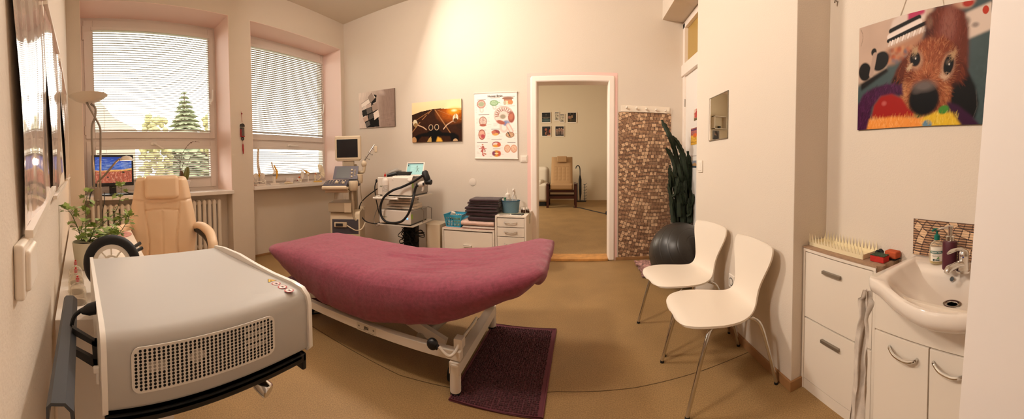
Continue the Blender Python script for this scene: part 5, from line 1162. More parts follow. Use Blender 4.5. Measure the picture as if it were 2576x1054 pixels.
def euph(m, pts, r):
    P = spl(pts, 7); n = len(P); vs = []; K = 8
    for i, p in enumerate(P):
        tt = (P[min(i+1, n-1)]-P[max(i-1, 0)]).normalized(); a0 = tt.cross(V(0, 1, .1)).normalized(); b0 = tt.cross(a0)
        rr = r*(1-.25*i/n)*(1 if i < n-2 else .5)
        for k in range(K):
            q = rr*(1 if k % 2 == 0 else .42)*(1+(.22 if (i % 2 and k % 2 == 0) else 0)); an = 2*PI*k/K; vs.append(p+a0*math.cos(an)*q+b0*math.sin(an)*q)
    m.add(vs, [(i*K+k, i*K+(k+1) % K, (i+1)*K+(k+1) % K, (i+1)*K+k) for i in range(n-1) for k in range(K)]+[tuple((n-1)*K+k for k in range(K))])
E_ = lambda x, y, Y=3.32: atY(x, y, Y)
for q, r in (([(1712, 575), (1716, 500), (1712, 440), (1702, 395), (1686, 345), (1665, 302)], .030), ([(1706, 575), (1704, 520), (1698, 470), (1688, 430)], .030), ([(1722, 575), (1728, 500), (1726, 430), (1718, 390), (1700, 355), (1678, 340)], .032), ([(1728, 575), (1736, 500), (1736, 440), (1730, 380)], .034), ([(1700, 575), (1696, 540), (1690, 500), (1681, 462)], .027), ([(1718, 560), (1722, 470), (1718, 420), (1712, 380)], .030), ([(1694, 560), (1688, 500), (1686, 450), (1685, 415)], .024), ([(1735, 560), (1740, 490), (1738, 450), (1733, 410)], .030), ([(1710, 545), (1708, 480), (1700, 430), (1690, 395), (1676, 372)], .028)):
    m = MB(); euph(m, [E_(x, y, 3.28+R.uniform(-.06, .1)) for x, y in q], r); part('stem', m, EUP, t)
for k in range(16):
    x, y = R.uniform(1690, 1738), R.uniform(420, 560); p = E_(x, y, 3.22); m = MB(); s = R.choice((-1, 1)); euph(m, [p, p+V(s*.025, -.02, .03), p+V(s*.035, -.025, .12)], .017); part('offshoot', m, EUP, t)
# ---------------------------------------------------------------- shoe cabinet with mat, rack and sponges
t = thing('shoe_cabinet', (1.1, .98, 0), 'slim white two-flap shoe cabinet between the pier and the sink', 'cabinet')
x0, y0, y1, zt = 1.03, .745, 1.188, .698
m = MB(); w = .014; m.box(x0, XN-.003, y0, y0+w, 0, zt-w); m.box(x0, XN-.003, y1-w, y1, 0, zt-w); m.box(x0-.002, XN-.003, y0, y1, zt-w, zt, .002); m.box(x0+.004, x0+.02, y0+w, y1-w, 0, .05); m.box(x0+.03, XN-.003, y0+w, y1-w, .03, zt-w); part('body', m, CAB, t)
HB = mat('handle_grey', '8f8578', .35, .7)
for za, zb, zh in ((.362, .68, .613), (.055, .354, .292)):
    m = MB(); m.box(x0, x0+.02, y0+w+.002, y1-w-.002, za, zb, .0015); f = part('flap', m, CAB, t)
    m = MB(); m.box(x0-.014, x0, .932, 1.045, zh-.006, zh+.008, .001); part('handle', m, HB, f)
m = MB(); TAN = mat('terry_tan', 'a98a6f', .95, bump=.7, bscale=380, bdist=.004, var=.15, vscale=40)
def matf(u, v):
    X = 1.027+.158*u; s = v*.60; Y = 1.19-s; Z = zt+.0075+.0015*n2(X*40, Y*40)
    if Y < .735: Z -= min(.09, (.735-Y)*1.6); Y = .735-.02*min(1, (.735-Y)*8)-.006*math.sin(X*90)
    return V(X, Y, Z)
m.grid(matf, 22, 60); m.grid(lambda u, v: matf(u, v)-V(0, 0, .0068), 22, 60)
for u in (0., 1.): m.grid(lambda a, v: matf(u, v)-V(0, 0, .0068*a), 2, 60)
solo('terry_mat', m, TAN, 'tan terry mat laid over the top of the shoe cabinet', 'mat', ang=60)
IVO = mat('rack_ivory', 'e0d2ae', .4); zr = zt+.0085
m = MB(); rx0, rx1, ry0, ry1 = 1.062, 1.168, .84, 1.182
m.box(rx0+.002, rx1-.002, ry0+.002, ry1-.002, zr+.001, zr+.004); m.box(rx0, rx0+.003, ry0+.003, ry1-.003, zr, zr+.018); m.box(rx1-.003, rx1, ry0+.003, ry1-.003, zr, zr+.018); m.box(rx0+.001, rx1-.001, ry0, ry0+.003, zr, zr+.021); m.box(rx0+.001, rx1-.001, ry1-.003, ry1, zr, zr+.021)
for k in range(17):
    y = ry0+.006+(ry1-ry0-.012)*k/16
    for x, lx in ((rx0+.0015, -.006), (rx1-.0015, .004)):
        m.add([(x-.0014, y-.0088, zr+.016), (x-.0014, y+.0088, zr+.016), (x+.0014, y+.0088, zr+.016), (x+.0014, y-.0088, zr+.016), (x+lx*.4-.0012, y-.0035, zr+.035), (x+lx*.4-.0012, y+.0035, zr+.035), (x+lx*.4+.0012, y+.0035, zr+.035), (x+lx*.4+.0012, y-.0035, zr+.035), (x+lx, y+.001, zr+.062)],
              [(0, 1, 5, 4), (1, 2, 6, 5), (2, 3, 7, 6), (3, 0, 4, 7), (4, 5, 8), (5, 6, 8), (6, 7, 8), (7, 4, 8)])
solo('drying_rack', m, IVO, 'ivory plastic rack with two rows of pointed prongs on the shoe cabinet', 'rack')
t = thing('sponge', (1.095, .775, zr), 'red sponge with a dark green scouring top, in front of the orange one', 'sponge')
RM = Matrix.Translation((1.095, .775, zr)) @ Matrix.Rotation(.05, 4, 'Z')
m = MB(); m.box(-.024, .024, -.034, .034, 0, .026, .003, M=RM); part('foam', m, mat('sponge_red', 'b5281f', .85, bump=.4, bscale=200), t)
m = MB(); m.grid(lambda u, v: RM @ V(-.024+.048*u, -.034+.068*v, .0265+.006*abs(n2(u*7, v*9, 3))), 20, 24); m.grid(lambda u, v: RM @ V(-.024+.048*u, -.034+.068*v, .0255), 4, 4); part('scourer', m, mat('scourer_green', '3d4a35', .9, var=.5, vscale=120), t)
t = thing('sponge', (1.155, .752, zr), 'orange sponge leaning at the wall behind the red one', 'sponge')
m = MB(); m.box(1.138, 1.182, .722, .782, zr+.004, zr+.036, .007, 3); part('foam', m, mat('sponge_orange', 'b5502a', .85, bump=.4, bscale=200), t)
m = MB(); m.box(1.139, 1.181, .723, .781, zr, zr+.004, .001); part('scourer', m, mat('scourer_black', '1d1d1c', .9), t)
m = MB()
for k in range(9): m.sph((1.135+R.uniform(-.012, .012), .80+R.uniform(-.015, .015), zr+.012+R.uniform(0, .02)), .011, 7)
solo('scrub_pad', m, mat('scourer_black', '1d1d1c', .9), 'small black crumpled scrub pad behind the red sponge', 'scrub pad')
# ---------------------------------------------------------------- sink unit
t = thing('vanity_unit', (1.0, .365, 0), 'white two-door vanity unit with curved chrome handles under the sink', 'cabinet')
vx, vy0, vy1, zv = .845, .11, .612, .70
m = MB(); m.box(vx+.018, XN-.003, vy0, vy1, 0, zv-.06); m.box(vx, vx+.018, vy0, vy1, .571, zv-.005, .002); part('body', m, CAB, t)
for a, b, hy in ((.413, vy1, .50), (vy0, .409, .375)):
    m = MB(); m.box(vx, vx+.018, a, b, .02, .566, .002); d = part('door', m, CAB, t)
    hh = [(vx, hy+.050, .532), (vx-.010, hy+.046, .532), (vx-.020, hy+.02, .520), (vx-.022, hy-.02, .516), (vx-.012, hy-.046, .521), (vx, hy-.050, .524)]
    if a < .3: hh = [(p[0], .345+(p[1]-hy), p[2]) for p in hh]
    m = MB(); P1 = spl(hh, 6); m.tube(P1, [.004, .0052, .0052, .004], 8); part('handle', m, CHROME, d)
POR = mat('porcelain', 'e2d7cb', .12, coat=.15); CYS = .365
half = [(1.187, .285), (1.0, .285), (.862, .283), (.845, .277), (.838, .262), (.833, .245), (.82, .215), (.795, .175), (.764, .125), (.74, .075), (.727, .035), (.722, 0)]
HO = half+[(x, -d) for x, d in reversed(half[:-1])]
def rs(poly, n):
    P = [Vector(p) for p in poly]; L = [0]
    for a, b in zip(P[:-1], P[1:]): L.append(L[-1]+(b-a).length)
    out = []
    for k in range(n):
        s = L[-1]*k/(n-1); i = min(len(P)-2, max(0, int(np.searchsorted(L, s, 'right'))-1)); f = (s-L[i])/(L[i+1]-L[i]+1e-12); out.append(P[i].lerp(P[i+1], f))
    return out
OUT = rs(HO, 90)
inn = [(1.115, .245), (1.0, .243), (.90, .225), (.866, .212), (.838, .188), (.80, .148), (.770, .10), (.752, .055), (.745, .025), (.743, 0)]
INN = rs(inn+[(x, -d) for x, d in reversed(inn[:-1])], 90)
def closed(P): return P
ZR = .735
m = MB(); vs = []; fs = []; drain = Vector((.955, 0.02))
lay = []
for f, z in ((1., ZR-.062), (1., ZR-.045), (1, ZR-.028)):
    lay.append([V(1.187-(1.187-p.x)*(.93 if z < ZR-.06 else .985 if z < ZR-.04 else 1), CYS+p.y*(.95 if z < ZR-.06 else .99 if z < ZR-.04 else 1), z-(.0 if p.x > .845 else 1)*.0) for p in OUT])
lay.append([V(p.x, CYS+p.y, ZR-.006) for p in OUT]); lay.append([V(p.x+.004*(p.x < .84), CYS+p.y*.985, ZR) for p in OUT])
lay.append([V(OUT[i].lerp(INN[i], .85).x, CYS+OUT[i].lerp(INN[i], .85).y, ZR) for i in range(90)]); lay.append([V(p.x, CYS+p.y, ZR-.005) for p in INN])
for f, z in ((.10, -.022), (.22, -.042), (.40, -.058), (.62, -.067), (.82, -.071), (.94, -.072)): lay.append([V(INN[i].lerp(drain, f).x, CYS+INN[i].lerp(drain, f).y, ZR+z) for i in range(90)])
for a in lay: vs += a
for j in range(len(lay)-1):
    for i in range(89): fs.append((j*90+i, j*90+i+1, (j+1)*90+i+1, (j+1)*90+i))
    fs.append((j*90+89, j*90, (j+1)*90, (j+1)*90+89))
fs.append(tuple((len(lay)-1)*90+i for i in range(90)))
m.add(vs, fs)
t = thing('wash_basin', (1.0, CYS, zv), 'white porcelain wash basin with a bulging rim on the vanity unit', 'sink')
part('bowl', m, POR, t, ang=55)
m = MB(); dc = (drain.x, CYS+drain.y, ZR-.0712); m.lathe([(.03, -.001), (.031, .002), (.022, .003), (.017, .0), (.017, -.002)], dc, 24); m.m(1).lathe([(.017, -.0005), (0, -.0005)], dc, 24); part('drain', m, [CHROME, BLACK], t)
m = MB(); c = V(1.076, .437, .700); M_ = axes(c, (0, -1, 0), (.55, 0, 1)); m.lathe([(.010, .0), (.0085, .0015), (.0075, 0)], n=20); m.m(1).lathe([(.0078, .0003), (0, .0003)], n=20); m.xf(M_); part('overflow', m, [CHROME, BLACK], t)
fc = V(1.068, .392, ZR)
t = thing('faucet', fc, 'chrome single-lever mixer tap on the basin edge', 'faucet')
m = MB(); m.lathe([(.025, 0), (.025, .006), (.021, .009), (.0195, .04), (.0205, .055), (.021, .068), (.017, .078), (.008, .083), (0, .084)], fc, 28); part('body', m, CHROME, t)
m = MB(); P1 = spl([fc+V(-.005, 0, .03), fc+V(-.04, .008, .036), fc+V(-.085, .018, .034), fc+V(-.100, .021, .022)], 6); m.tube(P1, [.014, .0125, .0125, .011], 14); part('spout', m, CHROME, t)
m = MB(); P1 = spl([fc+V(.002, 0, .074), fc+V(-.02, .004, .086), fc+V(-.06, .013, .090), fc+V(-.098, .02, .087)], 6); m.tube(P1, [.014, .011, .0078, .0062, .0062, .0072, .007, .004], 10); part('lever', m, CHROME, t)
m = MB(); m.sph(fc+V(-.0195, -.006, .058), .003, 8); part('cold_mark', m, mat('mark_blue', '2a3f8f', .4), t)
# soap bottles
bc = V(1.118, .522, ZR); t = thing('soap_bottle', bc, 'clear soap bottle with a teal pump head and a printed front', 'soap bottle')
yaw = 2.69
M_ = Matrix.Translation(bc) @ Matrix.Rotation(math.atan2(-.96, .28)+0*yaw, 4, 'Z') @ Matrix.Rotation(PI/2, 4, 'Z')
face = -(Vector((bc.x, bc.y, 0)).normalized()); ry = math.atan2(face.y, face.x)+PI/2
M_ = Matrix.Translation(bc) @ Matrix.Rotation(ry, 4, 'Z')    # local -y looks at the room
m = MB(); m.lathe([(.02, 0), (.026, .003), (.0275, .02), (.0275, .066), (.022, .08), (.011, .088), (.010, .098)], n=28, sy=.62); m.xf(M_); part('body', m, glassy('soap_clear', 'efe6cf', .16), t)
m = MB(); m.lathe([(.018, .003), (.0255, .004), (.0262, .02), (.0262, .026), (0, .026)], n=24, sy=.58); m.xf(M_); part('liquid', m, glassy('soap_yellow', 'd8c24a', .35), t)
m = MB(); m.lathe([(.011, .092), (.0115, .11), (.006, .113), (.004, .114), (.004, .128), (.009, .13), (.009, .136), (0, .137)], n=18); m.tube([(0, 0, .134), (-.012, -.016, .134), (-.018, -.022, .130)], .0045, 8); m.xf(M_); part('pump', m, mat('pump_teal', '0f6b5c', .4), t)
m = MB(); m.grid(lambda u, v: M_ @ V(.0277*math.sin((u-.5)*1.9), -.0175*math.cos((u-.5)*1.9), .012+.055*v), 16, 4); lab = part('label', m, mat('label_white', 'e4dccd', .5), t)
m = MB(); m.grid(lambda u, v: M_ @ V(.0280*math.sin((u-.5)*2.0), -.0180*math.cos((u-.5)*2.0), .042+.010*v), 16, 3); part('label_band', m, mat('band_teal', '12584e', .5), t)
def curved_text(s, size, z, m_, bold=0.):
    cu = bpy.data.curves.new('t', 'FONT'); cu.body = s; cu.size = size; cu.align_x = 'CENTER'; cu.align_y = 'CENTER'; cu.offset = bold; to = bpy.data.objects.new('t', cu); COL.objects.link(to)
    me = bpy.data.meshes.new_from_object(to.evaluated_get(bpy.context.evaluated_depsgraph_get())); bpy.data.objects.remove(to); bpy.data.curves.remove(cu); me.materials.clear(); me.materials.append(m_)
    for v in me.vertices: a = v.co.x/.0225; v.co = M_ @ V(.0284*math.sin(a), -.0184*math.cos(a), z+v.co.y)
    me.transform(wm(lab).inverted()); o = bpy.data.objects.new('lettering', me); COL.objects.link(o); o.parent = lab
curved_text('SANYTOL', .0078, .047, mat('letter_white', 'f2ece2', .5), .0002); curved_text('hydratant', .0062, .033, INK); curved_text('Savon mains', .004, .0385, INK)
m = MB(); m.add([M_ @ V(x, -.0186, z) for x, z in ((.0, .024), (.008, .03), (.012, .026), (.006, .022))], [(0, 1, 2, 3)]); m.m(1).add([M_ @ V(-.010+.004*math.cos(k*PI/6), -.0184, .018+.004*math.sin(k*PI/6)) for k in range(12)], [tuple(range(12))]); m.add([M_ @ V(x, -.0184, z) for x, z in ((-.004, .0155), (.012, .0155), (.012, .020), (-.004, .020))], [(0, 1, 2, 3)])
part('leaf_mark', m, [mat('leaf_green', '3f7a35', .5), mat('dark_teal', '1b3b38', .5)], t)
dc2 = V(1.072, .447, ZR); t = thing('soap_dispenser', dc2, 'burgundy cylindrical soap dispenser with a chrome pump behind the tap', 'soap dispenser')
m = MB(); m.lathe([(.020, 0), (.0265, .003), (.0275, .008), (.0275, .098), (.0255, .104), (.018, .107), (0, .107)], dc2, 30); part('body', m, mat('dispenser_burgundy', '4a1624', .45), t)
m = MB(); m.lathe([(.0165, .106), (.0165, .122), (.013, .124), (.0085, .125), (.0085, .150), (.0115, .151), (.0115, .160), (0, .161)], dc2, 24); m.tube([dc2+V(0, 0, .153), dc2+V(-.02, .028, .152), dc2+V(-.03, .04, .146)], [.005, .004, .003], 8); part('pump', m, CHROME, t)
# towel hanging in the gap
m = MB()
TWL = mat('tea_towel', 'cbbfb2', .95, var=.2, vscale=25, bump=.3, bscale=300)
zt_, yb = .675, .652
def tow(u, v):
    z = zt_-.60*v; w = .026+.026*v**.8-.014*math.exp(-((v-.16)/.05)**2)+.010*math.exp(-((v-.06)/.05)**2); a = (u-.5)*2
    x = .868+.010*math.sin(a*4+v*6); y = yb+.012+.042*v+w*.75*a*(.6 if v < .05 else 1)+.007*math.sin(a*7+3*v)*(.4+v)
    return V(x+(.006*n2(z*14, a*3)), y+.006*n2(z*10, a*4, 2), z)
m.grid(tow, 34, 70); m.grid(lambda u, v: tow(u, v)+V(.004, .003, 0), 34, 70)
solo('hanging_towel', m, TWL, 'crumpled pale dish towel hanging in the gap beside the sink', 'towel', ang=70)
# mirror
t = thing('wall_mirror', (XR, 2.055, 1.29), 'frameless rectangular mirror on the pier', 'mirror')
m = MB(); m.box(XR-.006, XR, 1.903, 2.208, 1.285, 1.597, .0015); part('glass', m, mat('mirror_silver', 'e8e4dc', .02, 1.), t, ang=0)
m = MB()
for y0_, y1_, z0_, z1_ in ((1.900, 1.904, 1.282, 1.60), (2.207, 2.211, 1.282, 1.60), (1.90, 2.211, 1.597, 1.601), (1.90, 2.211, 1.281, 1.285)): m.box(XR-.0065, XR, y0_, y1_, z0_, z1_)
part('edge', m, mat('mirror_edge', '8b8170', .4, .6), t)
# hook screw near the ceiling of the sink niche
p = atX(2108, 5, XN); m = MB(); m.tube([p, p-V(.02, 0, 0), p-V(.024, 0, .012)], .004, 6); solo('wall_hook', m, STEEL, 'small metal hook high on the wall above the shoe cabinet', 'hook')
# ---------------------------------------------------------------- coat rail
t = thing('coat_rail', (.77, YF, 1.735), 'white coat rail with five pegs above the mosaic panel', 'coat rail')
m = MB(); m.box(.487, 1.06, YF-.016, YF, 1.70, 1.772, .003); part('board', m, mat('rail_cream', 'eaddcb', .5), t)
for k in range(5):
    x = .545+.114*k; z = 1.742-.004*k; m = MB(); m.cyl((x, YF-.016, z), (x, YF-.05, z), .007, n=10); m.sph((x, YF-.055, z), .013, 12); m.cyl((x, YF-.018, z), (x, YF-.04, z+.02), .005, n=8); part('peg', m, SWM, t)
# ---------------------------------------------------------------- next room
RX = lambda x, y, Y: atY(x, y, Y)
t = thing('recliner', (-.42, 8.25, .02), 'tan upholstered wooden armchair seen through the doorway', 'armchair', rz=.03)
FAB = mat('recliner_tan', 'a88660', .9, bump=.3, bscale=120); MAH = mat('mahogany', '3f1810', .35)
zf = .0
m = MB()
def rb(u, v):
    z = .58+.70*v; x = (u-.5)*.56*(1-.0*v); b = .05*(1-abs(2*u-1)**6)
    if .12 < v < .62: b += -.012*max(math.cos((x/.105)*PI*1)**12 if abs(x) < .2 else 0, math.cos(((v-.12)/.5*4)*PI)**12 if abs(x) < .19 else 0)
    return V(x, -.10+.42*v-b, z)
m.grid(rb, 40, 40); m.grid(lambda u, v: rb(u, v)+V(0, .10, 0), 40, 40)
for u in (0., 1.): m.grid(lambda a, v: rb(u, v)+V(0, .1*a, 0), 2, 40)
m.grid(lambda u, a: rb(u, 1)+V(0, .1*a, 0), 40, 2); part('backrest', m, FAB, t, local=True, ang=50)
m = MB(); m.box(-.13, .13, .12, .20, 1.14, 1.30, .02, 3); part('head_pillow', m, FAB, t, local=True)
m = MB(); m.box(-.29, .29, -.36, .1, .44, .60, .05, 4); part('seat', m, FAB, t, local=True)
for s in (-1, 1):
    m = MB(); m.box(s*.35-.03, s*.35+.03, -.40, .30, .56, .60, .012); m.prism([(-.40, 0), (-.30, 0), (-.27, .57), (-.38, .57)], lambda u, v, d: V(d, u, v), s*.35-.028, s*.35+.028); m.prism([(.22, 0), (.32, 0), (.28, .57), (.18, .57)], lambda u, v, d: V(d, u, v), s*.35-.028, s*.35+.028); part('arm_frame', m, MAH, t, local=True)
m = MB(); m.box(-.33, .33, -.32, -.28, .22, .28); m.box(-.33, .33, .2, .24, .22, .28); m.box(-.31, .31, -.3, .2, .38, .44); part('cross_frame', m, MAH, t, local=True)
t = thing('sofa', (-1.35, 8.55, .02), 'white leather sofa partly hidden by the left side of the doorway', 'sofa')
WL = mat('white_leather', 'd9cfbe', .45); m = MB(); m.box(-1.95, -.78, 8.15, 8.95, .12, .62, .09, 4); m.box(-1.95, -.92, 8.16, 8.7, .52, .70, .07, 4); part('seat', m, WL, t)
m = MB(); m.box(-1.95, -.80, 8.62, 8.98, .5, 1.05, .12, 4); part('backrest', m, WL, t)
m = MB(); m.box(-1.9, -.84, 8.2, 8.9, .02, .12); part('plinth', m, BLACK, t)
t = thing('umbrella', (.09, 9.25, .02), 'closed black umbrella with a curved handle in the wire stand beyond the doorway', 'umbrella')
ux = .06; m = MB(); m.tube([(ux, 9.25, .05), (ux+.01, 9.25, .25), (ux, 9.25, .66), (ux, 9.25, .78)], [.012, .035, .045, .02], 10); part('canopy', m, RUBBER, t)
m = MB(); m.tube(spl([(ux, 9.25, .76), (ux-.005, 9.25, .98), (ux-.04, 9.25, 1.06), (ux-.10, 9.25, 1.05), (ux-.125, 9.25, .98)], 6), .014, 8); part('crook', m, BLACK, t)
t = thing('umbrella_stand', (.09, 9.25, .02), 'wire umbrella stand beyond the doorway beside the armchair', 'umbrella stand')
m = MB(); m.box(-.09, .24, 9.13, 9.37, .02, .05, .01); part('tray', m, BLACK, t)
m = MB()
for x in (-.06, .20):
    m.cyl((x, 9.25, .05), (x, 9.25, .52), .009, n=8)
for k in range(6): m.tube([(.16, 9.20, .10+.085*k), (.22, 9.20, .10+.085*k), (.25, 9.20, .13+.085*k)], .007, 6)
m.box(-.07, -.01, 9.2, 9.3, .05, .56, .006); part('rack', m, DARKGREY, t)
m = MB(); m.tube(spl([(-.12, 8.0, .026), (.1, 7.75, .026), (.35, 7.3, .026), (.62, 6.85, .026)], 6), .012, 6); m.cbox((.66, 6.78, .06), (.14, .12, .08), .03); solo('floor_cable', m, RUBBER, 'black cable with a plug block across the floor of the next room', 'cable')
m = MB(); m.box(-2.78, -2.34, 9.35, 9.6, 2.28, 2.30); m.box(-2.78, -2.34, 9.35, 9.6, 2.68, 2.70); m.box(-2.78, -2.76, 9.35, 9.6, 2.28, 2.70); m.box(-2.36, -2.34, 9.35, 9.6, 2.28, 2.70); solo('wall_shelf', m, UW, 'white cube wall shelf seen only in the mirror', 'shelf')
m = MB(); m.lathe([(.05, 0), (.06, .08), (0, .09)], (-2.56, 9.47, 2.30), 12); solo('shelf_cup', m, BLACK, 'small black cup in the cube shelf seen in the mirror', 'cup')
m = MB(); m.box(-3.03, -2.80, 9.58, 9.6, 2.28, 2.62, .003); m.m(1).box(-3.01, -2.82, 9.575, 9.585, 2.30, 2.60); solo('framed_print', m, [SWM, mat('print_pale', 'dfe0d8', .5, var=.06, vscale=10)], 'pale framed print seen in the mirror beside the cube shelf', 'picture')
# ---------------------------------------------------------------- pictures and posters
CANV = vmat('canvas_print', .7, spec=.12); GLOS = vmat('gloss_print', .45, spec=.08); PAPER = vmat('paper_print', .55)
EDGE = mat('canvas_edge', '6e5d50', .7)
def canvas(name, P, x0, x1, z0, z1, label, dep=.02, tilt=0., edge=None, cat='picture'):
    t = thing(name, ((x0+x1)/2, YF, z0), label, cat); k = tilt
    m = MB(); m.add([(x0, YF-dep, z0+.0), (x1, YF-dep, z0+k), (x1, YF-dep, z1+k), (x0, YF-dep, z1), (x0, YF, z0), (x1, YF, z0+k), (x1, YF, z1+k), (x0, YF, z1)], [(0, 1, 2, 3), (7, 6, 5, 4), (0, 4, 5, 1), (1, 5, 6, 2), (2, 6, 7, 3), (3, 7, 4, 0)]); part('stretcher', m, edge or EDGE, t)
    P.obj('print', (x0, YF-dep-.0008, z1), (x1-x0, 0, k), (0, 0, z0-z1), CANV, t); return t
# toppling cubes
P = Paint(110, 92, '9b8478')
P.mix(np.clip(1.1-P.x*1.6, 0, 1), 'dccabc'); P.mix(np.clip((P.x-.55)*1.5, 0, 1)*.5, '6b5a50'); P.mix(np.clip(.35-P.y, 0, 1)*np.clip(1-P.x*1.3, 0, 1)*1.5, 'efe2d4')
P.noise(.10, 90, 12, 3); P.noise(.12, 14, 60, 4, np.clip((P.x-.5)*3, 0, 1)*np.clip((P.y-.4)*3, 0, 1)); P.ell(.64, .05, .12, .06, 'cdbab0', .6, 1.2, .6)
def cube(c, front, top=None, side=None):
    P.poly(c[:4], front, 0)
    if top: P.poly(top[0], top[1], 0)
    if side: P.poly(side[0], side[1], 0)
P.poly([(.07, .32), (.30, .18), (.36, .33), (.10, .45)], 'f0e4d8'); P.line([(.07, .31), (.28, .2)], .008, '5a5048')
P.poly([(.40, .08), (.52, .12), (.5, .30), (.36, .36), (.33, .32)], '1f1d1b')
P.poly([(.27, .15), (.38, .03), (.47, .20), (.34, .33)], 'a08e82'); P.poly([(.38, .03), (.40, .05), (.49, .19), (.47, .20)], 'e0d2c6')
P.poly([(.09, .42), (.35, .30), (.53, .42), (.56, .66), (.58, .98), (.22, .99), (.10, .60)], '191715')
for q, c in ([(.10, .42), (.22, .36), (.22, .46), (.09, .50)], 'ddcfc3'), ([(.22, .36), (.36, .31), (.37, .42), (.22, .46)], 'd2bcae'), ([(.09, .50), (.22, .47), (.24, .62), (.11, .64)], '2d2c29'), ([(.22, .47), (.37, .43), (.38, .57), (.24, .62)], '6a625b'), ([(.38, .38), (.52, .33), (.55, .50), (.40, .57)], 'a89284'), ([(.42, .60), (.56, .52), (.59, .70), (.45, .79)], 'ecdccd'), ([(.28, .64), (.41, .59), (.42, .73), (.30, .78)], '55504a'), ([(.11, .70), (.25, .64), (.28, .78), (.15, .83)], 'c0a594'), ([(.18, .85), (.30, .80), (.33, .92), (.21, .98)], '67605a'): P.poly(q, c)
P.line([(.1, .64), (.12, .70), (.2, .66)], .02, 'd8cabe')
canvas('cube_canvas', P, -2.93, -2.315, 1.648, 2.158, 'grey canvas picture of toppling cubes, nearest the window corner', tilt=-.02)
# sunset road over handlebars
P = Paint(150, 112, 'f3cf9b')
P.mix(np.clip(1-P.y*3.5, 0, 1)*.5, 'f6dfb8'); P.mix(np.clip(1.2-np.hypot((P.x-.86)*1.3, P.y-.27)*4, 0, 1), 'fff0b8')
P.poly([(0, .30), (.2, .235), (.42, .20), (.6, .20), (.8, .23), (1, .27), (1, 1), (0, 1)], '2c1709')
P.poly([(.44, .205), (.49, .205), (1.0, .75), (1.0, 1), (0, 1), (0, .42)], '33190a', 1); P.mix(np.clip(1-np.hypot((P.x-.84)*1.0, (P.y-.30)*1.2)*2.6, 0, 1)*(P.y > .215), 'c9640f'); P.mix(np.clip(1-np.hypot(P.x-.86, (P.y-.27)*1.3)*6, 0, 1), 'ffb02a'); P.mix(np.clip(1-np.hypot(P.x-.86, (P.y-.265)*1.6)*14, 0, 1), 'fff3c4')
for q, w in (([(.485, .22), (.80, .83)], .022), ([(.42, .22), (0, .5)], .012), ([(.40, .24), (.34, .31)], .012), ([(.31, .33), (.22, .44)], .015), ([(.17, .5), (0, .74)], .018), ([(.52, .22), (1, .5)], .008)): P.line(q, w, 'a87445', .8)
P.noise(.18, 50, 40, 6, (P.y > .3).astype(float))
P.poly([(.40, .70), (.56, .70), (.62, .78), (.86, .80), (.95, .88), (.95, 1), (.80, 1), (.78, .88), (.55, .86), (.53, 1), (.38, 1), (.36, .87), (.2, .86), (.12, .97), (.0, 1), (.0, .88), (.14, .80), (.32, .76)], '080605', 1)
P.ell(.395, .645, .062, .075, 'c8a888'); P.ell(.395, .645, .048, .06, '1a120c'); P.ell(.515, .645, .062, .075, 'c8a888'); P.ell(.515, .645, .048, .06, '1a120c')
P.line([(.13, .57), (.24, .63), (.30, .69)], .02, 'caa585'); P.line([(.83, .52), (.72, .60), (.65, .70)], .02, 'caa585'); P.ell(.07, .52, .062, .095, 'd9c9a8', -.2); P.ell(.075, .56, .05, .05, '8c6a3c'); P.ell(.885, .45, .068, .10, 'e3d6bb', .2); P.ell(.885, .50, .055, .05, '5a3414'); P.line([(.885, .37), (.885, .44)], .03, 'c2986a')
P.poly([(.35, .92), (.40, .86), (.41, 1), (.31, 1)], 'b59252'); P.poly([(.53, .88), (.60, .92), (.63, 1), (.50, 1)], 'e0a53a', 1); P.ell(.04, .95, .07, .09, 'b98a5c'); P.ell(.88, .99, .06, .05, 'c09a70')
canvas('motorcycle_canvas', P, -2.05, -1.368, 1.398, 1.905, 'canvas of a sunset road seen over motorcycle handlebars', tilt=-.008)
# brain chart
P = Paint(150, 222, 'f4ebe2'); INKG = 'b3a49b'
def brain(cx, cy, rx, ry, c1, c2, stem=True, kind=0, s=1):
    if stem: P.line([(cx, cy+ry*.4), (cx+.01*s, cy+ry*1.55)], rx*.5, 'e0c9bd'); P.line([(cx, cy+ry*.4), (cx+.01*s, cy+ry*1.55)], rx*.25, 'f0e4da')
    P.ell(cx, cy, rx*P.asp*1.0, ry, c2); P.ell(cx, cy, rx*P.asp*.82, ry*.8, c1)
    rg = np.random.RandomState(int(cx*99+cy*77))
    for k in range(int(10+rx*120)):
        a = rg.rand()*6.3; r = rg.rand()**.5*.85; x = cx+rx*r*math.cos(a); y = cy+ry*r*math.sin(a); b = a+rg.rand()*2; P.line([(x, y), (x+rx*.22*math.cos(b), y+ry*.22*math.sin(b))], .004, c2, .8)
def lines(x0, x1, y0, y1, n, op=.55):
    for k in range(n): y = y0+(y1-y0)*k/max(1, n-1); P.line([(x0, y), (x0+(x1-x0)*(.7+.3*math.sin(k*7+x0*30)), y)], .0022, INKG, op)
for a in ((.03, .09, .13, .29, 7), (.27, .33, .13, .27, 6), (.36, .42, .12, .18, 4), (.58, .66, .12, .22, 5), (.92, .99, .1, .18, 4), (.04, .12, .37, .5, 8), (.31, .40, .36, .52, 9), (.45, .6, .45, .54, 8), (.8, .97, .52, .6, 6), (.05, .11, .59, .72, 8), (.3, .38, .6, .7, 6), (.57, .66, .58, .7, 7), (.92, .99, .62, .72, 5), (.04, .12, .78, .95, 10), (.35, .4, .77, .86, 5), (.6, .66, .76, .84, 5), (.35, .4, .89, .97, 5), (.62, .68, .9, .96, 4)): lines(*a)
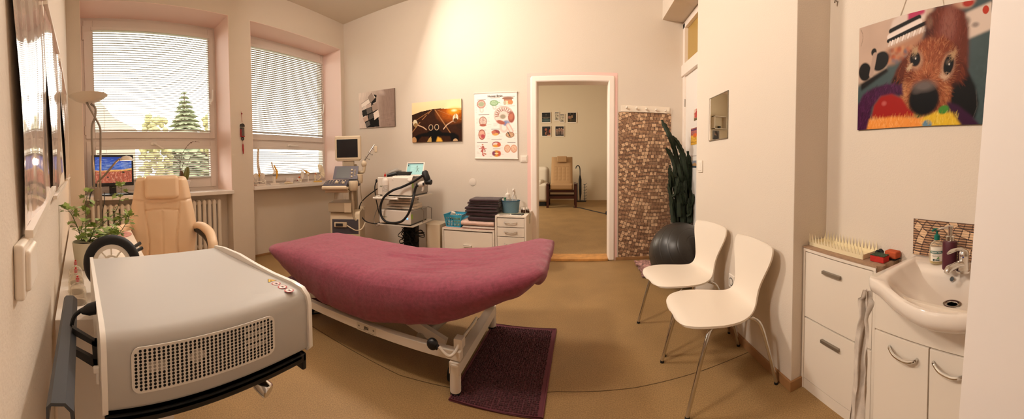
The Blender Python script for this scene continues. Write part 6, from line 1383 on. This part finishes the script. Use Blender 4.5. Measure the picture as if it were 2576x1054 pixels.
for x0, x1, y in ((.07, .27, .098), (.39, .6, .078), (.68, .95, .062), (.52, .95, .205), (.10, .35, .328), (.08, .27, .565), (.40, .62, .555), (.78, .9, .607), (.05, .3, .757), (.40, .63, .71), (.43, .60, .853), (.77, .95, .757)): P.line([(x0, y), (x1, y)], .006, '5d5048', .8)
brain(.165, .165, .105, .065, 'd9b7a6', 'a8695a'); P.ell(.165, .165, .05, .035, '9aa383', 0, .4); brain(.47, .155, .10, .045, 'a9c49a', '6b9463'); P.line([(.52, .14), (.6, .15)], .014, '8db384')
P.rect(.70, .085, .89, .185, 'b87a5c'); P.ell(.79, .09, .09, .02, '8c5a40'); P.ell(.75, .155, .045, .03, 'e6cfa6'); P.ell(.85, .15, .04, .035, 'c9824a'); P.rect(.69, .13, .75, .19, '9a8f7d', .6)
P.ell(.69, .345, .225*P.asp, .135, 'b06a52'); brain(.685, .343, .215, .128, 'f1dfd4', 'efd9cc'); P.ell(.865, .375, .052, .085, '94452f', 0, .25); P.ell(.86, .365, .035, .055, 'b8694b', .2, .6); P.ell(.66, .34, .11, .055, 'ead2c3', -.3); P.ell(.67, .365, .045, .035, '9c8f76', 0, .5); P.ell(.75, .46, .05, .04, '8f97b5', 0, .5); P.ell(.72, .47, .03, .035, '6c7fae', 0, .6); P.line([(.79, .5), (.86, .585)], .055, 'dcb0a2'); P.line([(.79, .5), (.86, .585)], .03, 'f0dcd0'); P.ell(.62, .45, .07, .03, 'a4523a', .3, .5)
for k in range(22):
    a = 2.9+3.4*k/22; b = a+.16*(-1)**k; P.line([(.685+.20*math.cos(a), .343+.12*math.sin(a)), (.685+.15*math.cos(b), .343+.088*math.sin(b)), (.685+.11*math.cos(a), .343+.065*math.sin(a))], .0065, '94503c', .9)
brain(.20, .43, .095, .075, 'dcbfb0', 'a97a68', False); P.ell(.2, .49, .055, .02, 'a9543c', 0, .4); P.line([(.2, .36), (.2, .5)], .004, '8a6a5c'); brain(.17, .635, .085, .08, 'd8a48c', '9c4d38', False); P.ell(.19, .66, .03, .03, 'b23a44', 0, .5)
brain(.50, .605, .095, .042, 'a9433f', '7a2b35', False); P.ell(.49, .63, .05, .022, 'd9a24a', 0, .4); P.ell(.45, .6, .035, .025, 'c56a4a', 0, .5); brain(.83, .64, .10, .045, 'c99f7a', '96694a', False); P.line([(.78, .6), (.83, .66)], .012, '3d342c')
brain(.51, .785, .10, .042, 'b9403f', '8c2f3d', False); P.ell(.50, .782, .05, .022, 'ecd2c2', 0, .3); P.ell(.5, .81, .055, .02, 'd99a35', 0, .4); P.ell(.57, .79, .03, .03, 'cc5a2f', 0, .4)
P.ell(.51, .925, .062, .05, 'd6912f', 0, .2); P.ell(.45, .925, .03, .035, '7c2c53', 0, .5); P.ell(.57, .925, .03, .04, 'c0502a', 0, .5); P.ell(.51, .925, .03, .012, 'f0d9a0', 0, .5)
for s in (-1, 1): brain(.84+s*.075, .85, .075, .06, 'e3bea2', 'cf8f6c', False)
for k in range(16): x, y = .1+.2*R.random(), .79+.17*R.random(); P.ell(x, y, .014, .010, R.choice(['b5463a', '8c5a44', 'c47a68']), R.random()*3, .5)
P.line([(.17, .82), (.18, .95)], .01, 'b5463a'); P.line([(.1, .85), (.27, .85)], .007, 'b5463a'); P.line([(.13, .82), (.22, .88)], .007, 'c0685a')
t = thing('brain_chart', (-.95, YF, 1.178), 'white anatomical brain chart beside the doorway', 'poster')
k = -.012
P.obj('sheet', (-1.207, YF-.012, 1.942), (.513, 0, k), (.006, 0, -.762), PAPER, t)
m = MB(); m.tube([(-1.212, YF-.010, 1.944), (-.688, YF-.010, 1.944+k)], .008, 8); part('hanging_rod', m, SWM, t); m = MB(); m.tube([(-1.205, YF-.010, 1.178), (-.684, YF-.010, 1.178+k)], .008, 8); part('hanging_rod', m, SWM, t)
text('lettering', 'Human Brain', .034, axes((-.953, YF-.0155, 1.897), (1, 0, -.02), (0, 0, 1)), mat('ink_brown', '3d342e', .6), t, bold=.0003)
# dachshund print
P = Paint(300, 228, '3f4d4e'); P.mix(np.clip(P.y-.35, 0, 1)*.5, '2c3d40')
P.poly([(0, 0), (.62, 0), (.60, .16), (.40, .30), (.26, .42), (0, .56)], 'b79d8b', 4); P.noise(.08, 10, 10, 2)
P.line([(.015, .02), (.03, .06), (.035, .10), (.03, .14), (.018, .18)], .004, '6a584c', .7)
P.poly([(.30, .02), (.34, .0), (.56, .0), (.55, .08), (.30, .16), (.27, .12)], 'cdbbb0', 2); P.poly([(.42, 0), (.55, 0), (.55, .03), (.42, .07)], 'a83355', 2)
P.line([(.285, .115), (.505, .055)], .038, '17130f'); P.line([(.275, .165), (.51, .095)], .045, 'dccdc4'); P.line([(.265, .20), (.56, .115)], .028, '16120f')
for k in range(14): x = .27+.022*k; P.line([(x, .225-.005*k+.02), (x+.010, .225-.005*k-.012)], .016, 'ded2cb' if k % 2 else 'c9b9ae')
P.poly([(.24, .28), (.55, .19), (.50, .33), (.32, .42), (.26, .42)], 'a5765c', 4)
for k in range(40): P.ell(.26+.2*R.random(), .28+.13*R.random(), .02, .02, R.choice(['8c3d22', 'b5603c', '6e5a52', '4a5a70', 'c08a60']), 0, 1, .5)
P.poly([(.02, .50), (.25, .42), (.26, .46), (.03, .57)], 'b39a88', 2); P.poly([(.02, .55), (.26, .44), (.27, .48), (.03, .62)], '15110f', 2)
P.ell(.06, .44, .075, .09, '14100e', -.3, .2); P.ell(.20, .37, .10, .085, '151210', -.5, .2); P.ell(.14, .27, .032, .036, '1d1814', 0, .3); P.line([(.15, .3), (.12, .48)], .04, 'a88f80')
P.poly([(.82, .10), (1.0, .03), (1.0, .25), (.85, .31)], 'c9b7a9', 2); P.poly([(.74, .0), (.90, 0), (.87, .05), (.74, .06)], 'b8907a', 3); P.ell(.85, .015, .05, .03, '9c2f24', 0, .5); P.ell(.964, .09, .027, .034, 'a8341f', 0, .15); P.ell(.90, .2, .03, .02, '8d8078', 0, 1); P.ell(.845, .16, .03, .03, '6e6258', 0, 1, .7)
P.noise(.12, 60, 45, 9, np.clip((P.y-.3)*4, 0, 1)*np.clip((P.x-.8)*6, 0, 1))
# body and tail
rg = np.random.RandomState(4)
def fur(n, mask, dirf, tones, L, w, op, shade=None):
    k = 0; tn = [np.array(hexc(c)) for c in tones]
    while k < n:
        x, y = rg.rand(), rg.rand(); jj, ii = min(P.h-1, int(y*P.h)), min(P.w-1, int(x*P.w))
        if mask[jj, ii] < .5: k += .05; continue
        k += 1; a = dirf(x, y)+rg.randn()*.25; l = L*(.6+.8*rg.rand()); c = tn[rg.randint(len(tn))]
        if shade is not None: c = c*shade(x, y)
        P.stroke(x, y, x+l*math.cos(a)/P.asp, y+l*math.sin(a), w, c, op)
BODY = [(.56, .06), (.64, 0), (.75, .02), (.83, .08), (.86, .22), (.86, .55), (.60, .55), (.56, .24)]
P.poly(BODY, '5a2616', 3); P.ell(.72, .20, .10, .20, '733628', .1, .7, .8); P.ell(.72, .17, .065, .14, '86564a', .1, .9, .7); P.poly([(.555, .10), (.60, .04), (.62, .28), (.55, .29)], '3c160b', 3)
P.ell(.585, .12, .03, .05, '8f6a55', 0, 1, .5)
fur(500, P.polymask(BODY), lambda x, y: 1.5+(x-.72)*2, ['4a1d10', '6e3020', '7d4434'], .035, .006, .35)
# ears
EL = [(.45, .36), (.39, .39), (.335, .48), (.295, .60), (.36, .63), (.42, .60), (.46, .50)]
P.poly(EL, '55220f', 2); P.poly([(.295, .60), (.325, .53), (.36, .56), (.37, .62)], '120906', 2); fur(160, P.polymask(EL), lambda x, y: 2.1, ['6e2c14', '8a4522', '3c160a'], .05, .006, .5)
ER = [(.77, .41), (.85, .54), (.91, .69), (.935, .83), (.915, .95), (.85, .97), (.74, .84), (.71, .60)]
P.poly(ER, '0b0705', 2); P.poly([(.77, .41), (.84, .52), (.86, .60), (.80, .66), (.73, .60)], '57220f', 4); fur(140, P.polymask([(.77, .41), (.84, .52), (.86, .60), (.80, .66), (.73, .60)]), lambda x, y: 1.2, ['6e2c14', '431a0c', '7d3a1e'], .05, .006, .5)
P.line([(.915, .72), (.925, .86), (.90, .95)], .006, '4a4644', .6)
# head: forehead, brow, bridge and the two cheeks beside the nose
HEAD = [(.43, .37), (.49, .295), (.55, .258), (.60, .262), (.635, .285), (.68, .262), (.75, .32), (.79, .42), (.79, .58), (.755, .65), (.75, .76), (.71, .85), (.64, .90), (.50, .90), (.425, .85), (.382, .76), (.378, .67), (.41, .57), (.425, .46)]
HM = P.polymask(HEAD); P.mix(P.blur(HM, 2), '6e3119')
P.ell(.60, .33, .15, .08, '7d3b20', 0, .9, .8); P.ell(.545, .47, .075, .16, '8f5030', .15, .9, .8); P.ell(.65, .50, .07, .15, '8a4a2c', -.1, .9, .7); P.ell(.585, .57, .11, .10, '9c5c3a', 0, 1, .7); P.ell(.57, .60, .045, .06, '5f2a14', 0, 1, .8)
P.ell(.425, .73, .062, .13, 'a3663e', .12, .5, .9); P.ell(.40, .70, .028, .09, 'bb8658', .1, .9, .8); P.ell(.705, .76, .052, .12, '8f5230', -.15, .6, .9); P.ell(.725, .72, .028, .07, 'a8693f', 0, .9, .6); P.ell(.76, .52, .05, .14, '4f200f', 0, .9, .7); P.ell(.44, .50, .03, .10, '572411', 0, 1, .6)
hd = lambda x, y: math.atan2(y-.60, (x-.585)*1.2)
def hs(x, y):
    e = max(abs(x-.585)/.22, 0); return np.clip(1.25-.55*e-.25*max(0, .34-y)*4, .45, 1.3)
fur(2600, HM, hd, ['6a2f17', '8c4a2a', 'a0623c', '7a3a20', 'b07a52', '54220f'], .026, .0045, .55, hs)
for ex, ey, rx, ry, s in ((.484, .411, .046, .058, -1), (.728, .500, .040, .076, 1)):
    P.ell(ex-.006*s, ey+.012, rx*1.42, ry*1.36, 'b8977c', .2*s, .7, .6); P.ell(ex, ey, rx*1.16, ry*1.14, '2a120a', .2*s, .25); P.ell(ex, ey, rx*.98, ry*.98, '080504', .2*s, .15)
    P.ell(ex-.004, ey-ry*.30, rx*.5, ry*.28, '55493f', .3, 1, .7); P.ell(ex+.004, ey-.004, .007, .009, 'c9c2ba', 0, .6, .9)
for k in range(70):
    P.stroke(.475+.05*rg.rand()-.02, .345+.02*rg.randn(), .47+.05*rg.rand()-.01, .315+.02*rg.randn(), .004, 'a98a68', .35); P.stroke(.45+.01*rg.randn(), .44+.05*rg.rand(), .43+.01*rg.randn(), .47+.05*rg.rand(), .004, 'b79a7c', .4)
    P.stroke(.755+.015*rg.randn(), .43+.02*rg.randn(), .765+.015*rg.randn(), .40+.02*rg.randn(), .004, 'a5835f', .35); P.stroke(.70+.02*rg.randn(), .585+.015*rg.randn(), .695+.02*rg.randn(), .605+.015*rg.randn(), .004, 'b8977c', .4)
# toy and nose
P.poly([(0, .76), (.05, .66), (.14, .61), (.26, .59), (.38, .62), (.40, .72), (.30, .70), (.20, .70), (.13, .80), (.11, 1.0), (0, 1.0)], '3a1032', 2); P.poly([(.72, .80), (.80, .84), (.88, .92), (.94, 1.0), (.78, 1.0), (.74, .92)], '31102c', 2)
fur(420, P.polymask([(0, .76), (.05, .66), (.14, .61), (.26, .59), (.38, .62), (.40, .72), (.30, .70), (.20, .70), (.13, .80), (.11, 1.0), (0, 1.0)]), lambda x, y: -1.2, ['4c1a44', '250a20', '5c2450'], .03, .006, .5)
P.poly([(.13, .90), (.15, .78), (.21, .70), (.30, .69), (.39, .74), (.44, .84), (.52, .91), (.30, .93)], '8f1a14', 2); P.ell(.24, .77, .025, .02, 'b8605a', 0, 1, .7)
P.poly([(.09, 1.0), (.11, .91), (.30, .90), (.50, .92), (.57, .94), (.55, 1.0)], 'dc8a3e', 2); P.poly([(.53, .93), (.66, .88), (.76, .90), (.82, 1.0), (.55, 1.0)], 'd0a92c', 2); P.ell(.585, .985, .045, .035, '5f7f92', 0, .4); P.ell(.70, .87, .05, .035, '3f7a2c', -.3, .4); P.ell(.52, .90, .045, .025, '1f4a22', 0, .5)
fur(500, ((P.y > .90) & (P.x > .1) & (P.x < .56)).astype(float), lambda x, y: -1.4, ['e0964a', 'c9772c', 'eab070'], .03, .006, .4); fur(260, ((P.y > .90) & (P.x > .58) & (P.x < .80)).astype(float), lambda x, y: -1.4, ['d9b63c', 'b08a1c', 'e6cc66'], .03, .006, .4)
P.ell(.555, .76, .150, .145, '1a0e0a', 0, .25); P.ell(.555, .78, .138, .125, '060404', 0, .3); P.ell(.555, .655, .105, .045, '6d625e', 0, 1.0, .75); P.ell(.50, .70, .04, .02, '4f4643', 0, 1, .6)
t = thing('dog_picture', (XN, .665, 1.281), 'large frameless print of a red dachshund hanging on strings above the sink', 'picture')
y0_, y1_, z0_, z1_ = .985, .345, 1.281, 1.768
m = MB(); m.box(XN-.008, XN-.002, y1_, y0_, z0_, z1_, .001); part('board', m, BLACK, t)
P.obj('print', (XN-.0086, y0_, z1_), (0, y1_-y0_, 0), (0, 0, z0_-z1_), GLOS, t)
m = MB(); ST = mat('string_white', 'd8ccbc', .6); p = V(XN-.003, .62, 2.1); m.tube([p, (XN-.004, .76, z1_)], .0018, 5); m.tube([p, (XN-.004, .55, z1_)], .0018, 5); part('hanging_string', m, ST, t)
# ribbed mosaic mats: tall panel behind the cactus, small one over the sink
def mosaic(w, h, nw, nh, seed, rib, tile, arcs):
    rg = np.random.RandomState(seed); TB = rg.rand(997); P = Paint(nw, nh, 'a87d59'); X = P.x*w; Y = P.y*h; P.noise(.25, 40, 60, seed)
    D = P.a.copy(); T = np.zeros(P.x.shape); tone = np.zeros(P.x.shape); gap = np.zeros(P.x.shape)
    for (cx, cy, col0, r0, n) in arcs:
        rr = np.hypot(X-cx, Y-cy); th = np.arctan2(X-cx, Y-cy); k = np.floor((rr-r0)/tile).astype(int); fr = (rr-r0)/tile-k
        inside = (k >= 0) & (k < n); kk = np.clip(k, 0, n-1); rad_ = r0+(kk+.5)*tile; q = th*rad_/tile+kk*.37; c = np.floor(q).astype(int); fc = q-c
        hsh = TB[(kk*131+c*17+int((cy+5)*100)*53) % 997]
        edge = np.minimum(np.minimum(fr, 1-fr), np.minimum(fc, 1-fc))
        on = inside & (edge > .07); T = np.where(inside, on.astype(float), T); tone = np.where(inside, hsh, tone); gap = np.where(inside, (edge <= .07), gap)
    light = np.array(hexc('dbb791')); midc = np.array(hexc('c9a07a')); dark = np.array(hexc('b08663'))
    col = np.where((tone > .66)[..., None], light, np.where((tone > .3)[..., None], midc, dark)); P.a = np.where(T[..., None] > .5, col, P.a*.8); P.noise(.16, 70, 110, seed+3)
    rb = np.abs((Y/rib) % 1-.5)*2; dk = np.clip((rb-.38)/.25, 0, 1)*np.where(T > .5, np.where(tone > .66, .30, .85), 1.)
    P.mix(dk*.97, '251318'); P.mix((gap > .5)*.35, '2a1519'); return P
W, H = .618, 1.675
arcs = []
for i in range(14): arcs.append((W*.62, -.30+i*.155, 0, .36, 4))
P = mosaic(W, H, 186, 560, 5, .0150, .040, [(W*.68, -1.02+i*.16, 0, .86, 4) for i in range(18)])
t = thing('mosaic_panel', (.77, YF, .02), 'tall brown ribbed wall mat printed with arcs of mosaic tiles', 'wall panel')
m = MB(); m.box(.458, 1.078, YF-.006, YF, .018, 1.698); part('backing', m, mat('mat_edge', '6d5040', .8), t)
P.obj('print', (.459, YF-.0068, 1.697), (W, 0, 0), (.006, 0, -H), vmat('mat_print', .75), t)
W, H = .43, .152; P = mosaic(W, H, 200, 90, 9, .0105, .034, [(.30, -.20+i*.13, 0, .20, 4) for i in range(4)])
t = thing('splash_mat', (XN, .45, .735), 'small ribbed mosaic splash mat on the wall behind the tap', 'wall panel')
m = MB(); m.box(XN-.004, XN, .236, .666, .736, .888); part('backing', m, mat('mat_edge', '6d5040', .8), t)
P.obj('print', (XN-.0046, .665, .887), (0, -.428, 0), (0, 0, -.15), vmat('mat_print', .75), t)
# notes on the niche door
def note(name, ya, yb, za, zb, P, label, lean=0.):
    t = thing(name, (XD-.018, (ya+yb)/2, zb), label, 'poster'); m = MB(); m.box(XD-.0175, XD-.0165, yb, ya, zb, za); part('sheet', m, SWM, t)
    P.obj('print', (XD-.0182, ya, za), (0, yb-ya, lean), (0, 0, zb-za), PAPER, t)
P = Paint(40, 56, 'd8a93a'); P.rect(0, 0, 1, .42, 'a5605a'); P.rect(.05, .08, .9, .16, '5a2f5a'); P.ell(.65, .45, .2, .12, 'd8662c'); P.noise(.3, 12, 16, 2); P.rect(0, .82, .9, .88, 'b0802a')
pa, pb = atX(1738, 324, XD-.018), atX(1752, 363, XD-.018); note('door_poster', pa.y, pa.y-.20, pa.z, pb.z, P, 'yellow and red poster in the middle of the niche door')
P = Paint(36, 48, 'c98a7a'); P.rect(.2, .2, 1, .75, 'b53a35'); P.rect(0, .78, 1, 1, '6a5a40'); P.noise(.4, 9, 12, 3); P.rect(0, 0, .3, .3, 'e0c9bb')
pa, pb = atX(1746, 276, XD-.018), atX(1752, 302, XD-.018); note('door_poster', pa.y, pa.y-.17, pa.z, pb.z, P, 'small reddish poster highest on the niche door')
P = Paint(36, 32, '8d94a0'); P.rect(0, .5, 1, 1, '3c4a58'); P.poly([(0, .5), (.5, .3), (1, .55), (1, .75), (0, .7)], 'b08a62'); P.noise(.3, 10, 9, 4)
pa, pb = atX(1741, 404, XD-.018), atX(1752, 422, XD-.018); note('door_postcard', pa.y, pa.y-.16, pa.z, pb.z, P, 'small seaside postcard lowest on the niche door')
# frames in the next room
Yn = 9.6
def small(x0, y0, x1, y1, P, label, name='photo_frame'):
    a, b = atY(x0, y0, Yn-.03), atY(x1, y1, Yn-.03); t = thing(name, ((a.x+b.x)/2, Yn, b.z), label, 'picture', group='small pictures on the next room wall')
    m = MB(); m.box(a.x-.012, b.x+.02, Yn-.028, Yn, b.z-.03, a.z+.012, .003); part('frame', m, SWM, t)
    P.obj('print', (a.x, Yn-.0295, a.z), (b.x-a.x, 0, 0), (0, 0, b.z-a.z), PAPER, t); return t
P = Paint(40, 46, '0c0b09'); P.ell(.5, .24, .06, .06, '5d5a52'); P.ell(.5, .4, .14, .12, '060505'); P.line([(.05, .52), (.45, .47), (.95, .5)], .05, '6e6152'); P.line([(.2, .58), (.75, .58)], .03, '8a8072'); P.rect(0, .62, 1, 1, '2c3a38'); P.ell(.5, .85, .4, .14, '4f6360', 0, 1, .7)
small(1363.2, 283.5, 1384.2, 307, P, 'dark photo over a pale table edge, upper left of the next room pictures')
P = Paint(40, 46, '17120c'); P.ell(.2, .5, .16, .16, '8c6152'); P.ell(.52, .42, .15, .14, '9a7a58'); P.ell(.8, .45, .16, .18, '0c0907'); P.line([(.4, .5), (.36, .9)], .09, '7d6038'); P.ell(.3, .12, .06, .05, '6e6458'); P.ell(.72, .12, .06, .05, '5a4a46'); P.rect(0, .7, 1, 1, '3a3016', .7); P.noise(.4, 10, 10, 8)
small(1428.2, 283.5, 1449, 307, P, 'dark photo of animals, upper right of the next room pictures')
P = Paint(40, 46, '0b0709'); P.ell(.45, .34, .12, .15, 'a5583c', .4); P.ell(.25, .75, .28, .35, '060506'); P.line([(.6, .55), (.42, .68), (.45, .85)], .09, 'a86a4c'); P.ell(.75, .7, .2, .25, '3d140a'); P.ell(.95, .5, .1, .2, '9c4a2c'); P.ell(.85, .97, .2, .08, 'c08a68')
small(1363.8, 318.2, 1384.5, 341.5, P, 'dark reddish photo of a figure, lower left of the next room pictures')
P = Paint(40, 46, '0a0608')
for x, h in ((.18, .30), (.47, .22), (.74, .22), (.95, .32)): P.ell(x, h+.18, .12, .2, '96705c', 0, .3); P.rect(x-.09, h+.2, x-.01, .9, '8a7468'); P.rect(x+.02, h+.2, x+.09, .9, '8a7468'); P.ell(x, h, .07, .06, 'b39a8a', 0, .5)
P.rect(0, .9, 1, 1, '0a0608')
small(1397.2, 318, 1418, 341.5, P, 'dark photo of four pale standing figures, lower right of the next room pictures')
def sign(x0, y0, x1, y1, label):
    P = Paint(28, 48, 'cfc4ae'); K = '24201b'
    P.rect(0, 0, 1, .07, K); P.rect(0, .93, 1, 1, K); P.line([(.08, .08), (.08, .3)], .03, K); P.line([(.3, .1), (.45, .28)], .04, K); P.rect(.62, .17, .9, .24, K); P.rect(.08, .38, .4, .42, K); P.rect(.08, .42, .14, .64, K); P.rect(.55, .36, .62, .6, K); P.rect(.55, .36, .95, .41, K); P.rect(.1, .62, .5, .67, K); P.rect(.88, .4, .95, .64, K); P.rect(.45, .66, .58, .93, K); P.rect(.3, .82, .7, .87, K); P.rect(.08, .72, .14, .9, K); P.rect(.86, .72, .92, .9, K)
    small(x0, y0, x1, y1, P, label, 'word_sign')
sign(1395.8, 283, 1405.5, 301, 'narrow black and white word sign, the higher of the pair'); sign(1409.2, 288, 1418.8, 306, 'narrow black and white word sign, the lower of the pair')
P = Paint(32, 38, '6e6a64'); P.ell(.5, .35, .16, .2, '9a7a64'); P.poly([(.2, .3), (.35, .08), (.65, .08), (.62, .3), (.4, .5), (.3, .9), (.1, .95)], '2a1a14', 1); P.poly([(.3, .6), (.7, .5), (.95, 1), (.15, 1)], '2e2c30', 1)
t = thing('portrait_photo', (-2.5, Yn, 1.95), 'portrait photo of a person with long dark hair, seen in the mirror', 'picture'); m = MB(); m.box(-2.63, -2.36, Yn-.02, Yn, 1.94, 2.26); part('frame', m, SWM, t); P.obj('print', (-2.62, Yn-.021, 2.25), (.25, 0, 0), (0, 0, -.3), PAPER, t)
# glossy anatomy charts on the near wall
GL = vmat('laminated_print', .08, coat=.6, bump=.35)
def chart(x0, x1, z0, z1, label, seed, off=.022, sk=0.):
    rg = np.random.RandomState(seed); P = Paint(60, 150, 'c9bbae')
    P.rect(0, 0, 1, .06, 'd6b8b0'); P.mix(np.clip((P.y-.55)*3, 0, 1)*np.clip((.8-P.y)*5, 0, 1)*.5, '8f9bb5'); P.mix(np.clip((P.y-.72)*5, 0, 1)*.5, 'c9a595')
    for k in range(6):
        x = .12+.15*k; P.ell(x, .45, .035, .25, '9a8f88', 0, .6, .5); P.line([(x, .25), (x-.03, .7)], .02, '7d6a66', .6); P.ell(x, .17, .03, .03, 'a89488', 0, .5, .6); P.line([(x+.03, .42), (x+.04, .82)], .012, '8c7a78', .5)
    for k in range(40): x, y = rg.rand(), .5+.45*rg.rand(); P.line([(x, y), (x+.06, y-.004)], .003, '6a5f5a', .5)
    t = thing('anatomy_chart', ((x0+x1)/2, YB, z0), label, 'poster', group='glossy charts on the near wall')
    tn, tf, bn, bf = [V(q[0], YB+off, q[1]) for q in sk]
    P.obj('sheet', tn, tf-tn, bn-tn, GL, t, bend=lambda i, j: .004*np.sin(i*7+seed)+.003*np.sin(j*7+i*3))
    for a, b in ((tn, tf), (bn, bf)):
        m = MB(); m.add([q+V(0, dy, dz) for dy in (-.006, .006) for q in (a, b) for dz in (-.0055, .0055)], [(0, 1, 3, 2), (4, 6, 7, 5), (0, 2, 6, 4), (1, 5, 7, 3), (0, 4, 5, 1), (2, 3, 7, 6)]); part('hanging_strip', m, SWM, t)
    return t
# the near sheets hang a little crooked
chart(-.9, -.37, 1.02, 1.5, 'glossy laminated anatomy chart, nearest the light switch', 1, .014, [(-.367, 1.49), (-.756, 1.52), (-.439, 1.017), (-.91, 1.060)])
chart(-1.9, -.8, 1.03, 1.6, 'glossy laminated anatomy chart, middle of the three', 2, .014, [(-.79, 1.53), (-1.34, 1.61), (-.94, 1.030), (-1.88, 1.052)])
chart(-2.5, -1.4, 1.06, 1.64, 'glossy laminated anatomy chart, nearest the window wall', 3, .013, [(-1.42, 1.61), (-2.2, 1.65), (-1.92, 1.064), (-2.6, 1.07)])
# ---------------------------------------------------------------- light
w = bpy.data.worlds.new('sky'); SC.world = w; w.use_nodes = True; nt = w.node_tree; bg = nt.nodes['Background']
bg.inputs[0].default_value = (1., .93, .83, 1); bg.inputs[1].default_value = 4.
def area(name, loc, rot, sx, sy, power, col, portal=False, spread=PI):
    l = bpy.data.lights.new(name, 'AREA'); l.shape = 'RECTANGLE'; l.size = sx; l.size_y = sy; l.energy = power; l.color = col; l.spread = spread
    if portal: l.cycles.is_portal = True
    o = bpy.data.objects.new(name, l); COL.objects.link(o); o.location = loc; o.rotation_euler = rot; return o
for y, z, sx, sy in ((.89, 2.15, 1.4, 1.2), (.89, 1.19, 1.4, .38), (2.77, 2.15, 1.4, 1.2), (2.77, 1.19, 1.4, .38)):
    area('window_portal', (-3.72, y, z), (0, rad(-90), 0), sy, sx, 1, (1, 1, 1), True)
WARM = (1., .80, .62)
for nm, p, d, e in (('wall_fill_light', (-2.1, 2.6, 3.12), (1, -.35, -.42), 62), ('wall_fill_light', (-1.7, .6, 3.12), (.8, 1, -.22), 62)):  # unseen fill lights added to brighten the right wall and far wall
    cl_ = area(nm, p, (0, 0, 0), .5, .5, e, (1., .88, .76)); cl_.rotation_euler = Vector(d).to_track_quat('-Z', 'Y').to_euler()
area('hall_fill_light', (.2, -.9, 3.1), (0, 0, 0), .4, .4, 4, WARM)  # weak unseen fill light in the hall behind the camera
area('next_room_side_light', (-3.2, 6.6, 2.0), (0, rad(-90), 0), 1.6, 1.6, 90, (1., .88, .70))  # unseen light added from the left; the next room has no window built
area('next_room_fill_light', (.3, 6.3, 3.55), (0, 0, 0), .8, .8, 14, WARM)  # unseen overhead fill added to light the next room
l = bpy.data.lights.new('reading_lamp', 'POINT'); l.energy = 4; l.color = (1., .62, .32); l.shadow_soft_size = .03; o = bpy.data.objects.new('reading_lamp', l); COL.objects.link(o); o.location = hc+V(0, 0, -.02)
vs = SC.view_settings; vs.view_transform = 'Standard'; vs.look = 'None'; vs.gamma = 1; vs.use_curve_mapping = False; vs.exposure = .42
SC.display_settings.display_device = 'sRGB'
SC.cycles.max_bounces = 10; SC.cycles.diffuse_bounces = 6; SC.cycles.transparent_max_bounces = 16; SC.cycles.sample_clamp_indirect = 6; SC.cycles.caustics_reflective = False; SC.cycles.caustics_refractive = False
